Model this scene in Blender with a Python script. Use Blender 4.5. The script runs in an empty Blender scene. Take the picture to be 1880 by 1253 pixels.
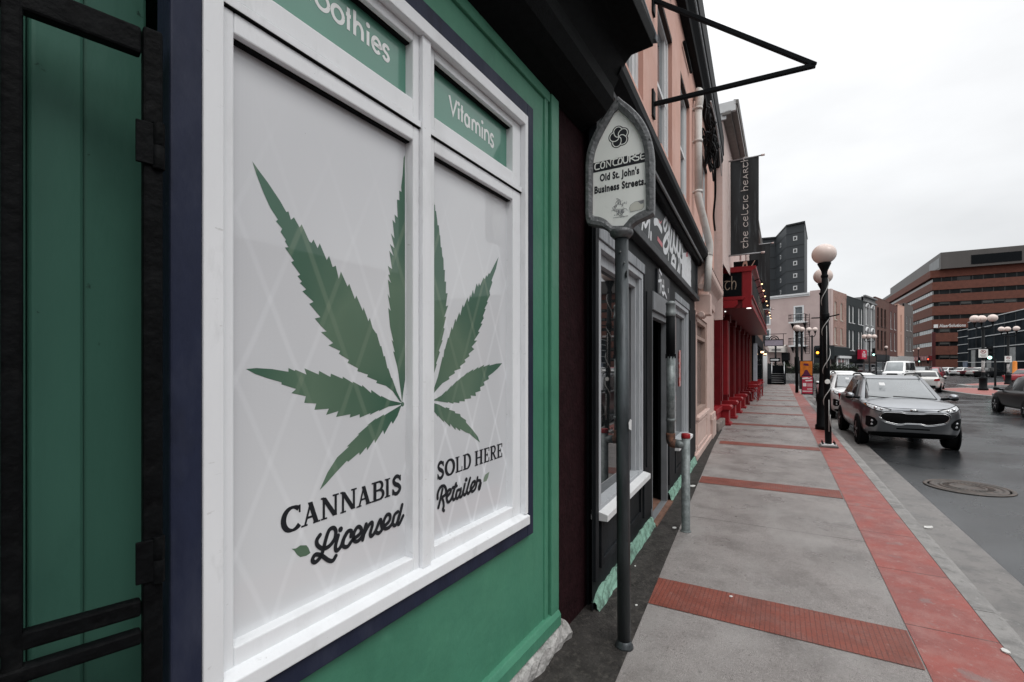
import bpy, bmesh, math, random
from mathutils import Vector, Matrix
from mathutils.bvhtree import BVHTree
random.seed(7)
R = math.radians
sc = bpy.context.scene
C = bpy.context.collection
F, CX, HY, H = 870.0, 940.0, 674.0, 1.52      # focal length / horizon of the photograph in its own pixels, eye height in metres
ROAD = -0.15

# ------------------------------------------------------------------ camera
cam = bpy.data.cameras.new('camera'); co = bpy.data.objects.new('camera', cam); C.objects.link(co)
co.location = (0, 0, H); co.rotation_euler = (R(90), 0, 0)
cam.sensor_width = 36; cam.lens = F / 1880 * 36
cam.shift_y = (HY - 626.5) / 1880
cam.clip_start = 0.02; cam.clip_end = 3000
sc.camera = co

# ------------------------------------------------------------------ sky, sun, exposure
SUN_EL, SUN_AZ = R(52), R(145)                 # azimuth from +Y towards +X: the open street side
w = bpy.data.worlds.new('World'); sc.world = w; w.use_nodes = True
nt = w.node_tree; N = nt.nodes; Lk = nt.links
for n in list(N): N.remove(n)
out = N.new('ShaderNodeOutputWorld'); bg = N.new('ShaderNodeBackground'); bg.inputs['Strength'].default_value = 0.1
sky = N.new('ShaderNodeTexSky'); sky.sky_type = 'NISHITA'; sky.sun_disc = False
sky.sun_elevation = SUN_EL; sky.sun_rotation = SUN_AZ
tc = N.new('ShaderNodeTexCoord'); sep = N.new('ShaderNodeSeparateXYZ'); Lk.new(tc.outputs['Generated'], sep.inputs[0])
ramp = N.new('ShaderNodeValToRGB')             # overcast dome: brighter towards the zenith
el = ramp.color_ramp.elements
el[0].position = 0.0; el[0].color = (.35, .357, .363, 1)
el[1].position = 1.0; el[1].color = (1.0, 1.0, 1.0, 1)
e = el.new(.16); e.color = (.385, .39, .394, 1)
e = el.new(.5); e.color = (.48, .483, .487, 1)
Lk.new(sep.outputs['Z'], ramp.inputs[0])
mp = N.new('ShaderNodeMapping'); mp.inputs['Scale'].default_value = (1.2, 1.2, 3.2); Lk.new(tc.outputs['Generated'], mp.inputs[0])
nz = N.new('ShaderNodeTexNoise'); nz.inputs['Scale'].default_value = 1.6; nz.inputs['Detail'].default_value = 6; Lk.new(mp.outputs[0], nz.inputs[0])
cr = N.new('ShaderNodeMapRange'); cr.inputs[1].default_value = .3; cr.inputs[2].default_value = .7
cr.inputs[3].default_value = 20.6; cr.inputs[4].default_value = 26.8; Lk.new(nz.outputs['Fac'], cr.inputs[0])
mul = N.new('ShaderNodeVectorMath'); mul.operation = 'SCALE'; Lk.new(ramp.outputs[0], mul.inputs[0]); Lk.new(cr.outputs[0], mul.inputs['Scale'])
mix = N.new('ShaderNodeMix'); mix.data_type = 'RGBA'; mix.inputs[0].default_value = .92
Lk.new(sky.outputs[0], mix.inputs['A']); Lk.new(mul.outputs[0], mix.inputs['B'])
Lk.new(mix.outputs['Result'], bg.inputs[0]); Lk.new(bg.outputs[0], out.inputs[0])
sun = bpy.data.lights.new('sun', 'SUN'); sun.energy = 0.95; sun.angle = R(25); sun.color = (1, .97, .93)
so = bpy.data.objects.new('sun', sun); C.objects.link(so)
so.rotation_euler = Vector((-math.sin(SUN_AZ) * math.cos(SUN_EL), -math.cos(SUN_AZ) * math.cos(SUN_EL), -math.sin(SUN_EL))).to_track_quat('-Z', 'Y').to_euler()
so.location = (10, -10, 20)
sc.view_settings.view_transform = 'Standard'; sc.view_settings.look = 'None'
sc.view_settings.exposure = 0.0; sc.view_settings.gamma = 1

# ------------------------------------------------------------------ materials
MATS = {}
def M(name, col, rough=.6, var=.12, scale=6, bump=0, bscale=60, metal=0, coat=0, ior=1.45, rvar=0, stain=None, sscale=3, samt=.5, emit=0, stretch=None, detail=5, spec=.4):
    """a painted / plain surface: colour broken up by noise, optional second stain colour with its own patches, fine bump"""
    if name in MATS: return MATS[name]
    m = bpy.data.materials.new(name); m.use_nodes = True; MATS[name] = m
    nt = m.node_tree; N = nt.nodes; L = nt.links; b = N['Principled BSDF']
    b.inputs['Roughness'].default_value = rough; b.inputs['Metallic'].default_value = metal; b.inputs['IOR'].default_value = ior
    b.inputs['Specular IOR Level'].default_value = spec; b.inputs['Coat Weight'].default_value = coat; b.inputs['Coat Roughness'].default_value = .03
    tc = N.new('ShaderNodeTexCoord'); mp = N.new('ShaderNodeMapping'); L.new(tc.outputs['Object'], mp.inputs[0])
    if stretch: mp.inputs['Scale'].default_value = stretch
    n = N.new('ShaderNodeTexNoise'); n.inputs['Scale'].default_value = scale; n.inputs['Detail'].default_value = detail; L.new(mp.outputs[0], n.inputs[0])
    r = N.new('ShaderNodeMapRange'); r.inputs[1].default_value = .25; r.inputs[2].default_value = .75
    r.inputs[3].default_value = 1 - var; r.inputs[4].default_value = 1 + var; L.new(n.outputs['Fac'], r.inputs[0])
    v = N.new('ShaderNodeVectorMath'); v.operation = 'SCALE'; v.inputs[0].default_value = col[:3]; L.new(r.outputs[0], v.inputs['Scale'])
    colout = v.outputs[0]
    if stain:
        n2 = N.new('ShaderNodeTexNoise'); n2.inputs['Scale'].default_value = sscale; n2.inputs['Detail'].default_value = 8; n2.inputs['Roughness'].default_value = .65
        L.new(mp.outputs[0], n2.inputs[0])
        r2 = N.new('ShaderNodeMapRange'); r2.inputs[1].default_value = 1 - samt - .12; r2.inputs[2].default_value = 1 - samt + .12; L.new(n2.outputs['Fac'], r2.inputs[0])
        mx = N.new('ShaderNodeMix'); mx.data_type = 'RGBA'; L.new(r2.outputs[0], mx.inputs[0]); L.new(colout, mx.inputs['A']); mx.inputs['B'].default_value = (*stain[:3], 1)
        colout = mx.outputs['Result']
    L.new(colout, b.inputs['Base Color'])
    if rvar:
        r3 = N.new('ShaderNodeMapRange'); r3.inputs[1].default_value = .3; r3.inputs[2].default_value = .7
        r3.inputs[3].default_value = max(0, rough - rvar); r3.inputs[4].default_value = rough + rvar; L.new(n.outputs['Fac'], r3.inputs[0]); L.new(r3.outputs[0], b.inputs['Roughness'])
    if bump:
        n3 = N.new('ShaderNodeTexNoise'); n3.inputs['Scale'].default_value = bscale; n3.inputs['Detail'].default_value = 4; L.new(mp.outputs[0], n3.inputs[0])
        bp = N.new('ShaderNodeBump'); bp.inputs['Strength'].default_value = bump; bp.inputs['Distance'].default_value = .01; L.new(n3.outputs['Fac'], bp.inputs['Height']); L.new(bp.outputs[0], b.inputs['Normal'])
    if emit:
        b.inputs['Emission Color'].default_value = (*col[:3], 1); b.inputs['Emission Strength'].default_value = emit
    return m

def layer(m, col, scale, thr, soft=.05, amt=.8, stretch=None, detail=6, kind='noise'):
    """one more coat over a material's colour: chips, streaks, damp, grime or painted reflections where a noise rises above thr"""
    nt = m.node_tree; N = nt.nodes; L = nt.links; b = N['Principled BSDF']
    tc = N.new('ShaderNodeTexCoord'); mp = N.new('ShaderNodeMapping'); L.new(tc.outputs['Object'], mp.inputs[0])
    if stretch: mp.inputs['Scale'].default_value = stretch
    mp.inputs['Location'].default_value = (scale * .37, scale * .11, 3.1)
    if kind == 'noise':
        n = N.new('ShaderNodeTexNoise'); n.inputs['Scale'].default_value = scale; n.inputs['Detail'].default_value = detail; n.inputs['Roughness'].default_value = .6; s = n.outputs['Fac']
    else:
        n = N.new('ShaderNodeTexVoronoi'); n.inputs['Scale'].default_value = scale; n.feature = 'DISTANCE_TO_EDGE' if kind == 'crack' else 'F1'; s = n.outputs['Distance']
    L.new(mp.outputs[0], n.inputs[0])
    r = N.new('ShaderNodeMapRange'); r.inputs[1].default_value = thr - soft; r.inputs[2].default_value = thr + soft
    r.inputs[3].default_value, r.inputs[4].default_value = (0, amt) if kind == 'noise' else (amt, 0)
    L.new(s, r.inputs[0]); old = b.inputs['Base Color'].links[0].from_socket
    mx = N.new('ShaderNodeMix'); mx.data_type = 'RGBA'; L.new(r.outputs[0], mx.inputs[0]); L.new(old, mx.inputs['A']); mx.inputs['B'].default_value = (*col[:3], 1)
    L.new(mx.outputs['Result'], b.inputs['Base Color']); return m

def brick(name, c1, c2, mortar, sx=4.6, bump=.4, rough=.8):
    if name in MATS: return MATS[name]
    m = M(name, c1, rough)
    nt = m.node_tree; N = nt.nodes; L = nt.links; b = N['Principled BSDF']
    tc = N.new('ShaderNodeTexCoord'); s = N.new('ShaderNodeSeparateXYZ'); L.new(tc.outputs['Object'], s.inputs[0])
    ad = N.new('ShaderNodeMath'); L.new(s.outputs[0], ad.inputs[0]); L.new(s.outputs[1], ad.inputs[1])
    cb = N.new('ShaderNodeCombineXYZ'); L.new(ad.outputs[0], cb.inputs[0]); L.new(s.outputs[2], cb.inputs[1])
    t = N.new('ShaderNodeTexBrick'); t.inputs['Scale'].default_value = sx; L.new(cb.outputs[0], t.inputs[0])
    t.inputs['Color1'].default_value = (*c1, 1); t.inputs['Color2'].default_value = (*c2, 1); t.inputs['Mortar'].default_value = (*mortar, 1)
    t.inputs['Mortar Size'].default_value = .03; t.inputs['Bias'].default_value = -.1
    n = N.new('ShaderNodeTexNoise'); n.inputs['Scale'].default_value = 1.3; n.inputs['Detail'].default_value = 6; L.new(tc.outputs['Object'], n.inputs[0])
    r = N.new('ShaderNodeMapRange'); r.inputs[3].default_value = .65; r.inputs[4].default_value = 1.35; L.new(n.outputs['Fac'], r.inputs[0])
    v = N.new('ShaderNodeVectorMath'); v.operation = 'SCALE'; L.new(t.outputs['Color'], v.inputs[0]); L.new(r.outputs[0], v.inputs['Scale'])
    L.new(v.outputs[0], b.inputs['Base Color'])
    if bump:
        bp = N.new('ShaderNodeBump'); bp.inputs['Strength'].default_value = bump; bp.inputs['Distance'].default_value = .01; bp.invert = True
        L.new(t.outputs['Fac'], bp.inputs['Height']); L.new(bp.outputs[0], b.inputs['Normal'])
    return m

def glassy(name, col=(.012, .014, .016), rough=.03, ior=1.6, var=.2): return M(name, col, rough, var=var, scale=2, ior=ior)

white = M('white_frame_paint', (.80, .82, .84), .42, var=.03, scale=9, stain=(.62, .64, .65), sscale=14, samt=.29, bump=.06, bscale=120, stretch=(1, 1, .35))
navy = M('navy_trim_paint', (.019, .024, .048), .5, spec=.2, var=.12, scale=20, bump=.12, bscale=90, stain=(.034, .040, .066), sscale=9, samt=.38, stretch=(1, 1, .4))
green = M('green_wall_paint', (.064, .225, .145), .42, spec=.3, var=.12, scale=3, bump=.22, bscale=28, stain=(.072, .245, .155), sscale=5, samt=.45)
green_shaded = M('green_wall_in_shade', (.044, .122, .092), .5, spec=.2, var=.12, scale=4, bump=.10, bscale=60, stain=(.035, .098, .074), sscale=7, samt=.30, stretch=(1, 1, .4))  # the wall green, darkened so the door recess's shade sits in the colour
black = M('black_paint', (.007, .0085, .010), .55, spec=.06, var=.3, scale=9, bump=.12, bscale=90)
blackrough = M('black_grainy_paint', (.0045, .0055, .006), .65, spec=.10, var=.4, scale=30, bump=.3, bscale=220, stain=(.05, .053, .056), sscale=160, samt=.24)
iron = M('rough_black_iron', (.0035, .004, .0045), .6, spec=.08, var=.5, scale=30, bump=.45, bscale=45, stain=(.010, .0105, .011), sscale=25, samt=.33)
maroon = M('maroon_stucco', (.018, .0065, .008), .85, spec=.1, var=.35, scale=12, bump=.9, bscale=38, stain=(.030, .018, .020), sscale=60, samt=.3)
stone = M('pale_rough_stone', (.42, .41, .40), .9, var=.25, scale=14, bump=1.0, bscale=45, stain=(.12, .12, .11), sscale=20, samt=.42)
dirt = M('dark_asphalt_strip', (.040, .037, .035), .8, spec=.15, var=.45, scale=9, bump=.8, bscale=70, stain=(.085, .078, .07), sscale=26, samt=.37)
teal = M('flaking_teal_paint', (.20, .36, .285), .7, var=.2, scale=10, bump=.8, bscale=30, stain=(.035, .045, .04), sscale=13, samt=.40)
shopblack = M('charcoal_shopfront_paint', (.009, .0105, .012), .55, spec=.10, var=.25, scale=6, bump=.12, bscale=60, stain=(.019, .022, .025), sscale=4, samt=.45, stretch=(1, 1, .3))
greywood = M('worn_grey_wood', (.20, .215, .23), .6, var=.2, scale=8, bump=.2, bscale=50, stain=(.33, .35, .37), sscale=8, samt=.45, stretch=(3, 3, .3))
salmon = M('salmon_stucco', (.62, .37, .30), .8, var=.08, scale=3, bump=.15, bscale=90, stain=(.68, .44, .375), sscale=2, samt=.45)
greywood2 = M('pale_worn_wood', (.40, .42, .44), .6, var=.15, scale=8, bump=.2, bscale=50, stain=(.28, .30, .32), sscale=8, samt=.42, stretch=(3, 3, .3))
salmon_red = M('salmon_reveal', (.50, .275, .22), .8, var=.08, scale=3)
pinkwall = M('dusty_pink_paint', (.56, .42, .375), .7, var=.07, scale=4, bump=.12, bscale=70, stain=(.46, .34, .30), sscale=5, samt=.38)
palepink = M('pale_pink_render', (.64, .52, .485), .8, var=.08, scale=3, bump=.35, bscale=25, stretch=(.6, .6, 2.5), stain=(.57, .44, .40), sscale=3, samt=.42)
flash = M('blue_grey_flashing', (.26, .29, .315), .45, var=.2, scale=14, metal=.3, stain=(.10, .11, .12), sscale=9, samt=.4)
whitepaint = M('white_paint', (.64, .65, .655), .5, var=.06, scale=6)
pipewhite = M('off_white_pipe_paint', (.58, .56, .53), .5, var=.08, scale=8, stain=(.42, .38, .35), sscale=9, samt=.35)
galv = M('weathered_galvanised_steel', (.066, .076, .082), .42, var=.35, scale=10, metal=.45, bump=.2, bscale=40, stain=(.035, .039, .043), sscale=8, samt=.42, stretch=(1.5, 1.5, .35))
galv2 = M('mottled_galvanised_pipe', (.21, .235, .235), .5, var=.3, scale=18, metal=.3, stain=(.10, .12, .12), sscale=16, samt=.45, bump=.2, bscale=50)
castgrey = M('cast_grey_sign_frame', (.155, .16, .165), .5, var=.3, scale=24, metal=.5, bump=.5, bscale=60, stain=(.07, .073, .077), sscale=22, samt=.38)
signwhite = M('sign_face_white', (.82, .84, .81), .3, var=.03, scale=5, stain=(.60, .61, .58), sscale=6, samt=.33)
ink = M('black_lettering', (.012, .014, .018), .45, var=.1)
inkgrey = M('faded_grey_print', (.22, .23, .24), .5, var=.3, scale=40)
paintwhite = M('white_graffiti_paint', (.66, .68, .70), .5, var=.15, scale=20)
pinkpaint = M('pink_graffiti_paint', (.52, .15, .17), .5, var=.1)
red = M('deep_red_gloss_paint', (.13, .007, .010), .4, var=.2, scale=6, spec=.3)
redbright = M('bright_red_paint', (.26, .013, .018), .42, var=.15, scale=6, spec=.3)
gold = M('gold_lettering', (.42, .34, .26), .5, var=.1)
dkglass = glassy('dark_window_glass')
shopglass = M('reflecting_shop_glass', (.010, .012, .013), .02, ior=2.3, var=.2, spec=.5)
greyglass = glassy('grey_window_glass', (.10, .115, .125), .08, 1.6, .4)
blind = M('pale_window_blind', (.50, .51, .50), .35, var=.15, scale=5)
rubber = M('tyre_rubber', (.009, .009, .010), .8, var=.2, scale=20, spec=.1)
alloy = M('alloy_rim', (.35, .36, .37), .3, metal=.8, var=.1)
chrome = M('chrome', (.55, .56, .57), .15, metal=1, var=.05)
plastic = M('black_plastic', (.007, .008, .009), .55, var=.2, spec=.10)
lensclear = M('clear_lamp_lens', (.42, .44, .46), .08, var=.5, scale=22, ior=1.6, coat=1)
amber = M('amber_lens', (.55, .16, .02), .15, var=.1)
tailred = M('red_lamp_lens', (.32, .012, .015), .15, var=.15, coat=.6)
globe_m = M('milky_lamp_globe', (.70, .585, .535), .35, var=.05, scale=3, coat=.25)
lampblack = M('black_lamp_post_paint', (.006, .007, .008), .5, spec=.10, var=.3, scale=14, bump=.15, bscale=60)
wirewhite = M('white_light_string', (.55, .56, .55), .5, var=.1)
orange = M('orange_bollard_plastic', (.62, .20, .02), .5, var=.08)
leafg = M('hedge_leaf', (.02, .032, .016), .6, var=.4, scale=30)
warm = M('lit_lamp', (1, .62, .34), .4, emit=3)
amberlit = M('lit_amber_signal', (1, .32, .03), .4, emit=4)
greenlit = M('lit_green_signal', (.55, 1, .88), .4, emit=2.2)
redlit = M('lit_red_signal', (1, .08, .04), .4, emit=4)
whitelit = M('lit_white_lamp', (1, .97, .92), .4, emit=2.5)

# ------------------------------------------------------------------ mesh helpers
class MB:
    def __init__(s): s.v = []; s.f = []; s.m = []; s.k = 0; s.sm = []
    def add(s, vs, fs, k=None, smooth=False):
        o = len(s.v); s.v += [tuple(p) for p in vs]
        for f in fs: s.f.append([o + i for i in f]); s.m.append(s.k if k is None else k); s.sm.append(smooth)
        return s
    def box(s, x0, x1, y0, y1, z0, z1, k=None):
        v = [(x, y, z) for z in (z0, z1) for y in (y0, y1) for x in (x0, x1)]
        return s.add(v, [(0, 2, 3, 1), (4, 5, 7, 6), (0, 1, 5, 4), (2, 6, 7, 3), (0, 4, 6, 2), (1, 3, 7, 5)], k)
    def hexa(s, bot, top, k=None):
        n = len(bot); return s.add(list(bot) + list(top), [tuple(range(n))[::-1], tuple(range(n, 2 * n))] + [(i, (i + 1) % n, n + (i + 1) % n, n + i) for i in range(n)], k)
    def extr(s, poly, axis, a, b, k=None):
        """poly: 2D points; axis 'x','y','z' = extrusion axis from a to b (other two axes in order)"""
        f = {'x': lambda p, t: (t, p[0], p[1]), 'y': lambda p, t: (p[0], t, p[1]), 'z': lambda p, t: (p[0], p[1], t)}[axis]
        return s.hexa([f(p, a) for p in poly], [f(p, b) for p in poly], k)
    def lathe(s, prof, c=(0, 0, 0), seg=16, k=None, smooth=True, axis='z'):
        vs = []; n = len(prof)
        for i in range(seg):
            a = 2 * math.pi * i / seg
            for r, z in prof:
                p = (r * math.cos(a), r * math.sin(a), z)
                if axis == 'y': p = (p[0], p[2], p[1])
                if axis == 'x': p = (p[2], p[0], p[1])
                vs.append((c[0] + p[0], c[1] + p[1], c[2] + p[2]))
        fs = [(i * n + j, ((i + 1) % seg) * n + j, ((i + 1) % seg) * n + j + 1, i * n + j + 1) for i in range(seg) for j in range(n - 1)]
        s.add(vs, fs, k, smooth)
        caps = []
        if prof[0][0] > 1e-6: caps.append(tuple(i * n for i in range(seg))[::-1])
        if prof[-1][0] > 1e-6: caps.append(tuple(i * n + n - 1 for i in range(seg)))
        o = len(s.v) - len(vs)
        for c_ in caps: s.f.append([o + i for i in c_]); s.m.append(s.k if k is None else k); s.sm.append(False)
        return s
    def tube(s, pts, r, seg=8, k=None, smooth=True, close=False):
        P = [Vector(p) for p in pts]; n = len(P); rs = r if isinstance(r, (list, tuple)) else [r] * n
        up = None; vs = []
        for i, p in enumerate(P):
            t = (P[min(i + 1, n - 1)] - P[max(i - 1, 0)]).normalized()
            if up is None:
                up = Vector((0, 0, 1)) if abs(t.z) < .9 else Vector((1, 0, 0))
            a = (up - t * up.dot(t)).normalized(); up = a; b = t.cross(a)
            for q in range(seg):
                an = 2 * math.pi * q / seg + (math.pi / 4 if seg == 4 else 0)
                vs.append(p + (a * math.cos(an) + b * math.sin(an)) * rs[i])
        fs = [(i * seg + q, i * seg + (q + 1) % seg, (i + 1) * seg + (q + 1) % seg, (i + 1) * seg + q) for i in range(n - 1) for q in range(seg)]
        s.add(vs, fs, k, smooth and seg > 4)
        o = len(s.v) - len(vs)
        for c_ in (tuple(range(seg))[::-1], tuple((n - 1) * seg + q for q in range(seg))):
            s.f.append([o + i for i in c_]); s.m.append(s.k if k is None else k); s.sm.append(False)
        return s
    def ball(s, c, r, seg=20, rings=12, k=None, sz=1.0):
        prof = [(r * math.sin(math.pi * i / rings), -r * sz * math.cos(math.pi * i / rings)) for i in range(rings + 1)]
        prof[0] = (0, prof[0][1]); prof[-1] = (0, prof[-1][1])
        return s.lathe(prof, c, seg, k)
    def build(s, name, mats, parent=None, bevel=0, bseg=2, sub=0, smooth=None):
        me = bpy.data.meshes.new(name); me.from_pydata(s.v, [], s.f)
        for m in (mats if isinstance(mats, (list, tuple)) else [mats]): me.materials.append(m)
        for p, k, sm in zip(me.polygons, s.m, s.sm): p.material_index = k; p.use_smooth = sm if smooth is None else smooth
        bm = bmesh.new(); bm.from_mesh(me); bmesh.ops.recalc_face_normals(bm, faces=bm.faces); bm.to_mesh(me); bm.free()
        o = bpy.data.objects.new(name, me); C.objects.link(o)
        if parent: o.parent = parent
        if bevel:
            b = o.modifiers.new('bevel', 'BEVEL'); b.width = bevel; b.segments = bseg; b.limit_method = 'ANGLE'; b.angle_limit = R(40); b.harden_normals = False
        if sub: q = o.modifiers.new('sub', 'SUBSURF'); q.levels = sub; q.render_levels = sub
        return o

def tag(o, label=None, cat=None, group=None, kind=None):
    if label: o['label'] = label
    if cat: o['category'] = cat
    if group: o['group'] = group
    if kind: o['kind'] = kind
    return o
def thing(name, label, cat, loc=(0, 0, 0), rz=0, group=None):
    o = bpy.data.objects.new(name, None); C.objects.link(o); o.empty_display_size = .2
    o.location = loc; o.rotation_euler = (0, 0, rz); return tag(o, label, cat, group)
def copy_tree(o, parent=None):
    c = o.copy(); C.objects.link(c)
    if parent: c.parent = parent
    for ch in list(o.children): copy_tree(ch, c)
    return c

class Fac:
    """a vertical plane: p a ground point, d its direction; turns pixels of the photo into (along, height) on it"""
    def __init__(s, p, d):
        n = math.hypot(*d); s.d = (d[0] / n, d[1] / n); s.p = p; s.n = (s.d[1], -s.d[0]); s.rz = math.atan2(s.d[1], s.d[0])
    def pix(s, px, py, out=0):
        rx = (px - CX) / F; p = (s.p[0] + s.n[0] * out, s.p[1] + s.n[1] * out)
        det = -rx * s.d[1] + s.d[0]; t = (-p[0] * s.d[1] + p[1] * s.d[0]) / det; a = (rx * p[1] - p[0]) / det
        return a, H - (py - HY) / F * t
    def w(s, a, out=0, z=0): return (s.p[0] + s.d[0] * a + s.n[0] * out, s.p[1] + s.d[1] * a + s.n[1] * out, z)
def ground(px, py, z=0.0):
    Y = F * (H - z) / (py - HY); return ((px - CX) / F * Y, Y, z)
def at(px, py, Y): return ((px - CX) / F * Y, Y, H - (py - HY) / F * Y)
SD = (.4924, .8704)                                   # street direction
SRZ = math.atan2(SD[1], SD[0])
def uv(u, v, z=0): return (u * SD[0] + v * SD[1], u * SD[1] - v * SD[0], z)

def smooth_pts(pts, n=6):
    P = [Vector((*p, 0)) if len(p) == 2 else Vector(p) for p in pts]
    if len(P) < 3: return [tuple(p) for p in P]
    o = []
    for i in range(len(P) - 1):
        a, b, c, d = P[max(i - 1, 0)], P[i], P[i + 1], P[min(i + 2, len(P) - 1)]
        for k in range(n):
            t = k / n
            o.append(tuple(.5 * ((2 * b) + (c - a) * t + (2 * a - 5 * b + 4 * c - d) * t * t + (3 * b - a - 3 * c + d) * t ** 3)))
    o.append(tuple(P[-1])); return o

class Print:
    """flat lettering on a facade plane: 2D strokes and shapes at local y, every piece a hair proud of the one before"""
    def __init__(s, y, mapf=None, step=2e-5): s.mb = MB(); s.y = y; s.map = mapf or (lambda p: p); s.step = step
    def poly(s, pts, raw=False):
        q = [(p if raw else s.map(p)) for p in pts]; s.y -= s.step
        s.mb.add([(a, s.y, b) for a, b in q], [tuple(range(len(q)))])
    def disc(s, c, r, seg=14):
        s.poly([(c[0] + r * math.cos(2 * math.pi * i / seg), c[1] + r * math.sin(2 * math.pi * i / seg)) for i in range(seg)], True)
    def stroke(s, pts, wd, sm=True, round_=True, n=6, wd2=None):
        q = [s.map(p) for p in pts]
        if sm: q = [p[:2] for p in smooth_pts(q, n)]
        L, Rr = [], []
        for i, p in enumerate(q):
            a = q[max(i - 1, 0)]; b = q[min(i + 1, len(q) - 1)]
            dx, dz = b[0] - a[0], b[1] - a[1]; l = math.hypot(dx, dz) or 1; nx, nz = -dz / l, dx / l
            ww = wd / 2 if wd2 is None else (wd + (wd2 - wd) * i / (len(q) - 1)) / 2
            k = 1.0
            if 0 < i < len(q) - 1 and not sm:
                d1 = Vector((p[0] - a[0], p[1] - a[1])).normalized(); d2 = Vector((b[0] - p[0], b[1] - p[1])).normalized()
                k = 1 / max(.5, math.sqrt(max(.1, (1 + d1.dot(d2)) / 2)))
            L.append((p[0] + nx * ww * k, p[1] + nz * ww * k)); Rr.append((p[0] - nx * ww * k, p[1] - nz * ww * k))
        s.y -= s.step; o = [(a, s.y, b) for a, b in L + Rr]; m = len(q)
        s.mb.add(o, [(i, i + 1, m + i + 1, m + i) for i in range(m - 1)])
        if round_:
            s.disc(q[0], wd / 2); s.disc(q[-1], (wd if wd2 is None else wd2) / 2)
    def build(s, name, mat, parent): return s.mb.build(name, mat, parent)

def arc(cx, cy, rx, ry, a0, a1, n=14): return [(cx + rx * math.cos(R(a0 + (a1 - a0) * i / n)), cy + ry * math.sin(R(a0 + (a1 - a0) * i / n))) for i in range(n + 1)]
# geometric sans strokes, x 0..1, y 0..1 = x-height
SANS = {
 'o': [arc(.5, .5, .5, .5, 0, 360, 24)], 'c': [arc(.5, .5, .5, .5, 45, 315, 20)],
 't': [[(.5, 1.5), (.5, 0)], [(.05, 1), (.95, 1)]], 'h': [[(0, 1.68), (0, 0)], [(0, .55)] + arc(.5, .52, .5, .48, 160, 0, 10) + [(1, 0)]],
 'i': [[(.5, 1), (.5, 0)]], 'e': [[(.02, .52), (.98, .52)] + arc(.5, .5, .5, .5, 0, 320, 22)],
 's': [[(.95, .85), (.72, 1), (.3, 1), (.08, .76), (.3, .55), (.7, .45), (.92, .24), (.7, 0), (.3, 0), (.03, .16)]],
 'V': [[(0, 1.55), (.5, 0), (1, 1.55)]], 'a': [arc(.45, .5, .45, .5, 0, 360, 22), [(.95, 1), (.95, 0)]],
 'm': [[(0, 1), (0, 0)], [(0, .6)] + arc(.25, .62, .25, .38, 160, 0, 8) + [(.5, 0)], [(.5, .6)] + arc(.75, .62, .25, .38, 160, 0, 8) + [(1, 0)]],
 'n': [[(0, 1), (0, 0)], [(0, .55)] + arc(.5, .55, .5, .45, 160, 0, 10) + [(1, 0)]],
 'S': [[(.95, 1.3), (.7, 1.6), (.25, 1.6), (.05, 1.22), (.3, .88), (.7, .72), (.95, .38), (.7, 0), (.25, 0), (0, .25)]],
}
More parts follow.
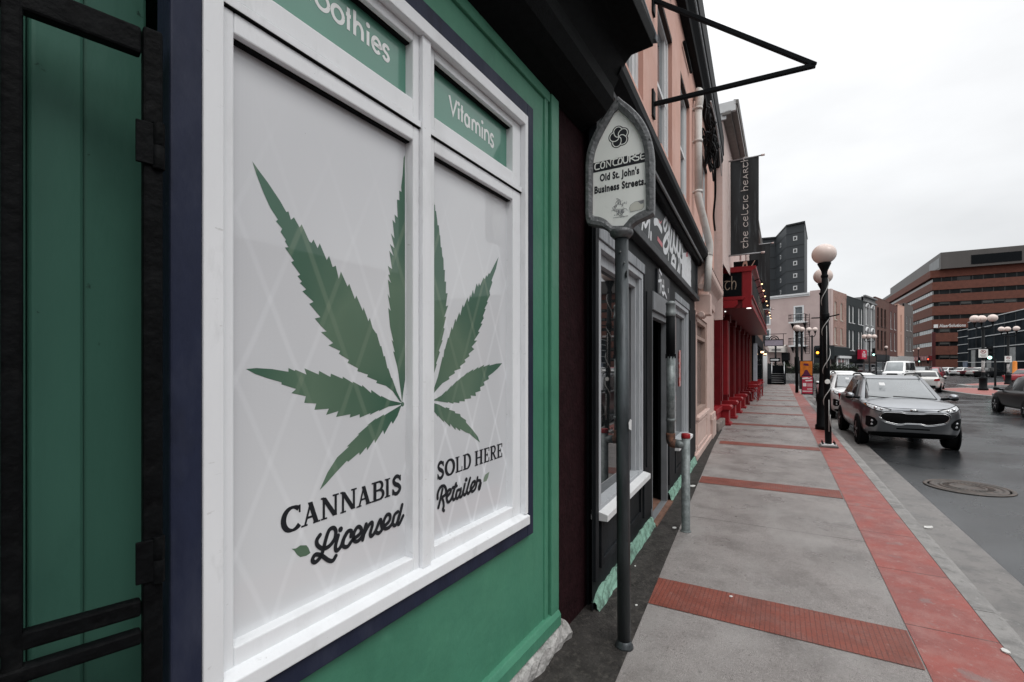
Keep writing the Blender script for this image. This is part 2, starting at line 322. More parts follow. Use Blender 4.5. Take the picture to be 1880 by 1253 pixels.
def serif_letter(P, ch, T):
    """slab serif capitals: thick stems, thin hairlines, bracketed feet; T maps unit (x,y) into the print's own space"""
    def st(pts, a, sm=False): P.stroke_poly(pts, a, T, sm)
    def foot(x, y, w=.34, h=.075): P.poly([T((x - w / 2, y)), T((x + w / 2, y)), T((x + w / 2, y + h)), T((x - w / 2, y + h))])
    if ch == 'C': P.fat(arc(.56, .5, .45, .47, 48, 318, 22), .10, .23, T); P.poly([T(p) for p in [(.86, .68), (.95, .68), (.95, 1.0), (.86, 1.0)]])
    if ch == 'O': P.fat(arc(.5, .5, .41, .46, 90, 450, 28), .10, .22, T)
    if ch == 'A':
        st([(.2, .03), (.50, .95)], .10); st([(.47, .97), (.80, .03)], .21); st([(.3, .33), (.68, .33)], .085); foot(.17, 0); foot(.82, 0, .38)
    if ch == 'N':
        st([(.17, .0), (.17, .97)], .115); st([(.16, .97), (.80, .03)], .22); st([(.83, .03), (.83, 1)], .115); foot(.18, 0); foot(.83, .925); foot(.1, .925, .2)
    if ch == 'B':
        st([(.27, 0), (.27, 1)], .21); P.fat([(.2, .96), (.6, .96)] + arc(.58, .745, .26, .215, 80, -80, 10) + [(.25, .52)], .085, .17, T); P.fat([(.3, .52), (.62, .52)] + arc(.62, .28, .30, .24, 80, -80, 10) + [(.2, .04)], .085, .19, T); foot(.15, 0, .28); foot(.15, .925, .28)
    if ch == 'I': st([(.5, 0), (.5, 1)], .42); foot(.5, 0, 1); foot(.5, .925, 1)
    if ch == 'S':
        P.fat([(.84, .76), (.68, .93), (.42, .96), (.2, .78), (.34, .58), (.66, .44), (.82, .25), (.6, .05), (.32, .05), (.12, .26)], .14, .22, T, True); P.poly([T(p) for p in [(.8, .68), (.9, .68), (.9, 1.0), (.8, 1.0)]]); P.poly([T(p) for p in [(.07, 0), (.17, 0), (.17, .33), (.07, .33)]])
    if ch == 'L': st([(.3, 0), (.3, 1)], .24); P.poly([T(p) for p in [(.05, 0), (.95, 0), (.95, .085), (.05, .085)]]); P.poly([T(p) for p in [(.85, 0), (.97, 0), (.97, .32), (.88, .32)]]); foot(.3, .925, .56)
    if ch == 'D': st([(.25, 0), (.25, 1)], .21); P.fat([(.2, .96), (.5, .96)] + arc(.48, .5, .4, .46, 85, -85, 16) + [(.2, .04)], .085, .2, T); foot(.15, 0, .28); foot(.15, .925, .28)
    if ch == 'H':
        for x in (.22, .78): st([(x, 0), (x, 1)], .2); foot(x, 0, .42); foot(x, .925, .42)
        st([(.2, .5), (.8, .5)], .085)
    if ch in 'E':
        st([(.28, 0), (.28, 1)], .25); st([(.28, .51), (.68, .51)], .085); foot(.14, 0, .25); foot(.14, .925, .25)
        for z in (.0, .915): P.poly([T(p) for p in [(.2, z), (.95, z), (.95, z + .085), (.2, z + .085)]])
        for z in ((0, .3), (.72, 1)): P.poly([T(p) for p in [(.85, z[0]), (.97, z[0]), (.97, z[1]), (.85, z[1])]])
        P.poly([T(p) for p in [(.64, .38), (.74, .38), (.74, .64), (.64, .64)]])
    if ch == 'R':
        st([(.25, 0), (.25, 1)], .21); P.fat([(.2, .96), (.5, .96)] + arc(.5, .73, .27, .23, 80, -80, 10) + [(.2, .5)], .085, .18, T); st([(.48, .5), (.82, .03)], .19); foot(.22, 0, .42); foot(.84, 0, .34); foot(.15, .925, .28)
def _stroke_poly(s, pts, wd, T, sm=False):
    wd *= 1.14
    # horizontal width kept in letter units so that stems stay upright in perspective-free plane space
    for a, b in zip(pts, pts[1:]):
        dx, dy = b[0] - a[0], b[1] - a[1]
        if abs(dy) < 1e-6: q = [(a[0], a[1] - wd / 2), (b[0], b[1] - wd / 2), (b[0], b[1] + wd / 2), (a[0], a[1] + wd / 2)]
        else: q = [(a[0] - wd / 2, a[1]), (a[0] + wd / 2, a[1]), (b[0] + wd / 2, b[1]), (b[0] - wd / 2, b[1])]
        s.poly([T(p) for p in q])
def _fat(s, pts, thin, thick, T, even=False):
    thin *= 1.15; thick *= 1.18
    if even: pts = [p[:2] for p in smooth_pts(pts, 6)]
    L, Rr = [], []
    for i, p in enumerate(pts):
        a = pts[max(i - 1, 0)]; b = pts[min(i + 1, len(pts) - 1)]
        dx, dy = b[0] - a[0], b[1] - a[1]; l = math.hypot(dx, dy) or 1; nx, ny = -dy / l, dx / l
        wd = (thin + (thick - thin) * abs(dy / l)) / 2
        if even: wd = (thin + (thick - thin) * math.sin(math.pi * i / (len(pts) - 1))) / 2
        L.append(T((p[0] + nx * wd, p[1] + ny * wd))); Rr.append(T((p[0] - nx * wd, p[1] - ny * wd)))
    q = [s.map(p) for p in L + Rr]; s.y -= s.step; m = len(pts)
    s.mb.add([(a, s.y, b) for a, b in q], [(i, i + 1, m + i + 1, m + i) for i in range(m - 1)])
Print.stroke_poly = _stroke_poly; Print.fat = _fat

def text_mesh(body, name, mat, parent, x, z, width, height, y, shear=0, bold=0.0, wide_fit=True, rot90=False, align='l'):
    """built-in Blender lettering turned into a mesh, fitted to a box on the plane y"""
    cu = bpy.data.curves.new(name, 'FONT'); cu.body = body; cu.offset = bold; cu.shear = shear; cu.resolution_u = 3; cu.space_character = 1 + bold * 2.2
    o = bpy.data.objects.new(name, cu); me = bpy.data.meshes.new_from_object(o); bpy.data.objects.remove(o); bpy.data.curves.remove(cu)
    xs = [v.co.x for v in me.vertices]; ys = [v.co.y for v in me.vertices]
    x0, x1, y0, y1 = min(xs), max(xs), min(ys), max(ys)
    for v in me.vertices:
        a = (v.co.x - x0) / (x1 - x0) * width; b = (v.co.y - y0) / (y1 - y0) * height
        v.co = (x - b, y, z + a) if rot90 else (x + a, y, z + b)
    me.name = name; me.materials.append(mat)
    q = bpy.data.objects.new(name, me); C.objects.link(q); q.parent = parent; return q

def wall_holes(mb, s0, s1, z0, z1, holes, y=0.0, depth=.12, k=0, kr=None):
    """front sheet of a wall with real openings and their reveals"""
    xs = sorted({s0, s1, *[h[0] for h in holes], *[h[1] for h in holes]}); zs = sorted({z0, z1, *[h[2] for h in holes], *[h[3] for h in holes]})
    for a, b in zip(xs, xs[1:]):
        for c, d in zip(zs, zs[1:]):
            m = ((a + b) / 2, (c + d) / 2)
            if not any(h[0] < m[0] < h[1] and h[2] < m[1] < h[3] for h in holes):
                mb.add([(a, y, c), (b, y, c), (b, y, d), (a, y, d)], [(0, 1, 2, 3)], k)
    for h in holes:
        a, b, c, d = h[:4]; e = y + depth; kk = k if kr is None else kr
        mb.add([(a, y, c), (a, e, c), (a, e, d), (a, y, d)], [(0, 1, 2, 3)], kk); mb.add([(b, y, c), (b, e, c), (b, e, d), (b, y, d)], [(0, 1, 2, 3)], kk)
        mb.add([(a, y, c), (b, y, c), (b, e, c), (a, e, c)], [(0, 1, 2, 3)], kk); mb.add([(a, y, d), (b, y, d), (b, e, d), (a, e, d)], [(0, 1, 2, 3)], kk)
def frame_rect(mb, a, b, c, d, w_, y0, y1, k=None, wb=None):
    wb = w_ if wb is None else wb
    mb.box(a, a + w_, y0, y1, c, d, k); mb.box(b - w_, b, y0, y1, c, d, k); mb.box(a + w_, b - w_, y0, y1, d - w_, d, k); mb.box(a + w_, b - w_, y0, y1, c, c + wb, k)
def simple_window(parent, a, b, c, d, y, fm, gm, fw=.05, cross=True, sill=None, sillm=None, name='window', dep=.05):
    m = MB(); frame_rect(m, a, b, c, d, fw, y, y + dep)
    if cross: m.box(a + fw, b - fw, y + .005, y + dep, (c + d) / 2 - fw / 2, (c + d) / 2 + fw / 2)
    o = m.build(name, fm, parent)
    MB().box(a + fw * .5, b - fw * .5, y + dep * .6, y + dep * .9, c + fw * .5, d - fw * .5).build('pane', gm, o)
    if sill: MB().box(a - sill, b + sill, y - dep - .12, y, c - .08, c - .002).build('sill', sillm or fm, o)
    return o

# ------------------------------------------------------------------ ground
def ground_mats():
    # asphalt, wet in patches
    m = M('wet_asphalt', (.024, .027, .030), .25, var=.4, scale=.55, bump=.16, bscale=90, rvar=.14, stain=(.044, .048, .052), sscale=.8, samt=.42, spec=.55)
    # concrete with tooled joints every 1.775 m along the street (object x)
    c = M('wet_concrete_slabs', (.25, .229, .22), .36, var=.22, scale=1.7, bump=.5, bscale=160, rvar=.16, stain=(.29, .268, .258), sscale=2.2, samt=.40)
    nt = c.node_tree; N = nt.nodes; L = nt.links; b = N['Principled BSDF']
    tc = N.new('ShaderNodeTexCoord'); sx = N.new('ShaderNodeSeparateXYZ'); L.new(tc.outputs['Object'], sx.inputs[0])
    a = N.new('ShaderNodeMath'); a.operation = 'ADD'; a.inputs[1].default_value = -5.1 + 3.55 * 20; L.new(sx.outputs[0], a.inputs[0])
    mo = N.new('ShaderNodeMath'); mo.operation = 'PINGPONG'; mo.inputs[1].default_value = 1.775; L.new(a.outputs[0], mo.inputs[0])
    wn = N.new('ShaderNodeTexNoise'); wn.inputs['Scale'].default_value = 9; L.new(tc.outputs['Object'], wn.inputs[0])
    wm = N.new('ShaderNodeMath'); wm.operation = 'MULTIPLY'; wm.inputs[1].default_value = .012; L.new(wn.outputs['Fac'], wm.inputs[0])
    lt = N.new('ShaderNodeMath'); lt.operation = 'LESS_THAN'; L.new(mo.outputs[0], lt.inputs[0]); L.new(wm.outputs[0], lt.inputs[1])
    # speckle of grit and gum
    vo = N.new('ShaderNodeTexVoronoi'); vo.inputs['Scale'].default_value = 7; L.new(tc.outputs['Object'], vo.inputs[0])
    vl = N.new('ShaderNodeMath'); vl.operation = 'LESS_THAN'; vl.inputs[1].default_value = .075; L.new(vo.outputs['Distance'], vl.inputs[0])
    vs = N.new('ShaderNodeMath'); vs.operation = 'MULTIPLY'; vs.inputs[1].default_value = .45; L.new(vl.outputs[0], vs.inputs[0])
    mxx = N.new('ShaderNodeMath'); mxx.operation = 'MAXIMUM'; L.new(lt.outputs[0], mxx.inputs[0]); L.new(vs.outputs[0], mxx.inputs[1])
    fine = N.new('ShaderNodeTexNoise'); fine.inputs['Scale'].default_value = 210; fine.inputs['Detail'].default_value = 2; L.new(tc.outputs['Object'], fine.inputs[0])
    fr = N.new('ShaderNodeMapRange'); fr.inputs[1].default_value = .3; fr.inputs[2].default_value = .7; fr.inputs[3].default_value = .60; fr.inputs[4].default_value = 1.34; L.new(fine.outputs['Fac'], fr.inputs[0])
    old = b.inputs['Base Color'].links[0].from_socket
    fm = N.new('ShaderNodeVectorMath'); fm.operation = 'SCALE'; L.new(old, fm.inputs[0]); L.new(fr.outputs[0], fm.inputs['Scale'])
    mx = N.new('ShaderNodeMix'); mx.data_type = 'RGBA'; L.new(mxx.outputs[0], mx.inputs[0]); L.new(fm.outputs[0], mx.inputs['A']); mx.inputs['B'].default_value = (.05, .047, .045, 1)
    L.new(mx.outputs['Result'], b.inputs['Base Color'])
    return m, c
asphalt, concrete = ground_mats()
layer(concrete, (.115, .102, .096), 2.6, .57, .09, .55); layer(concrete, (.36, .335, .32), 75, .58, .06, .45); layer(concrete, (.085, .075, .07), 62, .62, .05, .6); layer(concrete, (.15, .135, .127), 14, .60, .07, .35); layer(concrete, (.03, .028, .027), 2.4, .022, .012, .8, kind='dots'); layer(concrete, (.40, .385, .37), 3.3, .018, .010, .8, kind='dots')
layer(concrete, (.34, .325, .315), 1.1, .60, .10, .5, (1, 2.2, 1))
layer(asphalt, (.012, .013, .014), .35, .55, .08, .7, (1, 1, 1)); layer(asphalt, (.075, .08, .084), 70, .66, .05, .45); layer(asphalt, (.010, .011, .012), .9, .62, .03, .6, (.5, 2.4, 1))
redpave = M('red_stamped_concrete', (.27, .074, .062), .5, var=.25, scale=3.5, bump=.3, bscale=120, rvar=.15, stain=(.32, .135, .118), sscale=6, samt=.42)
def add_lines(mat, axis, step, width, col, off=0.0):
    nt = mat.node_tree; N = nt.nodes; L = nt.links; b = N['Principled BSDF']
    tc = N.new('ShaderNodeTexCoord'); sx = N.new('ShaderNodeSeparateXYZ'); L.new(tc.outputs['Object'], sx.inputs[0])
    a = N.new('ShaderNodeMath'); a.operation = 'ADD'; a.inputs[1].default_value = off + step * 200; L.new(sx.outputs[axis], a.inputs[0])
    mo = N.new('ShaderNodeMath'); mo.operation = 'PINGPONG'; mo.inputs[1].default_value = step / 2; L.new(a.outputs[0], mo.inputs[0])
    wn = N.new('ShaderNodeTexNoise'); wn.inputs['Scale'].default_value = 14; L.new(tc.outputs['Object'], wn.inputs[0])
    wm = N.new('ShaderNodeMath'); wm.operation = 'MULTIPLY'; wm.inputs[1].default_value = width; L.new(wn.outputs['Fac'], wm.inputs[0])
    lt = N.new('ShaderNodeMath'); lt.operation = 'LESS_THAN'; L.new(mo.outputs[0], lt.inputs[0]); L.new(wm.outputs[0], lt.inputs[1])
    sc_ = N.new('ShaderNodeMath'); sc_.operation = 'MULTIPLY'; sc_.inputs[1].default_value = .75; L.new(lt.outputs[0], sc_.inputs[0])
    old = b.inputs['Base Color'].links[0].from_socket
    mx = N.new('ShaderNodeMix'); mx.data_type = 'RGBA'; L.new(sc_.outputs[0], mx.inputs[0]); L.new(old, mx.inputs['A']); mx.inputs['B'].default_value = (*col, 1)
    L.new(mx.outputs['Result'], b.inputs['Base Color'])
add_lines(redpave, 0, .92, .011, (.055, .022, .02), .1)
redband_m = M('red_tooled_crossing_band', (.205, .054, .036), .5, var=.25, scale=4, bump=.3, bscale=120, rvar=.14, stain=(.225, .09, .072), sscale=7, samt=.40)
add_lines(redband_m, 1, .026, .0042, (.085, .026, .019))
kerbm = M('pale_kerb_concrete', (.25, .243, .236), .6, var=.22, scale=5, bump=.5, bscale=90, stain=(.10, .10, .098), sscale=7, samt=.36)
gutterm = M('gutter_concrete', (.185, .176, .17), .45, var=.22, scale=3, bump=.4, bscale=120, rvar=.15, stain=(.10, .10, .098), sscale=5, samt=.35)
layer(redpave, (.15, .042, .036), 3.2, .62, .07, .5); layer(redpave, (.36, .24, .22), 34, .64, .05, .5); layer(redpave, (.20, .17, .165), 4.2, .645, .035, .6); layer(redpave, (.04, .025, .022), 3.1, .03, .015, .8, kind='dots'); layer(redpave, (.30, .22, .20), 2.0, .66, .05, .6)
layer(redband_m, (.115, .03, .02), 3.4, .58, .08, .5); layer(redband_m, (.33, .22, .19), 40, .67, .05, .45); layer(redband_m, (.05, .018, .014), 55, .62, .05, .5)
for mm_ in (kerbm, gutterm): layer(mm_, (.11, .109, .106), 5, .58, .06, .5); layer(mm_, (.05, .05, .05), 30, .66, .04, .55); layer(mm_, (.36, .355, .345), 18, .66, .05, .5)
layer(green, (.030, .125, .078), 2.2, .60, .10, .45, (1, 1, .35)); layer(green, (.10, .30, .20), 9, .66, .05, .4, (1, 1, .6)); layer(green, (.018, .06, .04), 46, .735, .02, .8)
layer(green_shaded, (.012, .038, .028), 3, .62, .05, .6, (1, 1, .3)); layer(green_shaded, (.008, .02, .016), 30, .72, .02, .8)
layer(white, (.50, .51, .51), 3.2, .62, .07, .4, (1, 1, .4)); layer(white, (.22, .22, .215), 60, .745, .02, .7); layer(white, (.45, .45, .44), 22, .70, .03, .5, (1, 1, 3))
layer(navy, (.10, .105, .12), 40, .73, .02, .7); layer(navy, (.010, .012, .022), 5, .6, .06, .6, (1, 1, .4))
layer(salmon, (.40, .20, .15), 1.6, .62, .08, .4, (1, 1, .3)); layer(palepink, (.42, .31, .28), 2.2, .62, .06, .4, (1, 1, .35)); layer(pinkwall, (.28, .19, .165), 3, .62, .06, .45, (1, 1, .4)); layer(pinkwall, (.70, .58, .53), 14, .68, .03, .5)
layer(galv, (.16, .175, .18), 9, .64, .04, .5, (1, 1, .25)); layer(galv, (.02, .022, .024), 30, .68, .04, .6); layer(castgrey, (.28, .285, .29), 40, .66, .04, .5)
layer(shopblack, (.05, .055, .06), 26, .70, .03, .5); layer(black, (.035, .037, .04), 34, .70, .03, .45)
def struct(mb, name, mat, rot=True):
    o = mb.build(name, mat); o['kind'] = 'structure'
    if rot: o.rotation_euler = (0, 0, SRZ)          # local x = u along the street, local y = -v
    return o
def sheet(mb, pts, z): mb.add([(p[0], -p[1], z) for p in pts], [tuple(range(len(pts)))])
g = MB(); g.add([(-600, -600, ROAD), (900, -600, ROAD), (900, 900, ROAD), (-600, 900, ROAD)], [(0, 1, 2, 3)]); struct(g, 'road', asphalt, False)
g = MB(); g.hexa([(-9, 9, ROAD - .02), (49.2, 9, ROAD - .02), (49.2, -1.05, ROAD - .02), (-9, -1.05, ROAD - .02)], [(-9, 9, 0), (49.2, 9, 0), (49.2, -1.05, 0), (-9, -1.05, 0)]); struct(g, 'sidewalk', concrete)
g = MB()
u = -9.0
while u < 49:
    ln = 2.6; g.extr([(-1.052, -.2), (-1.052, .006), (-1.15, .006), (-1.185, -.012), (-1.2, -.05), (-1.205, -.2)], 'x', u, min(49.2, u + ln) - .008); u += ln
struct(g, 'kerb', kerbm)
g = MB(); sheet(g, [(-9, 1.204), (49.2, 1.204), (49.2, 1.61), (-9, 1.61)], ROAD + .006); struct(g, 'gutter', gutterm)
rr = random.Random(4); g = MB(); u = -9.0
while u < 49:
    ln = rr.uniform(.15, .5); wd = rr.uniform(.015, .055); g.add([(u, -1.2045, ROAD + .009), (u + ln, -1.2045, ROAD + .009), (u + ln * .8, -1.2045 - wd, ROAD + .009), (u + ln * .25, -1.2045 - wd * .8, ROAD + .009)], [(0, 1, 2, 3)]); u += ln * .9
struct(g, 'kerb_dirt', M('dark_gutter_dirt', (.045, .043, .04), .8, var=.4, scale=20))
g = MB(); sheet(g, [(-9, .638), (49.2, .66), (49.2, 1.05), (-9, 1.05)], .004); struct(g, 'red_paving', redpave)
for k in range(-3, 13):
    u0 = 3.08 + 3.55 * k; vl = -.86 if u0 < 5 else (-.93 if u0 < 8 else (-1.05 if u0 < 13 else -1.25))
    if k < 0: vl = -.55
    g = MB(); sheet(g, [(u0, vl), (u0 + .41, vl - .015), (u0 + .41, .634), (u0, .634)], .004); struct(g, 'red_paving_band', redband_m)
# dark worn strip between the slabs and the shop fronts
g = MB(); sheet(g, [(-6, -.3), (-2, -.45), (2.23, -.69), (6, -.90), (9.78, -1.107), (12.5, -1.22), (12.5, -2), (-6, -2.5)], .0045); struct(g, 'asphalt_strip', dirt)
# side street mouth, far pavement and traffic islands
g = MB(); g.hexa([(58.5, 40, -.2), (95, 40, -.2), (95, 0.2, -.2), (58.5, .2, -.2)], [(58.5, 40, 0), (95, 40, 0), (95, .2, 0), (58.5, .2, 0)]); struct(g, 'far_sidewalk', concrete)
lane = M('white_road_paint', (.45, .45, .44), .6, var=.25, scale=4)
for k in range(5):
    g = MB(); sheet(g, [(50.2, -5 + k * 1.1), (57, -5 + k * 1.1), (57, -4.5 + k * 1.1), (50.2, -4.5 + k * 1.1)], ROAD + .005); struct(g, 'crosswalk_stripe', lane)
for pts in ([(33.5, 9.9), (36, 9.4), (43.0, 9.35), (44.8, 9.8), (47.5, 12.0), (46.5, 13.2), (41, 12.2)], [(52, 13.3), (55.5, 13.5), (68, 20.5), (67, 22.2), (60, 20.8)]):
    g = MB(); g.hexa([(p[0], -p[1], -.2) for p in pts], [(p[0], -p[1], ROAD + .13) for p in pts]); struct(g, 'traffic_island', kerbm)
    cx = sum(p[0] for p in pts) / len(pts); cy = sum(p[1] for p in pts) / len(pts)
    g = MB(); sheet(g, [(cx + (p[0] - cx) * .86, cy + (p[1] - cy) * .86) for p in pts], ROAD + .136); struct(g, 'island_paving', redpave)
#@@NEXT
# ------------------------------------------------------------------ green shop (local: x along the facade, -y out to the street)
GF = Fac(ground(1028, 1170)[:2], (517, 870))
shop = thing('shop_building', 'green painted shopfront with a big white framed window in a navy border', 'building', (*GF.p, 0), GF.rz)
m = MB()
wall_holes(m, -1.92, -.055, .1, 3.02, [(-1.90, -.42, .74, 2.75)], 0, .12)
m.box(-6, -3.1, 0, 3, .0, 9); m.box(-3.1, .30, .02, 3, 3.05, 9); m.box(-3.1, .28, .5, 3, 0, 3.0)
m.build('wall', green, shop)
m = MB(); m.box(-.150, -.057, -.022, .01, .19, 2.98); m.box(-.205, -.165, -.009, .01, .19, 2.98); m.box(-1.93, -.150, -.014, .01, 2.93, 2.985)
m.build('wall_trim', green, shop, bevel=.006)
m = MB(); m.extr([(.01, .105), (-.035, .105), (-.035, .165), (-.02, .19), (.01, .197)], 'x', -3.1, -.057); m.build('bottom_rail', green, shop, bevel=.005)
# rough plinth stones
m = MB(); rr = random.Random(3)
for a, b in ((-3.2, -1.62), (-1.6, -.66), (-.65, .02)):
    n = 16; rows = [(0, -.052), (.045, -.06), (.085, -.052), (.10, -.03), (.102, .02)]
    vs = [(a + (b - a) * i / n + (rr.uniform(-.006, .006) if 0 < i < n else 0), y + rr.uniform(-.012, .012), z + rr.uniform(-.007, .007) * (z > 0)) for i in range(n + 1) for z, y in rows]
    m.add(vs, [(i * 5 + j, (i + 1) * 5 + j, (i + 1) * 5 + j + 1, i * 5 + j + 1) for i in range(n) for j in range(4)] + [tuple(range(5)), tuple(n * 5 + j for j in range(5))])
m.build('plinth', stone, shop)
# navy border
m = MB(); (a, d), (b, c) = (GF.pix(313, 600, .03)[0], GF.pix(973, 194, .03)[1]), GF.pix(979.5, 979, .03); (wa, wd), (wb, wc) = (GF.pix(374, 600, .034)[0], GF.pix(963.5, 208, .034)[1]), GF.pix(970, 962, .034)
m.box(a, wa, -.030, .03, .3, d); m.box(wb, b, -.030, .03, c, d); m.box(wa, wb, -.030, .03, wd, d); m.box(wa, wb, -.030, .03, c, wc)
m.build('window_border', navy, shop, bevel=.004)
# window
m = MB(); a, b, c, d = wa, wb, wc, wd; li = GF.pix(412, 600, .034)[0]; lw = li - a
m.box(a, li, -.034, .06, c + .05, d); m.box(b - .026, b, -.034, .06, c + .05, d); m.box(li, b - .026, -.034, .06, d - .048, d)
m.box(-1.171, -1.127, -.022, .05, c + .05, d - .048); m.box(li, -1.171, -.014, .05, 2.352, 2.376); m.box(-1.127, b - .026, -.014, .05, 2.352, 2.376)
m.extr([(.06, c), (-.044, c), (-.044, c + .042), (-.02, c + .050), (.06, c + .066)], 'x', a, b)     # sloping sill
win = m.build('window', white, shop, bevel=.003)
YG = .030                                            # glass plane behind the frame face
sash = []
XR_ = b - .027
shade_seam_strip = M('black_shade_and_seam', (.006, .0065, .007), .7, spec=.1)  # black for the shade painted under the rails and for dark seams
MB().box(li + .002, -1.172, -.0135, .03, 2.3515, 2.3535).build('dark_gap', shade_seam_strip, win)  # dark line under the transom, put in as a black strip
MB().box(-1.126, XR_ - .001, -.0135, .03, 2.3515, 2.3535).build('dark_gap', shade_seam_strip, win)
MB().box(li + .002, -1.172, -.0075, .03, .8015, .8045).build('dark_gap', shade_seam_strip, win)  # dark seam between sash and sill
MB().box(-1.126, XR_ - .001, -.0075, .03, .8015, .8045).build('dark_gap', shade_seam_strip, win)
for (x0, x1, z0, z1, bot) in ((li + .001, -1.172, .805, 2.350, .058), (-1.126, XR_, .805, 2.350, .062), (li + .001, -1.172, 2.378, d - .049, .064), (-1.126, XR_, 2.378, d - .049, .052)):
    m = MB(); l = .036; r_ = .030 if x0 < -1.5 else .070
    m.box(x0, x0 + l, -.006, .05, z0, z1); m.box(x1 - r_, x1, -.006, .05, z0, z1); m.box(x0 + l, x1 - r_, -.006, .05, z1 - (.05 if z1 < 2.5 else .034), z1); m.box(x0 + l, x1 - r_, -.006, .05, z0, z0 + bot)
    m.box(x0 + l - .012, x0 + l + .001, .004, .045, z0 + bot, z1 - .05)
    so_ = m.build('sash', white, win, bevel=.004)
    zt_ = z1 - (.05 if z1 < 2.5 else .034)
    MB().box(x0 + l, x1 - r_, .012, .034, zt_ - .005, zt_ + .001).build('shade_seam_strip', shade_seam_strip, so_)  # shade under the top rail, put in as a black strip
film = M('perforated_window_film', (.625, .642, .665), .45, var=.04, scale=2, coat=.9)
def film_nodes():
    nt = film.node_tree; N = nt.nodes; L = nt.links; b = N['Principled BSDF']
    tc = N.new('ShaderNodeTexCoord'); sx = N.new('ShaderNodeSeparateXYZ'); L.new(tc.outputs['Object'], sx.inputs[0])
    wob = N.new('ShaderNodeTexNoise'); wob.inputs['Scale'].default_value = 3; L.new(tc.outputs['Object'], wob.inputs[0])
    wv = N.new('ShaderNodeMath'); wv.operation = 'MULTIPLY'; wv.inputs[1].default_value = .03; L.new(wob.outputs['Fac'], wv.inputs[0])
    lines = []
    for sgn in (1, -1):                                # folding grille seen faintly through the film: crossing diagonals
        a = N.new('ShaderNodeMath'); a.operation = 'MULTIPLY_ADD'; a.inputs[1].default_value = 2.35 * sgn; L.new(sx.outputs[0], a.inputs[0]); L.new(sx.outputs[2], a.inputs[2])
        a2 = N.new('ShaderNodeMath'); a2.operation = 'ADD'; L.new(a.outputs[0], a2.inputs[0]); L.new(wv.outputs[0], a2.inputs[1])
        a3 = N.new('ShaderNodeMath'); a3.operation = 'ADD'; a3.inputs[1].default_value = 30; L.new(a2.outputs[0], a3.inputs[0])
        p = N.new('ShaderNodeMath'); p.operation = 'PINGPONG'; p.inputs[1].default_value = .21; L.new(a3.outputs[0], p.inputs[0])
        r = N.new('ShaderNodeMapRange'); r.inputs[1].default_value = .008; r.inputs[2].default_value = .026; r.inputs[3].default_value = 1; r.inputs[4].default_value = 0; L.new(p.outputs[0], r.inputs[0]); lines.append(r)
    ad = N.new('ShaderNodeMath'); ad.operation = 'ADD'; L.new(lines[0].outputs[0], ad.inputs[0]); L.new(lines[1].outputs[0], ad.inputs[1])
    fd = N.new('ShaderNodeMapRange'); fd.inputs[1].default_value = 2.25; fd.inputs[2].default_value = 1.5; L.new(sx.outputs[2], fd.inputs[0])
    am = N.new('ShaderNodeMath'); am.operation = 'MULTIPLY'; L.new(ad.outputs[0], am.inputs[0]); L.new(fd.outputs[0], am.inputs[1])
    ac = N.new('ShaderNodeMath'); ac.operation = 'MULTIPLY_ADD'; ac.inputs[1].default_value = .17; ac.inputs[2].default_value = 1; L.new(am.outputs[0], ac.inputs[0])
    # the weave
    w1 = N.new('ShaderNodeTexWave'); w1.inputs['Scale'].default_value = 95; w1.bands_direction = 'X'; L.new(tc.outputs['Object'], w1.inputs[0])
    w2 = N.new('ShaderNodeTexWave'); w2.inputs['Scale'].default_value = 95; w2.bands_direction = 'Z'; L.new(tc.outputs['Object'], w2.inputs[0])
    wa = N.new('ShaderNodeMath'); wa.operation = 'ADD'; L.new(w1.outputs['Fac'], wa.inputs[0]); L.new(w2.outputs['Fac'], wa.inputs[1])
    wr = N.new('ShaderNodeMapRange'); wr.inputs[2].default_value = 2; wr.inputs[3].default_value = .90; wr.inputs[4].default_value = 1.08; L.new(wa.outputs[0], wr.inputs[0])
    mm = N.new('ShaderNodeMath'); mm.operation = 'MULTIPLY'; L.new(ac.outputs[0], mm.inputs[0]); L.new(wr.outputs[0], mm.inputs[1])
    old = b.inputs['Base Color'].links[0].from_socket
    v = N.new('ShaderNodeVectorMath'); v.operation = 'SCALE'; L.new(old, v.inputs[0]); L.new(mm.outputs[0], v.inputs['Scale']); L.new(v.outputs[0], b.inputs['Base Color'])
film_nodes()
layer(film, (.74, .755, .77), 1.1, .52, .16, .6, (1, 1, .8), 2); layer(film, (.55, .56, .585), .8, .55, .14, .5, (1.3, 1, 1), 2); layer(film, (.05, .05, .05), 9, .0125, .004, .8, kind='dots')  # two broad coats paint soft cloud reflections into the film, then dark specks
signgreen = M('green_window_vinyl', (.075, .24, .175), .4, var=.08, scale=3, coat=.9)
for (x0, x1, z0, z1, mt) in ((-1.80, -1.18, .84, 2.32, film), (-1.11, -.51, .84, 2.32, film), (-1.80, -1.18, 2.42, 2.69, signgreen), (-1.11, -.51, 2.42, 2.69, signgreen)):
    MB().box(x0, x1, YG, YG + .008, z0, z1).build('pane', mt, win)
def crop(x0, y0, s): return lambda p: GF.pix(x0 + p[0] / s, y0 + p[1] / s, -YG)
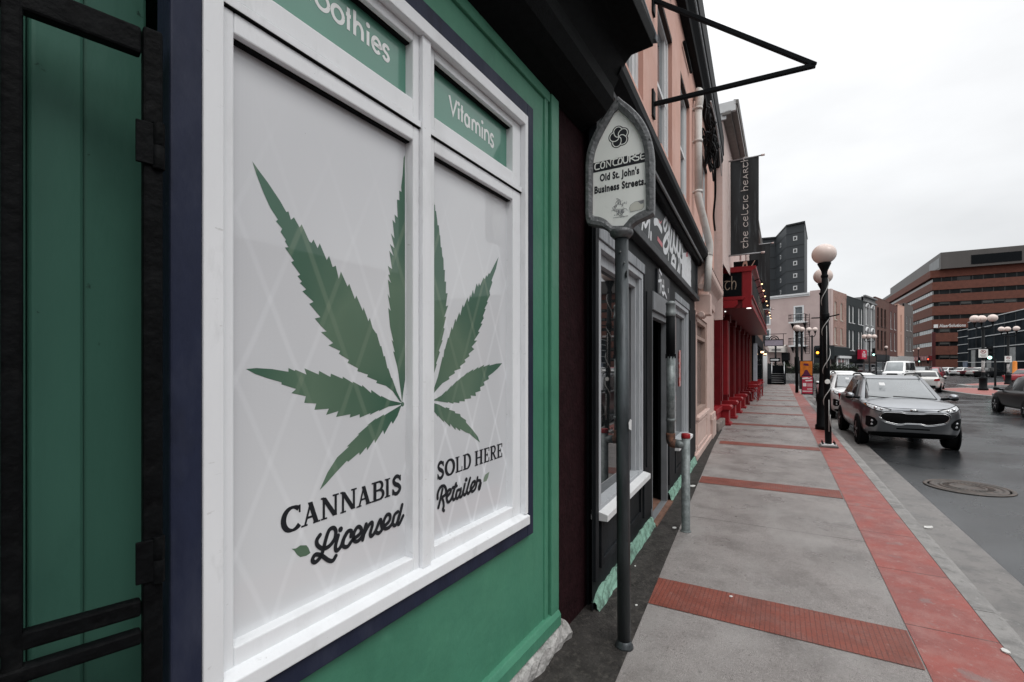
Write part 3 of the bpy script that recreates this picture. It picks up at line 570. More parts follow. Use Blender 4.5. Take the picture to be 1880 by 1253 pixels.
# cannabis leaf print
leafmat = M('green_leaf_print', (.040, .112, .072), .45, var=.35, scale=3.2, coat=.6, stain=(.095, .155, .088), sscale=3.0, samt=.38, detail=1)
def leaf_nodes():
    nt = leafmat.node_tree; N = nt.nodes; L = nt.links; b = N['Principled BSDF']
    tc = N.new('ShaderNodeTexCoord'); d = N.new('ShaderNodeVectorMath'); d.operation = 'DISTANCE'; cx_, cz_ = GF.pix(742, 742, -YG); d.inputs[1].default_value = (cx_, YG, cz_); L.new(tc.outputs['Object'], d.inputs[0])
    n = N.new('ShaderNodeTexNoise'); n.inputs['Scale'].default_value = 5; L.new(tc.outputs['Object'], n.inputs[0])
    a = N.new('ShaderNodeMath'); a.operation = 'MULTIPLY_ADD'; a.inputs[1].default_value = .25; L.new(n.outputs['Fac'], a.inputs[0]); L.new(d.outputs['Value'], a.inputs[2])
    r = N.new('ShaderNodeValToRGB'); e = r.color_ramp.elements; e[0].position = .16; e[0].color = (.038, .108, .070, 1); e[1].position = .85; e[1].color = (.045, .125, .080, 1)
    q = e.new(.36); q.color = (.092, .160, .108, 1); q = e.new(.50); q.color = (.112, .185, .125, 1); q = e.new(.66); q.color = (.058, .130, .088, 1)
    L.new(a.outputs[0], r.inputs[0])
    sx = N.new('ShaderNodeSeparateXYZ'); L.new(tc.outputs['Object'], sx.inputs[0]); lines = []
    for sgn in (1, -1):
        k = N.new('ShaderNodeMath'); k.operation = 'MULTIPLY_ADD'; k.inputs[1].default_value = 2.35 * sgn; L.new(sx.outputs[0], k.inputs[0]); L.new(sx.outputs[2], k.inputs[2])
        k3 = N.new('ShaderNodeMath'); k3.operation = 'ADD'; k3.inputs[1].default_value = 30.015; L.new(k.outputs[0], k3.inputs[0])
        p = N.new('ShaderNodeMath'); p.operation = 'PINGPONG'; p.inputs[1].default_value = .21; L.new(k3.outputs[0], p.inputs[0])
        m_ = N.new('ShaderNodeMapRange'); m_.inputs[1].default_value = .012; m_.inputs[2].default_value = .026; m_.inputs[3].default_value = .45; m_.inputs[4].default_value = 0; L.new(p.outputs[0], m_.inputs[0]); lines.append(m_)
    ad = N.new('ShaderNodeMath'); ad.operation = 'ADD'; L.new(lines[0].outputs[0], ad.inputs[0]); L.new(lines[1].outputs[0], ad.inputs[1])
    mx = N.new('ShaderNodeMix'); mx.data_type = 'RGBA'; L.new(ad.outputs[0], mx.inputs[0]); L.new(r.outputs[0], mx.inputs['A']); mx.inputs['B'].default_value = (.17, .24, .17, 1); L.new(mx.outputs['Result'], b.inputs['Base Color'])
leaf_nodes()
L1, L2 = crop(440, 280, 3.9156), crop(440, 600, 3.9156); R1, R2 = crop(780, 330, 4.641), crop(780, 580, 4.641)
P = Print(YG - .0005)
A = [L1(p) for p in [(90,65),(140,135),(200,215),(290,350),(335,430),(350,425),(368,485),(390,468),(430,540),(445,518),(500,640),(515,652),(530,628),(560,690),(575,655),(625,775),(642,745),(668,825),(690,815),(712,910),(727,857),(775,965),(787,945),(828,1055),(838,1030),(885,1140),(890,1115),(925,1215),(935,1190)]]
A += [L2(p) for p in [(955,10),(978,45),(985,50),(1010,140),(1018,140),(1035,215),(1043,210),(1062,300),(1068,300),(1090,370),(1095,370),(1130,470),(1166,545),(1150,538),(1100,465),(1050,425),(980,405),(988,390),(915,360),(922,345),(845,320),(850,300),(775,260),(785,240),(712,195),(722,175),(637,135),(672,118),(585,40),(625,35)]]
A += [L1(p) for p in [(585,1250),(540,1195),(580,1185),(500,1090),(530,1075),(450,1000),(478,985),(432,940),(447,930),(415,890),(435,880),(370,790),(390,780),(325,685),(350,682),(325,640),(332,630),(293,572),(305,550),(260,495),(275,485),(220,400),(170,290),(120,160)]]
B = [L1(p) for p in [(1187,20),(1178,40),(1172,150),(1160,250),(1163,285),(1147,275),(1148,345),(1130,340),(1135,470),(1113,447),(1118,510),(1098,485),(1112,620),(1087,582),(1112,690),(1080,660),(1105,745),(1075,708),(1095,840),(1065,817),(1080,880),(1067,880),(1088,940),(1065,915),(1080,1050),(1063,1018),(1085,1140),(1068,1118)]]
B += [L2(p) for p in [(1080,0),(1105,110),(1092,95),(1115,185),(1103,178),(1130,280),(1128,270),(1145,360),(1142,350),(1167,545),(1176,470),(1189,380)]]
Cc = [L2(p) for p in [(45,305),(120,298),(230,305),(350,325),(350,298),(395,318),(400,310),(480,345),(465,300),(568,345),(570,318),(652,362),(655,338),(740,375),(740,360),(812,405),(812,395),(880,432),(880,420),(945,478),(945,455),(1015,505),(1015,497),(1080,530),(1166,550),(1150,562),(1070,575),(1000,608),(1003,600),(935,635),(940,622),(862,655),(862,630),(790,655),(795,630),(692,650),(708,608),(620,635),(640,590),(537,598),(550,553),(463,548),(475,500),(372,478),(405,448),(300,415),(300,400),(200,372),(110,340)]]
D = [L2(p) for p in [(1166,560),(1100,600),(1035,640),(1038,630),(975,668),(985,655),(915,710),(928,705),(848,775),(858,775),(770,862),(785,862),(700,940),(630,1050),(575,1175),(620,1130),(690,1050),(770,965),(780,972),(858,905),(862,925),(912,865),(915,890),(968,810),(972,838),(1030,745),(1038,775),(1090,680),(1100,700),(1135,640),(1155,585)]]
E_ = [R1(p) for p in [(66,20),(70,60),(75,150),(80,215),(86,215),(88,265),(95,270),(105,350),(108,390),(118,390),(125,470),(130,480),(135,575),(143,580),(148,650),(158,675),(160,770),(170,770),(168,870),(180,870),(178,970),(193,968),(178,1080),(198,1073),(165,1170),(180,1170),(168,1240)]]
E_ += [R2(p) for p in [(180,8),(158,105),(168,110),(143,210),(151,210),(118,300),(128,310),(94,410),(102,410),(75,500),(66,520)]]
G_ = [R1(p) for p in [(627,660),(605,760),(568,860),(575,875),(550,950),(555,985),(528,1040),(535,1050),(508,1100),(518,1105),(493,1165),(502,1180),(473,1230)]]
G_ += [R2(p) for p in [(500,5),(473,65),(490,68),(453,135),(466,140),(418,212),(445,212),(398,265),(420,285),(373,325),(380,345),(338,375),(346,395),(298,430),(305,450),(250,470),(256,490),(203,522),(210,540),(150,575),(100,630),(66,672),(66,650),(110,520),(150,350),(158,355),(165,290),(172,280),(195,190),(203,190),(228,95),(235,120),(262,30),(268,50)]]
G_ += [R1(p) for p in [(258,1190),(265,1215),(292,1130),(300,1160),(322,1065),(330,1090),(362,1005),(372,1045),(385,980),(392,1005),(408,940),(418,980),(440,885),(452,915),(460,880),(470,905),(500,835),(510,850),(522,815),(530,830),(545,795),(552,805),(600,710)]]
H_ = [R2(p) for p in [(658,405),(610,408),(550,425),(552,415),(500,435),(503,418),(452,450),(457,435),(410,470),(413,455),(360,490),(365,480),(318,525),(322,515),(272,560),(278,548),(225,605),(230,590),(180,650),(185,635),(140,680),(66,722),(120,730),(195,742),(195,735),(240,750),(245,738),(293,745),(295,728),(340,730),(338,712),(393,705),(390,680),(435,685),(430,655),(475,640),(470,610),(508,592),(500,565),(545,540),(540,515),(575,490),(620,450)]]
I_ = [R2(p) for p in [(66,742),(120,758),(175,788),(178,780),(210,790),(205,800),(255,815),(258,830),(300,838),(305,860),(350,890),(350,910),(400,965),(450,1030),(468,1080),(430,1050),(380,1005),(350,995),(300,965),(300,985),(262,950),(260,975),(215,920),(215,948),(160,890),(163,910),(110,850),(112,862),(66,800)]]
for poly in (A, B, Cc, D, E_, G_, H_, I_): P.poly(poly, True)
P.disc(L2((1170, 558)), .008)
P.build('leaf_print', leafmat, win)
P = Print(YG - .0005); P.map = crop(500, 850, 6.265)
P.poly([(220,990),(270,985),(320,950),(390,948),(415,980),(437,1037),(390,1070),(320,1085),(285,1060),(250,1010)])
P.build('small_leaf_print', M('pale_green_leaf_print', (.085, .15, .095), .45, var=.1, coat=.6), win)
P = Print(YG - .0005); P.map = crop(790, 800, 8.353); P.poly([(905,555),(885,640),(860,700),(812,712),(820,650),(840,600)])
P.build('small_leaf_print', M('paler_leaf_print', (.20, .27, .20), .45, var=.1, coat=.6), win)
# black words
P = Print(YG - .0008)
c5, c6 = crop(500, 850, 6.265), crop(790, 800, 8.353)
P.map = c5
for ch, a, b in (('C', 100, 335), ('A', 330, 548), ('N', 555, 762), ('N', 778, 968), ('A', 965, 1135), ('B', 1138, 1284), ('I', 1290, 1352), ('S', 1368, 1487)):
    def T(p, a=a, b=b):
        x = a + (b - a) * p[0]; yb = 745 - .356 * (x - 340); yt = 405 - .2966 * (x - 565)
        return (x, yb + (yt - yb) * p[1])
    serif_letter(P, ch, T)
W5 = .0125
for st in ([(545,830),(508,890),(518,950),(575,985),(645,962),(710,880),(727,790),(700,748),(650,775),(612,880),(585,985),(552,1080),(492,1142),(458,1118),(492,1056),(565,1068),(640,1120),(692,1125),(727,1070)],
           [(755,835),(722,960),(737,1010),(785,960),(818,870),(862,792),(905,785),(900,845)], [(862,792),(818,880),(812,955),(862,962),(920,885),(1000,820),(1020,762),(982,735),(938,800),(932,885),(975,902),(1030,840),(1075,705)],
           [(1075,705),(1036,885)], [(1045,830),(1100,725),(1140,685),(1146,722),(1122,815),(1140,842),(1185,780),(1238,650),(1250,720),(1258,765),(1222,808),(1190,800)],
           [(1270,740),(1340,670),(1350,602),(1312,600),(1276,680),(1282,750),(1330,748),(1378,690),(1400,602),(1440,562)], [(1398,610),(1380,690),(1408,720),(1450,640),(1490,482)], [(1470,560),(1440,660),(1452,708),(1500,610)]):
    P.stroke(st, W5)
P.disc(c5((780, 765)), .0085)
P.build('lettering', ink, win)
P = Print(YG - .0008); P.map = c6
for ch, a, b in (('S', 98, 218), ('O', 224, 374), ('L', 380, 492), ('D', 496, 624), ('H', 678, 806), ('E', 816, 904), ('R', 912, 1014), ('E', 1018, 1100)):
    def T(p, a=a, b=b):
        x = a + (b - a) * p[0]; yb = 578 - .355 * (x - 385); yt = 335 - .3086 * (x - 382)
        return (x, yb + (yt - yb) * p[1])
    serif_letter(P, ch, T)
W6 = .0125
for st in ([(108,968),(112,880),(152,792),(208,772),(238,830),(228,900),(182,950),(196,1010),(202,1080),(190,1130),(206,1152)], [(182,825),(156,950),(120,1105)],
           [(250,940),(300,880),(310,832),(272,842),(246,930),(266,1020),(322,960),(390,735)], [(352,850),(338,930),(352,985),(388,940),(405,850),(440,830)], [(338,800),(402,772)], [(405,855),(386,930),(410,965),(452,890),(466,812)], [(452,880),(438,925),(462,942),(492,890),(526,742)],
           [(500,850),(496,875),(520,912),(548,860),(606,652)], [(570,790),(556,850),(576,890),(612,840),(668,760),(680,702),(642,722),(612,810),(640,858),(690,800),(720,642)], [(712,690),(765,695),(738,790),(750,822),(772,730)]):
    P.stroke(st, W6)
P.disc(c6((546, 675)), .009)
P.build('lettering', ink, win)
# white words on the upper panes
P = Print(YG - .0008); P.map = crop(520, 0, 6.9625)
def sans(P, word, boxes, yb, yt, wd):
    for ch, a, b in zip(word, boxes[::2], boxes[1::2]):
        for st in SANS[ch]:
            q = [(a + (b - a) * x, yb(a + (b - a) * x) + (yt(a + (b - a) * x) - yb(a + (b - a) * x)) * y) for x, y in st]
            P.stroke(q, wd, sm=(ch in 'sS'), round_=False, n=5)
        if ch == 'i':
            x = (a + b) / 2; P.disc(P.map((x, yb(x) + (yt(x) - yb(x)) * 1.42)), wd * .72)
sans(P, 'Smoothies', (-215, -60, -20, 330, 408, 578, 622, 765, 795, 865, 910, 1010, 1065, 1095, 1138, 1240, 1272, 1350), lambda x: 455 + .788 * (x - 915), lambda x: 400 + .82 * (x - 1075), .0115)
wl_ = M('white_vinyl_letters', (.78, .80, .79), .4, var=.03, coat=.5); P.build('white_lettering', wl_, win)
P = Print(YG - .0008); P.map = crop(790, 110, 5.967)
sans(P, 'Vitamins', (207, 288, 300, 318, 328, 362, 376, 428, 458, 540, 558, 576, 594, 640, 657, 690), lambda x: 605 + .81 * (x - 248), lambda x: 535 + .79 * (x - 310), .0115)
P.build('white_lettering', wl_, win)
# black cornice with its moulded end, and the dark pilaster
prof = [(0, 2.975), (.10, 3.02), (.16, 3.06), (.20, 3.12), (.205, 3.19), (.24, 3.256), (.272, 3.316), (.311, 3.355), (.435, 3.364), (.447, 3.43), (.42, 3.51), (.375, 3.66), (.34, 3.85), (.30, 4.2), (0, 4.2)]
m = MB(); m.extr([(-o, z) for o, z in prof], 'x', -3.4, .33); m.build('cornice', blackrough, shop, bevel=.004)
m = MB()
for xx in (.345,):
    m.extr([(-.45, 3.40), (-.452, 3.44), (-.425, 3.52), (-.38, 3.67), (-.345, 3.86), (-.25, 3.86), (-.30, 3.6), (-.37, 3.42)], 'x', .331, .37)
m.build('cornice_end', M('weathered_lead_cap', (.065, .075, .085), .5, var=.4, scale=12, bump=.4, bscale=40, stain=(.012, .013, .014), sscale=14, samt=.4), shop, bevel=.003)
m = MB(); m.box(-.05, .41, .004, .5, -.02, 3.3); m.build('pilaster', maroon, shop)
m = MB(); m.box(.412, .497, -.012, .5, -.02, 3.32); m.box(.455, .49, -.026, -.012, -.02, 3.1); m.build('corner_post', black, shop, bevel=.005)
# recessed door boards on the left
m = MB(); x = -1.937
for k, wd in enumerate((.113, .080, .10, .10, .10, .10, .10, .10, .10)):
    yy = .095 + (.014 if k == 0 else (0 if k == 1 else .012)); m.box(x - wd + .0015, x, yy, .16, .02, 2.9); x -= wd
m.build('door', green_shaded, shop, bevel=.007)
m = MB(); m.box(-3.1, -1.937, -.01, .2, 2.6, 3.0); m.build('door_lintel', green, shop)

# ------------------------------------------------------------------ iron gate standing ajar in front of the green door
hx, hz_ = GF.pix(277, 600, .03)
gl = GF.w(hx, .035, 0)
gate = thing('security_gate', 'black iron security gate standing ajar before the green door', 'gate', gl, GF.rz + math.pi - R(14))
m = MB()                                             # local +x runs away from the hinge, towards the viewer's left
m.box(-.016, .016, -.014, .014, .12, 2.185); m.box(.178, .205, -.014, .014, .12, 2.15); m.box(.38, .42, -.014, .014, .12, 2.19); m.box(.62, .66, -.014, .014, .12, 2.19)
m.box(.018, .66, -.013, .013, 2.128, 2.18); m.box(.018, .66, -.012, .012, 1.035, 1.068); m.box(.018, .66, -.010, .016, .982, 1.010); m.box(.018, .66, -.012, .012, .16, .20)
m.build('frame', iron, gate, bevel=.005)
for z in (1.955, 1.14):
    m = MB(); m.lathe([(.011, z - .046), (.011, z - .002), (.0095, z), (.011, z + .002), (.011, z + .046)], (-.008, .014, 0), 10); m.box(-.014, .028, .0135, .020, z - .04, z + .042)
    m.build('hinge', iron, gate, bevel=.002)

# ------------------------------------------------------------------ salmon building with the charcoal shop below
DP = ground(1087, 1125); DQ = ground(1269, 858)
DF = Fac(DP[:2], (DQ[0] - DP[0], DQ[1] - DP[1]))
town = thing('town_house', 'salmon upper storey above a graffitied charcoal shopfront and a dusty pink shop', 'building', (*DF.p, 0), DF.rz)
SH = [(.10, 1.40, .575, 2.335), (1.80, 2.70, .02, 2.06), (3.16, 4.40, .545, 2.335)]
m = MB(); wall_holes(m, .0, 5.22, -.02, 2.56, SH, 0, .10)
m.box(.0, 5.2, .35, 4, -.02, 2.5); m.build('shopfront_wall', shopblack, town)
m = MB()
for a, b in ((.02, .085), (1.42, 1.76), (2.74, 3.12), (4.43, 5.2)):
    m.box(a, b, -.018, .01, .18, 2.42)
    if b - a > .2: m.box(a + .07, b - .07, -.028, -.015, .62, 2.2)
for a, b in ((.10, 1.40), (3.16, 4.40)):
    frame_rect(m, a + .05, b - .05, .22, .53, .05, -.016, .01)
m.build('panelling', shopblack, town, bevel=.004)
for (a, b, c, d) in (SH[0], SH[2]):
    m = MB(); frame_rect(m, a + .001, b - .001, c + .001, d - .001, .05, -.012, .09); m.box(a + .05, b - .05, .03, .09, d - .13, d - .05)
    m.box(b - .09, b - .05, .0, .05, c + .05, d - .05); m.box(b - .12, b - .09, .03, .07, c + .05, d - .05)
    wn = m.build('shop_window', greywood2, town, bevel=.003)
    MB().box(a + .04, b - .04, .07, .08, c + .04, d - .04).build('pane', shopglass, wn)
    m = MB(); m.extr([(.1, c - .035), (-.07, c - .035), (-.07, c + .008), (.09, c + .05)], 'x', a - (0 if a < 1 else .03), b + .03); m.build('sill', whitepaint, wn, bevel=.003)
    m = MB(); m.box(a - .02, b + .02, -.024, -.0, d + .002, d + .085); m.build('head_board', greywood, wn, bevel=.003)
# red poster inside the further window
m = MB(); m.box(4.02, 4.16, .060, .066, 1.25, 1.75); m.build('window_poster', M('red_white_poster', (.45, .08, .07), .5, var=.5, scale=30, stain=(.6, .58, .56), sscale=18, samt=.45), town)
m = MB(); frame_rect(m, 1.80, 2.70, .02, 2.06, .055, -.005, .06, wb=.005); m.box(1.77, 2.73, -.03, .02, 2.065, 2.24)
dr = m.build('door', M('grey_door_frame_paint', (.17, .18, .19), .5, var=.2, scale=6), town, bevel=.003)
m = MB(); m.box(1.855, 2.645, .16, .20, .03, 2.0); m.build('door_leaf', M('black_door_paint', (.006, .007, .008), .35, var=.3), dr)
m = MB(); m.box(1.78, 2.72, -.06, .2, -.02, .022); m.build('door_step', M('worn_brick_step', (.16, .085, .06), .8, var=.4, scale=12, bump=.6, bscale=40), dr)
# tagged little sign over the door
m = MB(); m.box(2.02, 2.72, -.022, -.0, 2.245, 2.50); ts = m.build('tag_sign', M('black_tag_board', (.010, .012, .016), .5, var=.3, scale=9), town)
P = Print(-.0225)
for st in ([(2.12,2.45),(2.15,2.36),(2.14,2.28)], [(2.06,2.38),(2.2,2.41)], [(2.24,2.42),(2.24,2.30),(2.34,2.30)], [(2.34,2.43),(2.36,2.30)], [(2.25,2.36),(2.36,2.37)], [(2.30,2.27),(2.4,2.31),(2.52,2.27)], [(2.10,2.50),(2.22,2.475)], [(2.62,2.38),(2.63,2.35)]): P.stroke(st, .028)
P.build('graffiti', paintwhite, ts)
# sign band with graffiti
m = MB(); m.box(.0, 5.22, -.075, .02, 2.56, 2.63); m.box(5.14, 5.22, -.05, .02, 2.63, 3.12); m.build('sign_ledge', M('grey_ledge_paint', (.045, .049, .053), .5, spec=.2, var=.3, scale=7, stain=(.02, .022, .025), sscale=6, samt=.45), town, bevel=.006)
m = MB(); m.box(.0, 5.14, -.03, .02, 2.63, 3.13)
sb = m.build('sign_board', M('smeared_black_board', (.014, .018, .021), .5, spec=.2, var=.4, scale=5, stain=(.065, .078, .088), sscale=3.5, samt=.33, stretch=(1, 1, .5)), town)
def c3(p): return DF.pix(1160 + p[0] / 6.9625, 380 + p[1] / 6.9625, .031)
P = Print(-.031); P.map = c3
for st, wd in (([(130,290),(150,180),(175,250),(225,150),(225,250),(215,420)], .05), ([(246,345),(243,400)], .07), ([(290,195),(330,200),(380,300)], .09),
               ([(440,140),(405,220),(425,300),(455,200),(440,150)], .06), ([(475,210),(470,330),(440,380),(405,470),(415,560),(450,560),(470,470),(455,380)], .085), ([(490,230),(480,400),(490,560)], .06),
               ([(510,320),(495,500),(520,560),(540,300)], .09), ([(545,290),(540,480),(565,560),(585,350)], .09), ([(590,370),(580,560),(605,620),(615,450)], .09), ([(625,500),(615,650),(645,700),(650,560)], .08), ([(640,470),(640,600)], .05),
               ([(470,600),(465,680)], .04), ([(500,820),(515,660),(545,650),(550,760),(520,740)], .08), ([(560,680),(555,800),(575,870),(600,760)], .09), ([(600,640),(605,820),(590,880)], .06), ([(620,700),(612,860)], .05)): P.stroke(st, wd * .78)
for st in ([(655,670),(745,650)], [(650,760),(748,760)], [(648,860),(748,880)], [(690,920),(748,1000)], [(700,690),(698,900)], [(735,700),(740,980)], [(665,700),(650,900)]): P.stroke(st, .16)
P.build('graffiti', paintwhite, sb)
P = Print(-.0325); P.map = c3
P.poly([(328,375),(392,470),(388,525),(325,430)]); P.poly([(340,150),(360,200),(385,170),(372,215),(350,210)]); P.poly([(692,590),(715,570),(718,640),(690,640)])
P.build('pink_graffiti', pinkpaint, sb)
# gutter cornice of the shop, lead flashing above
m = MB(); m.extr([(.0, 3.13), (-.085, 3.13), (-.10, 3.155), (-.115, 3.20), (-.185, 3.25), (-.20, 3.28), (-.20, 3.345), (-.18, 3.35), (-.17, 3.31), (0, 3.33)], 'x', -.06, 5.28)
m.extr([(-.118, 3.165), (-.132, 3.17), (-.132, 3.20), (-.118, 3.205)], 'x', -.06, 5.28, 1); m.build('gutter_cornice', [black, M('grey_edge_strip', (.12, .125, .13), .5, var=.3)], town)
m = MB(); m.extr([(-.185, 3.352), (0, 3.60), (0, 3.56), (-.17, 3.335)], 'x', -.06, 5.28); m.build('flashing', flash, town)
# teal plinth with ragged top
m = MB(); rr = random.Random(5)
for a, b in ((.02, 1.79), (2.72, 5.18)):
    n = int((b - a) / .06); rows = 5
    vs = []
    for i in range(n + 1):
        s = a + (b - a) * i / n; top = .098 + rr.uniform(-.008, .009)
        if i == 0 and a < .1: top = .05
        for j in range(rows): z = top * j / (rows - 1); vs.append((s, -.045 + .028 * j / (rows - 1) + rr.uniform(-.006, .006), z + rr.uniform(-.006, .006) * (j > 0)))
        vs.append((s, .01, top))
    r1 = rows + 1
    m.add(vs, [(i * r1 + j, (i + 1) * r1 + j, (i + 1) * r1 + j + 1, i * r1 + j + 1) for i in range(n) for j in range(rows)], smooth=False)
m.build('plinth', teal, town)
# dusty pink ground floor further on
PW = (5.50, 7.25, .70, 2.38)
m = MB(); wall_holes(m, 5.24, 8.85, -.02, 3.0, [PW], 0, .14); m.box(5.24, 8.85, .3, 4, -.02, 3.0); m.box(8.73, 8.85, 0, .4, -.02, 3.4); m.build('pink_shop_wall', pinkwall, town)
m = MB(); frame_rect(m, 5.5, 7.25, .70, 2.38, .09, .02, .13); m.box(5.59, 7.16, .03, .12, 2.0, 2.06)
wn = m.build('shop_window', M('taupe_frame_paint', (.33, .235, .20), .6, var=.1), town, bevel=.004)
MB().box(5.55, 7.2, .10, .11, .75, 2.34).build('pane', M('brown_grey_glass', (.16, .125, .115), .15, ior=1.4, var=.3, spec=.3), wn)
P = Print(.0995)
for k, z in enumerate((1.9, 1.75, 1.35, 1.15)): P.stroke(arc(6.3, z, .12, .05, 20, 330, 10), .035)
P.build('window_decal', M('faint_brown_decal', (.10, .07, .065), .5, var=.2), wn)
m = MB(); m.extr([(.1, .64), (-.05, .64), (-.05, .69), (.02, .70), (.1, .72)], 'x', 5.42, 7.33); m.build('sill', pinkwall, wn, bevel=.004)
m = MB(); frame_rect(m, 5.55, 7.2, .14, .58, .05, -.014, .01); frame_rect(m, 5.3, 5.48, .2, 2.4, .03, -.010, .01); m.box(8.0, 8.85, -.05, .02, 0, .40); m.box(7.9, 8.87, -.035, .02, .40, .52); m.box(5.26, 8.0, -.03, .02, 0, .10)
m.build('pink_trim', pinkwall, town, bevel=.006)
m = MB(); m.extr([(.0, 2.72), (-.04, 2.72), (-.05, 2.84), (-.10, 2.98), (-.18, 3.06), (-.20, 3.10), (-.20, 3.20), (-.0, 3.32)], 'x', 5.30, 8.60)
m.extr([(-.15, 3.06), (-.20, 3.09), (-.21, 3.20), (-.15, 3.23)], 'x', 8.59, 8.70); m.build('pink_cornice', pinkwall, town, bevel=.008)
m = MB()
for k in range(16): m.box(5.4 + .21 * k, 5.46 + .21 * k, -.19, -.06, 3.215, 3.262)
m.build('cornice_cleats', M('brown_cleat', (.10, .06, .05), .7, var=.2), town)
# upper storey
UW = [(.55, 1.457), (2.12, 3.03), (3.70, 4.61), (6.42, 7.30)]
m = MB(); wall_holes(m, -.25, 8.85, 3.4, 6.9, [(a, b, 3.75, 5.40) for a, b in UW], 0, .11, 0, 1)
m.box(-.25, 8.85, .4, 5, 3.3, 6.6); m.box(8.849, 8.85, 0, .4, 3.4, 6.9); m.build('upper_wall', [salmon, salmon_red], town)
for a, b in UW:
    m = MB(); frame_rect(m, a, b, 3.76, 5.39, .075, .045, .11); m.box(a + .07, b - .07, .055, .1, 4.55, 4.6); m.box(b - .16, b - .08, .06, .1, 3.83, 5.32)
    wn = m.build('window', whitepaint, town); MB().box(a + .06, b - .06, .09, .1, 3.8, 5.35).build('pane', greyglass, wn)
    m = MB(); m.box(a - .06, b + .06, -.05, .02, 3.70, 3.755); m.build('sill', salmon, wn)
    m = MB(); m.box(a + .002, b - .002, .0, .045, 5.36, 5.41); m.build('head_shade', M('head_shade_brown', (.035, .018, .014), .7, var=.2), wn)  # shade of the window head, put in as a dark brown strip
    m = MB(); m.tube([(a + .1, -.03, 5.83), (b - .08, -.03, 5.83)], .022, 6); m.build('iron_rail', black, wn)
# boxed eave, black
m = MB(); m.extr([(.02, 6.08), (-.10, 6.08), (-.115, 6.12), (-.175, 6.20), (-.185, 6.34), (-.20, 6.36), (-.20, 6.75), (.02, 6.9)], 'x', -.3, 9.02); m.extr([(-.186, 6.225), (-.192, 6.225), (-.192, 6.245), (-.186, 6.245)], 'x', -.3, 9.0, 1)
m.build('eave', [black, flash], town)
m = MB(); m.add([(-.3, -.2, 6.76), (9.02, -.2, 6.76), (9.02, 5, 9.6), (-.3, 5, 9.6)], [(0, 1, 2, 3)]); m.build('roof', M('dark_roof_felt', (.04, .04, .042), .8), town)
# downpipe and its offset boxes
m = MB(); m.tube(smooth_pts([(5.12, -.02, 5.72), (5.04, -.08, 5.80), (4.98, -.10, 5.66), (4.98, -.08, 5.50)], 5), .06, 12); m.tube([(4.98, -.08, 5.52), (4.98, -.08, 4.20)], .055, 12)
m.tube(smooth_pts([(4.98, -.08, 4.22), (4.99, -.09, 4.08), (5.22, -.20, 3.56), (5.26, -.22, 3.42), (5.26, -.21, 3.28)], 6), .055, 12); m.tube([(5.26, -.21, 3.32), (5.28, -.18, 2.72)], .055, 12)
for z in (5.5, 5.0, 4.22): m.lathe([(.062, z - .02), (.066, z - .02), (.066, z + .02), (.062, z + .02)], (4.98, -.08, 0), 12); m.box(4.95, 5.01, -.09, .01, z - .012, z + .012)
m.build('downpipe', pipewhite, town)
m = MB(); m.box(5.42, 5.66, -.22, .01, 2.36, 2.70); m.box(5.60, 5.70, -.17, -.04, 2.62, 2.98); m.tube([(5.26, -.09, 2.36), (5.60, -.09, 2.36)], .05, 10); m.tube([(5.26, -.09, 2.80), (5.50, -.09, 2.80)], .05, 10); m.build('duct_box', pinkwall, town, bevel=.012)
cable_local = []
# tangle of cables under the end of the eave
cb = thing('cable_bundle', 'tangle of black cables hanging below the eave beside the white downpipe', 'cables', DF.w(6.3, .15, 5.2), DF.rz)
rr = random.Random(11); m = MB()
for k in range(11):
    x0 = rr.uniform(-.6, .2); pts = [(x0, rr.uniform(-.05, .1), rr.uniform(.6, .85))]
    for j in range(6): pts.append((x0 + rr.uniform(-.35, .55), rr.uniform(-.12, .08), .5 - j * .12 + rr.uniform(-.15, .15)))
    pts.append((rr.uniform(.1, .9), .05, rr.uniform(.1, .8))); m.tube(smooth_pts(pts, 6), .012, 6)
m.tube(smooth_pts([(.2, -.05, .1), (.7, -.02, -.35), (1.2, .05, -.62), (1.9, .08, -.75)], 6), .022, 6)
m.build('cable', plastic, cb)
m = MB(); m.tube(smooth_pts([(-.5, -.04, .8), (.0, -.09, .6), (.5, -.11, .35), (1.1, -.10, .1)], 8), .013, 6); m.build('white_cable', whitepaint, cb)
m = MB(); m.box(-.12, .12, -.07, .0, .12, .40); m.build('splice_box', plastic, cb, bevel=.02)

# ------------------------------------------------------------------ triangular bracket without its sign
A0 = DF.w(1.87, 0, 4.06); A1 = DF.w(1.87, 0, 5.06)
br = thing('sign_bracket', 'empty triangular black steel bracket projecting from the salmon wall', 'bracket', A0, DF.rz)
tip = (0, -1.335, -.012)
m = MB(); m.tube([(0, -.02, 0), tip], .026, 4); m.build('arm', black, br, bevel=.004)
m = MB(); m.tube([(0, -.02, 1.0), tip], .026, 4); m.build('arm', black, br, bevel=.004)
for z in (0, 1.0):
    m = MB(); m.box(-.05, .05, -.02, .0, z - .13, z + .13); m.build('wall_plate', black, br, bevel=.003)
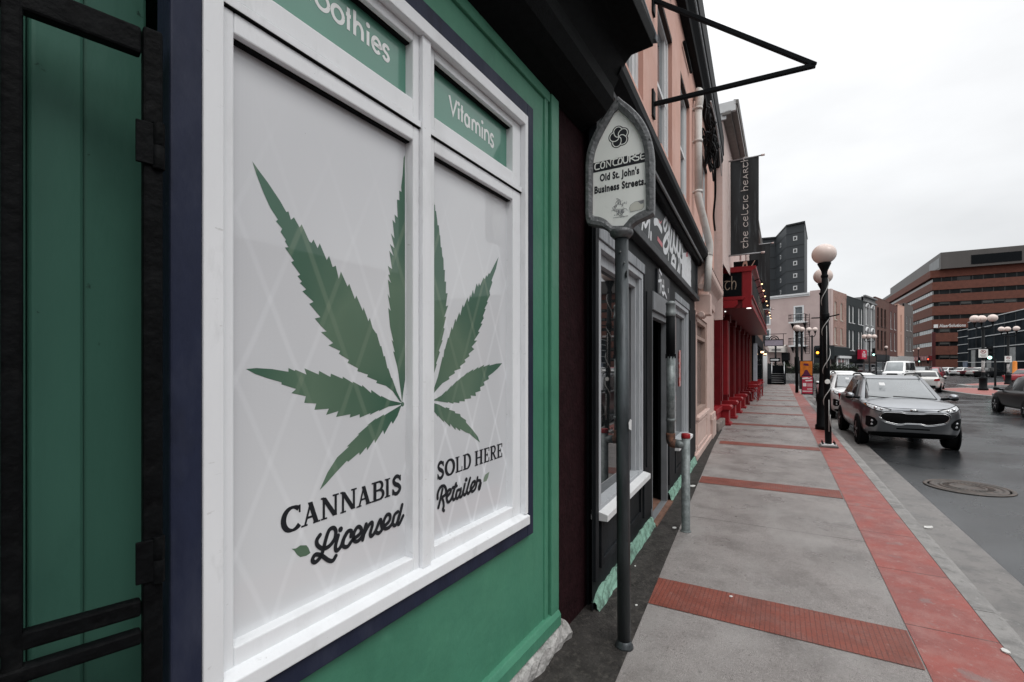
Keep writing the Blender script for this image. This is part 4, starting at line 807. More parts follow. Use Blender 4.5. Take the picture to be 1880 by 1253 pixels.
#@@NEXT
# ------------------------------------------------------------------ street sign on its post
SPX, SPY, _ = ground(1146, 1188)
post = thing('street_sign', 'grey arched street sign on a steel pole beside the green shop', 'sign', (SPX, SPY, 0), math.atan2(-.4006, .916))
SF = Fac((SPX, SPY), (.916, -.4006))
zt = SF.pix(1142, 432)[1]; sx0 = SF.pix(1141, 432)[0]
m = MB(); m.tube([(0, 0, 0), (sx0, 0, zt + .02)], .036, 20); m.lathe([(.050, 0), (.048, .012), (.040, .022), (.037, .04)], (0, 0, 0), 18)
m.build('pole', galv, post)
m = MB(); m.lathe([(.042, zt - .02), (.060, zt), (.064, zt + .012), (.060, zt + .024), (.045, zt + .032)], (sx0, 0, 0), 20)
for z, a in ((zt - .10, 0), (zt - .16, .6)): m.ball((sx0 + .038 * math.sin(a), -.038, z), .006, 8, 5)
m.build('collar', castgrey, post)
def cs(p): a, b = SF.pix(1060 + p[0] / 4.475, 170 + p[1] / 4.475); return a, b
def curve(pts): return [p[:2] for p in smooth_pts(pts, 5)]
right = curve([(345, 52), (362, 72), (455, 145), (540, 238), (598, 350), (625, 450), (637, 560)]) + [(637, 985)] + curve([(637, 985), (628, 1015), (560, 1045), (490, 1080), (440, 1125), (430, 1165)])
left = curve([(345, 52), (325, 70), (255, 180), (172, 305), (108, 440), (84, 530), (76, 620)]) + [(76, 1040)] + curve([(76, 1040), (88, 1085), (115, 1100), (205, 1115), (262, 1145), (285, 1165)])
outl = [cs(p) for p in right + left[::-1]]
ir = curve([(338, 145), (352, 165), (420, 225), (485, 305), (530, 395), (552, 480), (562, 560)]) + [(570, 975)] + curve([(570, 975), (500, 1005), (430, 1055), (402, 1100), (385, 1108)])
il = curve([(338, 145), (322, 165), (252, 285), (190, 405), (155, 500), (138, 590)]) + [(132, 1030)] + curve([(132, 1030), (190, 1035), (245, 1060), (285, 1100), (303, 1110)])
inl = [cs(p) for p in ir + il[::-1]]
YF = -.034
def ring_mesh(o, i, y0, y1):
    """a closed band between two outlines, resampled around their shared middle"""
    cx = sum(p[0] for p in i) / len(i); cz = sum(p[1] for p in i) / len(i); n = 96
    def ray(poly, a):
        dx, dz = math.cos(a), math.sin(a); best = 0
        for p, q in zip(poly, poly[1:] + poly[:1]):
            ex, ez = q[0] - p[0], q[1] - p[1]; det = dx * -ez + dz * ex
            if abs(det) < 1e-12: continue
            t = ((p[0] - cx) * -ez + (p[1] - cz) * ex) / det; u_ = (dx * (p[1] - cz) - dz * (p[0] - cx)) / det
            if -1e-9 <= u_ <= 1 + 1e-9 and t > best: best = t
        return (cx + dx * best, cz + dz * best)
    O = [ray(o, 2 * math.pi * k / n + .0131) for k in range(n)]; I = [ray(i, 2 * math.pi * k / n + .0131) for k in range(n)]
    mb = MB(); vs = []
    for k in range(n):
        mO = (O[k][0] * .5 + I[k][0] * .5, O[k][1] * .5 + I[k][1] * .5)
        vs += [(O[k][0], y1, O[k][1]), (O[k][0], y0 + .006, O[k][1]), (O[k][0] * .8 + mO[0] * .2, y0, O[k][1] * .8 + mO[1] * .2), (mO[0], y0 - .002, mO[1]), (I[k][0], y0 + .004, I[k][1]), (I[k][0], y0 + .018, I[k][1])]
    fs = [(k * 6 + j, ((k + 1) % n) * 6 + j, ((k + 1) % n) * 6 + j + 1, k * 6 + j + 1) for k in range(n) for j in range(5)]
    mb.add(vs, fs, smooth=False); return mb
mb = ring_mesh(outl, inl, YF, .02)
for p in [(345, 95), (600, 405), (590, 975), (118, 1045), (115, 510), (280, 165)]:
    a, b = cs(p); mb.lathe([(.0035, YF - .006), (.0048, YF - .004), (.0048, YF)], (a, 0, b), 8, axis='y')
mb.build('sign_frame', castgrey, post)
m = MB(); m.hexa([(a, -.016, b) for a, b in inl], [(a, .019, b) for a, b in inl]); face = m.build('sign_face', signwhite, post)
P = Print(-.0165, cs)
# rosette of five overlapping rings
cx, cz = cs((346, 376)); rx = .0325; pet = []
Pk = Print(-.0165)
for k in range(5):
    a = R(90 + 72 * k + 12); Pk.disc((cx + .0255 * math.cos(a), cz + .030 * math.sin(a)), .0315, 28)
P.mb = Pk.mb
P.y = Pk.y
P.build('emblem_disc', ink, face)
Pw = Print(P.y - .0003)
for k in range(5):
    a = R(90 + 72 * k + 12); ox, oz = cx + .027 * math.cos(a), cz + .031 * math.sin(a)
    Pw.stroke([(ox + .0225 * math.cos(a + R(t)), oz + .0235 * math.sin(a + R(t))) for t in range(-78, 79, 12)], .0046, sm=False)
    Pw.stroke([(cx, cz), (cx + .013 * math.cos(a + R(75)), cz + .015 * math.sin(a + R(75))), (cx + .026 * math.cos(a + R(52)), cz + .029 * math.sin(a + R(52))), (cx + .036 * math.cos(a + R(36)), cz + .040 * math.sin(a + R(36)))], .0046, n=8)
Pw.build('emblem_lines', signwhite, face)
P = Print(-.0168, cs); P.poly([(137, 592), (566, 497), (569, 580), (134, 672)]); P.build('name_band', ink, face)
P = Print(-.0171, cs)
def band(x, y): return (150 + 408 * x, (650 - 94 * x) - (62 - 2 * x) * y)
for st in ([(.085,.85),(.02,.85),(.0,.6),(.0,.25),(.02,.05),(.09,.05)], [(.135,.05),(.115,.3),(.125,.75),(.16,.9),(.195,.75),(.195,.25),(.17,.05),(.135,.05)], [(.235,.05),(.235,.85),(.315,.08),(.315,.9),(.40,.9)], [(.45,.88),(.385,.88),(.365,.6),(.365,.25),(.39,.05),(.45,.05)],
           [(.47,.05),(.465,.4),(.49,.85),(.535,.85),(.55,.5),(.53,.08),(.47,.05)], [(.57,.9),(.57,.3),(.59,.05),(.64,.05),(.66,.3),(.66,.9),(.72,.9)], [(.70,.05),(.70,.9),(.78,.9),(.79,.6),(.70,.45)], [(.735,.45),(.80,.05)], [(.885,.88),(.825,.88),(.81,.66),(.83,.5),(.875,.45),(.885,.22),(.87,.05),(.80,.05)], [(.99,.88),(.93,.88),(.915,.6),(.915,.3),(.93,.05),(1.0,.05)], [(.915,.46),(.98,.46)]):
    P.stroke([band(*p) for p in st], .0062, sm=False, round_=True)
P.build('name_lettering', signwhite, face)
def sign_text(body, x0, x1, yl, yr, hgt, name):
    """fit a line of text to its sloping baseline on the sign face"""
    a, b = cs((x0, yl)); c, d = cs((x1, yr)); o = text_mesh(body, name, ink, face, a, b, c - a, hgt * 1.13, -.0170, bold=.045)
    for v in o.data.vertices: v.co.z += (d - b) * (v.co.x - a) / (c - a)
def hz(p, q): return cs(q)[1] - cs(p)[1]
sign_text("Old St. John's", 190, 512, 762, 698, hz((190, 762), (190, 690)), 'place_lettering')
sign_text("Business Streets.", 146, 565, 845, 768, hz((146, 845), (146, 790)), 'business_lettering')
# faded crest and torn sticker
P = Print(-.0168, cs); rr = random.Random(9)
for k in range(60):
    a = rr.uniform(0, 6.28); r_ = rr.uniform(.45, 1); x, y = 352 + 58 * r_ * math.cos(a), 958 + 80 * r_ * math.sin(a)
    P.stroke([(x, y), (x + rr.uniform(-14, 14), y + rr.uniform(-14, 14)), (x + rr.uniform(-14, 14), y + rr.uniform(-14, 14))], .0016, round_=False, n=3)
for st in ([(328,968),(382,968),(380,1000),(355,1022),(330,1000),(328,968)], [(300,1040),(420,1022)], [(330,985),(380,982)], [(350,890),(345,930),(362,930),(356,890)]): P.stroke(st, .0026, sm=False)
P.poly([(336,975),(352,975),(352,1005),(340,998)]); P.poly([(360,975),(376,973),(372,996),(360,1005)])
P.build('crest', inkgrey, face)
P = Print(-.0172, cs); P.poly([(440,935),(475,908),(550,892),(552,945),(535,970),(440,990),(432,960)]); P.build('torn_sticker', M('old_paper_sticker', (.60, .60, .54), .6, var=.1), face)
P = Print(-.0176, cs); P.stroke([(440,935),(475,908),(550,892),(552,945),(535,970),(440,990),(432,960),(440,935)], .0018, sm=False); P.poly([(500,905),(548,895),(548,920),(525,925)]); P.build('sticker_edge', inkgrey, face)
# dark hole cover and torn white tape on the pole
m = MB(); m.lathe([(.017, -.004), (.020, 0)], (sx0 + .033, -.018, 2.02), 12, axis='x'); m.build('pole_hole_cover', black, post)
m = MB(); z0 = SF.pix(1150, 778)[1]; m.add([(.030, -.0275, z0 - .025), (.040, -.010, z0 - .035), (.041, -.004, z0 + .02), (.036, -.018, z0 + .028), (.029, -.029, z0 + .01)], [(0, 1, 2, 3, 4)]); m.build('tape_scrap', whitepaint, post)

# ------------------------------------------------------------------ guard post and standpipe by the charcoal shop
BX, BY, _ = ground(1259, 976)
sp = thing('vent_pipe', 'galvanised pipe with black sleeve rising from a short red capped guard post', 'pipe', (BX, BY, 0), 0)
m = MB(); m.lathe([(.044, 0), (.040, .01), (.038, .015), (.038, .87)], (0, 0, 0), 16); m.lathe([(.048, 0), (.046, .008), (.039, .012)], (0, 0, 0), 16); m.build('guard_post', galv2, sp)
m = MB(); m.lathe([(.040, .862), (.041, .868), (.041, .897), (.034, .905), (0, .907)], (0, 0, 0), 16); m.build('post_cap', redbright, sp)
dx, dy = -.118, .066
m = MB(); m.tube([(-.01, .005, .80), (dx * .72, dy * .72, .805)], .04, 12); m.build('cross_pipe', galv2, sp)
m = MB(); m.tube(smooth_pts([(dx * .65, dy * .65, .803), (dx * .9, dy * .9, .81), (dx, dy, .84), (dx, dy, .90)], 5), .043, 12); m.build('elbow', M('rusty_elbow', (.20, .09, .055), .7, var=.4, scale=20, stain=(.03, .03, .03), sscale=12, samt=.5), sp)
m = MB(); m.tube([(dx, dy, .89), (dx, dy, 1.64)], .038, 14); m.lathe([(.042, 1.01), (.044, 1.015), (.044, 1.03), (.042, 1.035)], (dx, dy, 0), 14); m.build('riser', galv2, sp)
m = MB(); m.tube([(dx, dy, 1.62), (dx, dy, 2.02)], .042, 14)
for k in range(9): a = k * .7; m.box(dx + .042 * math.cos(a) - .004, dx + .042 * math.cos(a) + .004, dy + .042 * math.sin(a) - .004, dy + .042 * math.sin(a) + .004, 1.60, 1.64)
m.build('sleeve', plastic, sp)
m = MB(); m.lathe([(.040, 1.99), (.046, 2.0), (.046, 2.03), (.041, 2.035), (.041, 2.10), (.045, 2.105), (.045, 2.12), (.03, 2.135), (0, 2.14)], (dx, dy, 0), 14); m.build('pipe_cap', M('grey_pipe_cap', (.20, .22, .22), .5, var=.2, metal=.3), sp)

# ------------------------------------------------------------------ manhole cover and litter
MX, MY, _ = ground(1777, 896, ROAD)
mh = thing('manhole_cover', 'round ribbed rusty manhole cover set in the wet asphalt', 'manhole cover', (MX, MY, ROAD + .004), 0)
rust = M('rusty_cast_iron', (.075, .068, .062), .5, var=.4, scale=14, bump=.5, bscale=50, metal=.4, stain=(.13, .10, .085), sscale=6, samt=.45)
m = MB(); m.lathe([(.475, 0), (.472, .008), (.43, .010), (.425, 0), (.405, 0), (.40, .01), (.355, .012), (.35, .002), (.30, .002), (.297, .012), (.27, .012), (.267, .002), (.20, .002), (.197, .012), (.17, .012), (.167, .004), (0, .006)], (0, 0, 0), 48); cv = m.build('ring', rust, mh)
m = MB()
for k in range(36):
    a = k * math.pi / 18; m.hexa([(r_ * math.cos(a + d), r_ * math.sin(a + d), .002) for r_, d in ((.205, -.03), (.262, -.03), (.262, .03), (.205, .03))], [(r_ * math.cos(a + d), r_ * math.sin(a + d), .012) for r_, d in ((.205, -.03), (.262, -.03), (.262, .03), (.205, .03))])
m.build('ribs', rust, mh)
litm = M('white_litter', (.62, .62, .60), .7, var=.15, scale=9)
def litter(px, py, ln, label, rz=0, z=0.006, grp=None, mat_=litm):
    x, y, _ = ground(px, py, z); m = MB(); rr = random.Random(int(px)); n = 7
    top = [(ln * (.5 + rr.uniform(-.12, .1)) * math.cos(6.283 * k / n), ln * .32 * (1 + rr.uniform(-.2, .2)) * math.sin(6.283 * k / n), .004 + rr.uniform(0, ln * .10)) for k in range(n)]
    m.hexa([(a, b, 0) for a, b, c in top], top); o = m.build('litter_scrap', mat_); o.location = (x, y, z); o.rotation_euler = (0, 0, rz)
    return tag(o, label, 'litter', grp)
litter(1705, 969, .10, 'crumpled white scrap lying in the concrete gutter', .4, ROAD + .01)
litter(1846, 1197, .055, 'small white scrap at the kerb edge of the red paving', 1.1)
litter(1272, 893, .09, 'white flattened cup by the guard post foot', .9)
litter(1342, 1096, .022, 'white gum spot on the red crossing band', 0, .006)
litter(1238, 970, .05, 'white scrap at the edge of the dark strip', .7)
litter(1168, 1112, .02, 'white pebble left of the nearest crossing band', .2); litter(1166, 1040, .018, 'white pebble on the dark strip', .8)

# ------------------------------------------------------------------ lamps
def globe(parent, c, r=.205, name='globe'):
    m = MB(); m.ball(c, r, 24, 16, sz=.93); return m.build(name, globe_m, parent)
def single_lamp(label, loc, hgt=3.70, tilt=0, group='single globe street lamps', r=.055, r0=None, dup_=False):
    t = thing('street_lamp', label, 'street lamp', loc, SRZ, group); t.rotation_euler = (tilt, 0, SRZ)
    m = MB(); h = hgt - .42
    if r0: m.lathe([(r0 * 1.5, .0), (r0 * 1.5, .10), (r0 * 1.25, .13), (r0 * 1.15, .75), (r0 * 1.25, .80), (r0 * .95, .86), (r, 1.3), (r * .9, h), ], (0, 0, 0), 14)
    else: m.lathe([(r, .02), (r * 1.02, 1.8), (r * .92, h)], (0, 0, 0), 14)
    m.build('pole', lampblack, t)
    m = MB(); m.lathe([(r * .9, h - .04), (r * 1.15, h), (r * .8, h + .04), (.055, h + .10), (.085, h + .17), (.115, h + .235), (.108, h + .25)], (0, 0, 0), 20); m.build('globe_fitter', lampblack, t)
    globe(t, (0, 0, hgt)); return t
lx, ly, _ = ground(1521, 821)
lamp1 = single_lamp('nearest globe lamp post, wrapped in white light string, bolted to a white base plate', (lx, ly, 0), 3.67, -R(1.1))
m = MB(); m.box(-.12, .12, -.12, .12, .035, .062); m.box(-.15, .15, -.15, .15, .004, .034, 1)
bp_ = m.build('base_plate', [whitepaint, M('grey_grout_pad', (.12, .12, .115), .8, var=.3, bump=.5)], lamp1, bevel=.004)
m = MB()
for a in (-1, 1):
    for b in (-1, 1): m.lathe([(.016, .06), (.016, .085), (.009, .087), (.009, .115)], (a * .095, b * .095, 0), 8)
m.build('anchor_bolts', plastic, bp_)
m = MB(); pts = [(.062 * math.cos(z * 9.5 + .4 * math.sin(z * 5)), .062 * math.sin(z * 9.5 + .4 * math.sin(z * 5)), z) for z in [(.75 + k * .012) for k in range(205)]]; m.tube(pts, .0075, 5)
m.tube([(-.06, -.01, .30), (-.062, -.02, .9)], .006, 5); m.tube([(-.058, -.035, .62), (-.063, -.03, .55), (-.06, -.045, .40)], .007, 5); m.tube([(-.062, .0, 1.5), (-.066, -.01, 2.3)], .005, 5); m.build('light_string', wirewhite, lamp1)
m = MB(); m.tube([(-.36, -.18, 2.47), (.0, .0, 2.46)], .012, 6); m.tube([(0, 0, 2.46), (.42, .20, 2.50)], .012, 6); m.lathe([(.062, 2.40), (.068, 2.42), (.068, 2.52), (.062, 2.54)], (0, 0, 0), 14); m.build('banner_arm', lampblack, lamp1)
m = MB(); m.lathe([(.040, -.008), (.046, 0)], (-.058, -.004, 1.24), 16, axis='x'); m.build('round_sticker', signwhite, lamp1)
lx, ly, _ = ground(1511, 789)
lamp2 = single_lamp('second globe lamp post, thicker and flared at its foot, just behind the nearest lamp', (lx, ly, 0), 3.72, 0, r=.075, r0=.11)
m = MB(); m.tube(smooth_pts([(-.12, 0, 3.0), (-.2, -.02, 2.9), (-.1, 0, 2.88)], 5), .01, 5); m.box(-.17, -.07, -.04, .04, 2.78, 2.86); m.box(-.16, -.07, -.04, .04, 2.36, 2.44); m.build('socket_box', lampblack, lamp2)
lx, ly, _ = ground(1463, 722)
lamp3 = single_lamp('third globe lamp post, carrying a grey box, next to the red sandwich board', (lx, ly, 0), 3.76, 0, r=.085)
m = MB(); m.box(.02, .26, -.12, .12, 1.45, 2.1); m.build('control_box', M('dark_green_box', (.02, .026, .024), .5), lamp3, bevel=.015)
x, y, z = at(1472, 605, 37)
single_lamp('fourth globe lamp post, beyond the sandwich board', (x, y, 0), 4.45, 0, r=.085)
x, y, _ = at(1627, 638, 66); single_lamp('single globe lamp in front of the dark brown brick house', (x, y, ROAD), 4.25 + .15, 0)
x, y, _ = at(1686, 641, 84); single_lamp('single globe lamp before the red fascia of the office block', (x, y, ROAD), 4.75 + .15, 0)
x, y, _ = at(1676, 646, 92); single_lamp('smaller single globe lamp beside the white van roof', (x, y, ROAD), 4.6 + .15, 0)
def cluster_lamp(label, loc, hgt, arms, group, base=False, rz=0, gr=.21):
    t = thing('street_lamp', label, 'street lamp', loc, rz, group); m = MB()
    m.lathe([(.26, 0), (.26, .12), (.20, .16), (.20, .75), (.23, .8), (.13, .88), (.085, 1.0), (.08, hgt - .55)] if base else [(.13, 0), (.13, .5), (.075, .6), (.07, hgt - .55)], (0, 0, 0), 14); m.build('pole', lampblack, t)
    for a, d in arms:
        px_, py_ = d * math.cos(a), d * math.sin(a); m = MB()
        if d > .05: m.tube(smooth_pts([(0, 0, hgt - .62), (px_ * .6, py_ * .6, hgt - .66), (px_, py_, hgt - .5), (px_, py_, hgt - .30)], 5), .035, 8)
        m.lathe([(.05, hgt - .38), (.07, hgt - .28), (.12, hgt - .18), (.10, hgt - .16)], (px_, py_, 0), 14); m.build('arm', lampblack, t); globe(t, (px_, py_, hgt), gr)
    return t
x, y, _ = at(1491, 605, 44); cluster_lamp('pair of globes on one post behind the sandwich board, by the amber signal', (x, y, 0), 5.0, ((0, .28), (math.pi, .28)), 'globe cluster lamps')
x, y, _ = at(1596, 618, 60); cl4 = cluster_lamp('four globes on one post in front of the grey terrace house', (x, y, ROAD), 5.5, ((0, .62), (math.pi, .62), (1.2, .55), (math.pi + .9, .55)), 'globe cluster lamps', gr=.30)
x, y, _ = ground(1805, 717, ROAD + .13); tl1 = cluster_lamp('nearer three globe lamp on the near traffic island, its shaft covered in stickers', (x, y, ROAD + .13), 4.72, ((math.pi, .40), (math.pi * .56, .36), (0, .44)), 'globe cluster lamps', True, -R(43), gr=.26)
x, y, _ = ground(1851, 706, ROAD + .13); tl2 = cluster_lamp('further three globe lamp on the far traffic island', (x, y, ROAD + .13), 4.9, ((math.pi, .42), (math.pi * .54, .36), (0, .50)), 'globe cluster lamps', True, -R(46), gr=.23)
stick = M('layered_pale_stickers', (.40, .38, .37), .6, var=.5, scale=10, stain=(.05, .05, .05), sscale=6, samt=.5)
for t, z0, z1, sgn in ((tl1, 1.2, 1.95, 2.15), (tl2, 1.05, 1.8, 1.95)):
    m = MB(); m.lathe([(.09, z0), (.092, z0 + .01), (.092, z1)], (0, 0, 0), 12); m.build('stickers', stick, t)
    m = MB(); m.box(-.22, .22, -.12, -.11, sgn, sgn + .55); s_ = m.build('parking_sign', signwhite, t)
    P = Print(-.1205); P.stroke(arc(0, sgn + .38, .11, .11, 0, 360, 18), .03, sm=False); P.stroke([(-.08, sgn + .46), (.08, sgn + .30)], .03, sm=False); P.build('no_parking_ring', redbright, s_)
    P = Print(-.1205); P.stroke([(-.04, sgn + .33), (-.04, sgn + .44), (.03, sgn + .44), (.03, sgn + .39), (-.04, sgn + .39)], .02, sm=False); P.stroke([(-.13, sgn + .17), (.13, sgn + .17)], .03, sm=False); P.stroke([(-.1, sgn + .09), (.1, sgn + .09)], .03, sm=False); P.build('sign_print', ink, s_)
#@@NEXT
# ------------------------------------------------------------------ pub: pale pink upper storey, deep red front
PF = Fac((5.63, 12.5), (.497, .868))
pub = thing('pub_building', 'deep red pub front with lit projecting canopy under a pale pink gable', 'building', (*PF.p, 0), PF.rz)
PWn = [(.35, 1.15, 4.9, 6.1), (3.0, 3.8, 4.9, 6.1), (5.6, 6.4, 4.9, 6.1), (8.2, 9.0, 4.9, 6.1), (10.6, 11.4, 4.9, 6.1)]
m = MB(); wall_holes(m, -1.87, 12.5, 3.9, 7.35, PWn, -.12, .1); m.box(-1.87, 12.5, .1, 6, 3.9, 7.35); m.box(-1.87, 12.5, .9, 6, 0, 3.9); m.box(-1.87, -1.80, -.119, .1, 2.6, 7.35); m.build('upper_wall', palepink, pub)
for h in PWn:
    m = MB(); frame_rect(m, h[0], h[1], h[2], h[3], .07, -.09, -.03); wn = m.build('window', M('brown_red_frame', (.16, .05, .045), .6, var=.2), pub); MB().box(h[0] + .05, h[1] - .05, -.05, -.04, h[2] + .05, h[3] - .05).build('pane', dkglass, wn)
    m = MB(); m.box(h[0] - .05, h[1] + .05, -.17, -.10, h[2] - .08, h[2]); m.build('sill', palepink, wn)
m = MB(); m.box(-1.95, 12.5, -.30, -.12, 7.22, 7.30); m.box(-1.93, 12.5, -.42, -.12, 7.30, 7.40); m.extr([(-.36, 7.40), (-.44, 7.42), (-.46, 7.50), (-.36, 7.52)], 'x', -1.95, 12.5); m.build('gutter', M('grey_brown_gutter', (.17, .16, .15), .5, var=.2, scale=5), pub)
m = MB(); m.box(-1.95, -1.87, -.40, 2.0, 7.28, 7.50); m.box(-1.92, -1.87, -.2, 2.0, 7.14, 7.28); m.build('verge_board', whitepaint, pub)
# red shop front
m = MB(); m.box(-1.6, 12.5, .42, .9, 0, 3.1); m.build('front_wall', M('dark_red_panels', (.12, .009, .012), .45, var=.4, scale=3), pub)
for k in range(5):
    a = .5 + 1.95 * k; m = MB(); frame_rect(m, a, a + 1.4, .75, 2.7, .07, .37, .44); wn = m.build('pub_window', red, pub); MB().box(a + .05, a + 1.35, .40, .41, .8, 2.65).build('pane', dkglass, wn)
m = MB(); m.box(2.2, 2.75, .33, .36, .35, 1.95); mb_ = m.build('menu_board', black, pub)
P = Print(.3295)
for k in range(8): z = 1.82 - .19 * k; P.stroke([(2.27, z), (2.68, z)], .07 if k % 3 == 0 else .045, sm=False, round_=False); P.stroke([(2.27, z - .09), (2.6, z - .09)], .03, sm=False, round_=False)
P.build('menu_print', signwhite, mb_)
for k, s in enumerate((0, 1.85, 3.75, 5.8, 7.9, 9.9, 11.8)):
    m = MB(); m.box(s - .17, s + .17, .10, .42, .5, 3.05); m.box(s - .11, s + .11, .07, .10, .62, 2.85); m.box(s - .22, s + .22, .04, .42, 2.85, 3.04); pl = m.build('pilaster', red, pub, bevel=.008)
    m = MB(); m.box(s - .19, s + .19, -.10, .41, .06, .40); m.box(s - .24, s + .24, -.15, .41, 0, .06); m.extr([(.41, .40), (-.13, .40), (-.17, .44), (-.17, .49), (-.12, .52), (.41, .52)], 'x', s - .23, s + .23); m.build('pedestal', redbright if k < 4 else red, pl, bevel=.008)
m = MB(); m.box(-1.5, -.2, .05, .22, .38, .50); m.box(-1.5, -.2, .08, .2, .22, .36); m.build('low_rail', redbright, pub, bevel=.01)
m = MB(); m.box(-1.7, -.24, -.02, .4, 0, .20); m.build('stone_step', M('worn_stone_blocks', (.20, .165, .15), .8, var=.4, scale=5, bump=.6), pub, bevel=.02)
m = MB(); m.box(.62, .86, .0, .12, .75, 2.8); m.build('red_post', redbright, pub, bevel=.01)
# canopy
m = MB(); m.box(0, 12.2, -.62, .6, 3.05, 3.98); m.build('canopy', M('dark_red_canopy', (.13, .008, .011), .4, var=.25, scale=3), pub)
m = MB(); m.extr([(.6, 3.98), (-.62, 3.98), (-.66, 4.02), (-.72, 4.04), (-.72, 4.11), (.6, 4.13)], 'x', -.07, 12.25); m.box(-.035, .0, -.62, -.40, 3.05, 3.98); m.box(-.03, 12.2, -.655, -.62, 3.30, 3.36); m.box(-.03, 12.2, -.64, -.62, 3.05, 3.12); m.extr([(.6, 3.26), (-.42, 3.26), (-.47, 3.31), (-.47, 3.34), (.6, 3.36)], 'x', -.09, 0); m.extr([(.6, 3.06), (-.22, 3.06), (-.30, 3.14), (-.30, 3.25), (.6, 3.26)], 'x', -.10, 0)
m.build('canopy_moulding', redbright, pub, bevel=.006)
m = MB(); m.box(-.03, .0, -.38, 1.2, 3.37, 3.96); es = m.build('end_sign', black, pub)
m = MB(); m.box(.3, 12, -.632, -.62, 3.40, 3.92); fs = m.build('front_sign', black, pub)
UNC = {'t': [[(0, 1.0), (.15, 1.06), (1, 1.0)], [(.55, 1.0), (.2, .8), (.08, .4), (.3, .02), (.65, 0), (.95, .2)]], 'h': [[(.1, 1.6), (.12, 0)], [(.12, .6), (.4, .98), (.8, .9), (.92, .45), (.75, 0)]], 'e': [[(.9, .85), (.5, 1), (.1, .7), (.08, .3), (.4, 0), (.92, .15)], [(.1, .52), (.8, .55)]], 'c': [[(.92, .85), (.5, 1), (.1, .7), (.08, .3), (.4, 0), (.92, .15)]], 'l': [[(.2, 1.5), (.15, .3), (.4, 0), (.9, .12)]], 'i': [[(.5, 1), (.5, 0)]],
       'a': [[(.5, 1.0), (.1, .05)], [(.45, 1.05), (.9, 0)], [(.22, .35), (.75, .35)]], 'r': [[(.15, 1), (.15, 0)], [(.15, 1), (.65, 1), (.75, .75), (.5, .55), (.2, .5)], [(.45, .52), (.95, 0)]]}
def uncial(P, word, x, z, h, adv, wd, turn=False):
    for ch in word:
        if ch in UNC:
            cw = adv * (.62 if ch == 'i' else .86)
            for st in UNC[ch]:
                q = [(x + cw * a, z + h * b) for a, b in st]; P.stroke([(-b, a) for a, b in q] if turn else q, wd, n=5)
            x += adv * (.55 if ch == 'i' else 1.05)
        else: x += adv * .6
    return x
P = Print(-.0305); uncial(P, 'hearth', -.62, 3.55, .21, .145, .018); o = P.build('gold_lettering', gold, es); o.rotation_euler = (0, 0, R(-90))
P = Print(-.6325); uncial(P, 'the celtic hearth', 3.5, 3.52, .25, .30, .03); P.build('gold_lettering', gold, fs)
for k in range(9):
    s = .9 + 1.3 * k; m = MB(); m.tube(smooth_pts([(s, -.62, 3.86), (s, -.76, 3.92), (s, -.82, 3.84)], 5), .012, 6); m.lathe([(.02, .03), (.05, -.03), (.045, -.035)], (s, -.82, 3.82), 10); lp = m.build('canopy_lamp', black, pub); MB().ball((s, -.82, 3.775), .024, 10, 6).build('bulb', warm, lp)
for s, y in ((-.0, -.55), (.5, .1)):
    m = MB(); m.lathe([(0, 0), (.055, .0), (.055, -.012), (0, -.016)], (s + .1, y, 3.05), 14); m.build('soffit_lamp', whitelit if s < .6 else warm, pub)
# black banners with the pub's name
XR = PF.rz - R(90)
def banner(label, loc, W, z0, z1, words, group):
    t = thing('banner_sign', label, 'banner', loc, XR, group)
    m = MB(); n = 10
    vs = [(W * i / n, .012 * math.sin(i * .9 + j * .5), z0 + (z1 - z0) * j / 10) for j in range(11) for i in range(n + 1)] + [(W * i / n, .012 * math.sin(i * .9 + j * .5) + .004, z0 + (z1 - z0) * j / 10) for j in range(11) for i in range(n + 1)]
    fs = [(b + j * (n + 1) + i, b + j * (n + 1) + i + 1, b + (j + 1) * (n + 1) + i + 1, b + (j + 1) * (n + 1) + i) for b in (0, 11 * (n + 1)) for j in range(10) for i in range(n)]
    m.add(vs, fs, smooth=True); fb = m.build('banner_cloth', M('black_banner_cloth', (.016, .018, .020), .6, var=.3, scale=2, stain=(.10, .115, .125), sscale=2.2, samt=.33, stretch=(4.5, 4.5, .5)), t)
    for z in (z0, z1):
        m = MB(); m.tube([(-.06, 0, z), (W + .05, 0, z)], .018, 8); pr = m.build('banner_rod', M('grey_rod', (.30, .30, .31), .4, metal=.5), t); m = MB(); m.tube([(W + .05, 0, z), (W + .13, 0, z)], .026, 8); m.build('rod_end', M('pale_pink_knob', (.55, .44, .42), .5), pr)
        m = MB(); m.box(-.08, -.05, -.05, .05, z - .1, z + .1); m.build('bracket_plate', M('brown_red_bracket', (.20, .10, .09), .6), t)
    if words:
        P = Print(-.016); L_ = z1 - z0; uncial(P, words, z0 + L_ * .065, -W * .62, W * .15, L_ * .0585, .017, True); P.build('banner_lettering', M('faded_pale_lettering', (.50, .46, .44), .6, var=.1), fb)
    return t
b1 = banner('black vertical banner with pale lettering hanging from the pink gable', (*PF.w(-.45, .16)[:2], 0), .64, 4.34, 6.74, 'the celtic hearth', 'black pub banners')
b2 = banner('smaller plain black banner further along, before the dark tower', (*PF.w(7.2, .16)[:2], 0), .72, 3.75, 6.30, '', 'black pub banners')
m = MB(); m.box(.1, .6, -.03, .03, 3.98, 4.28)
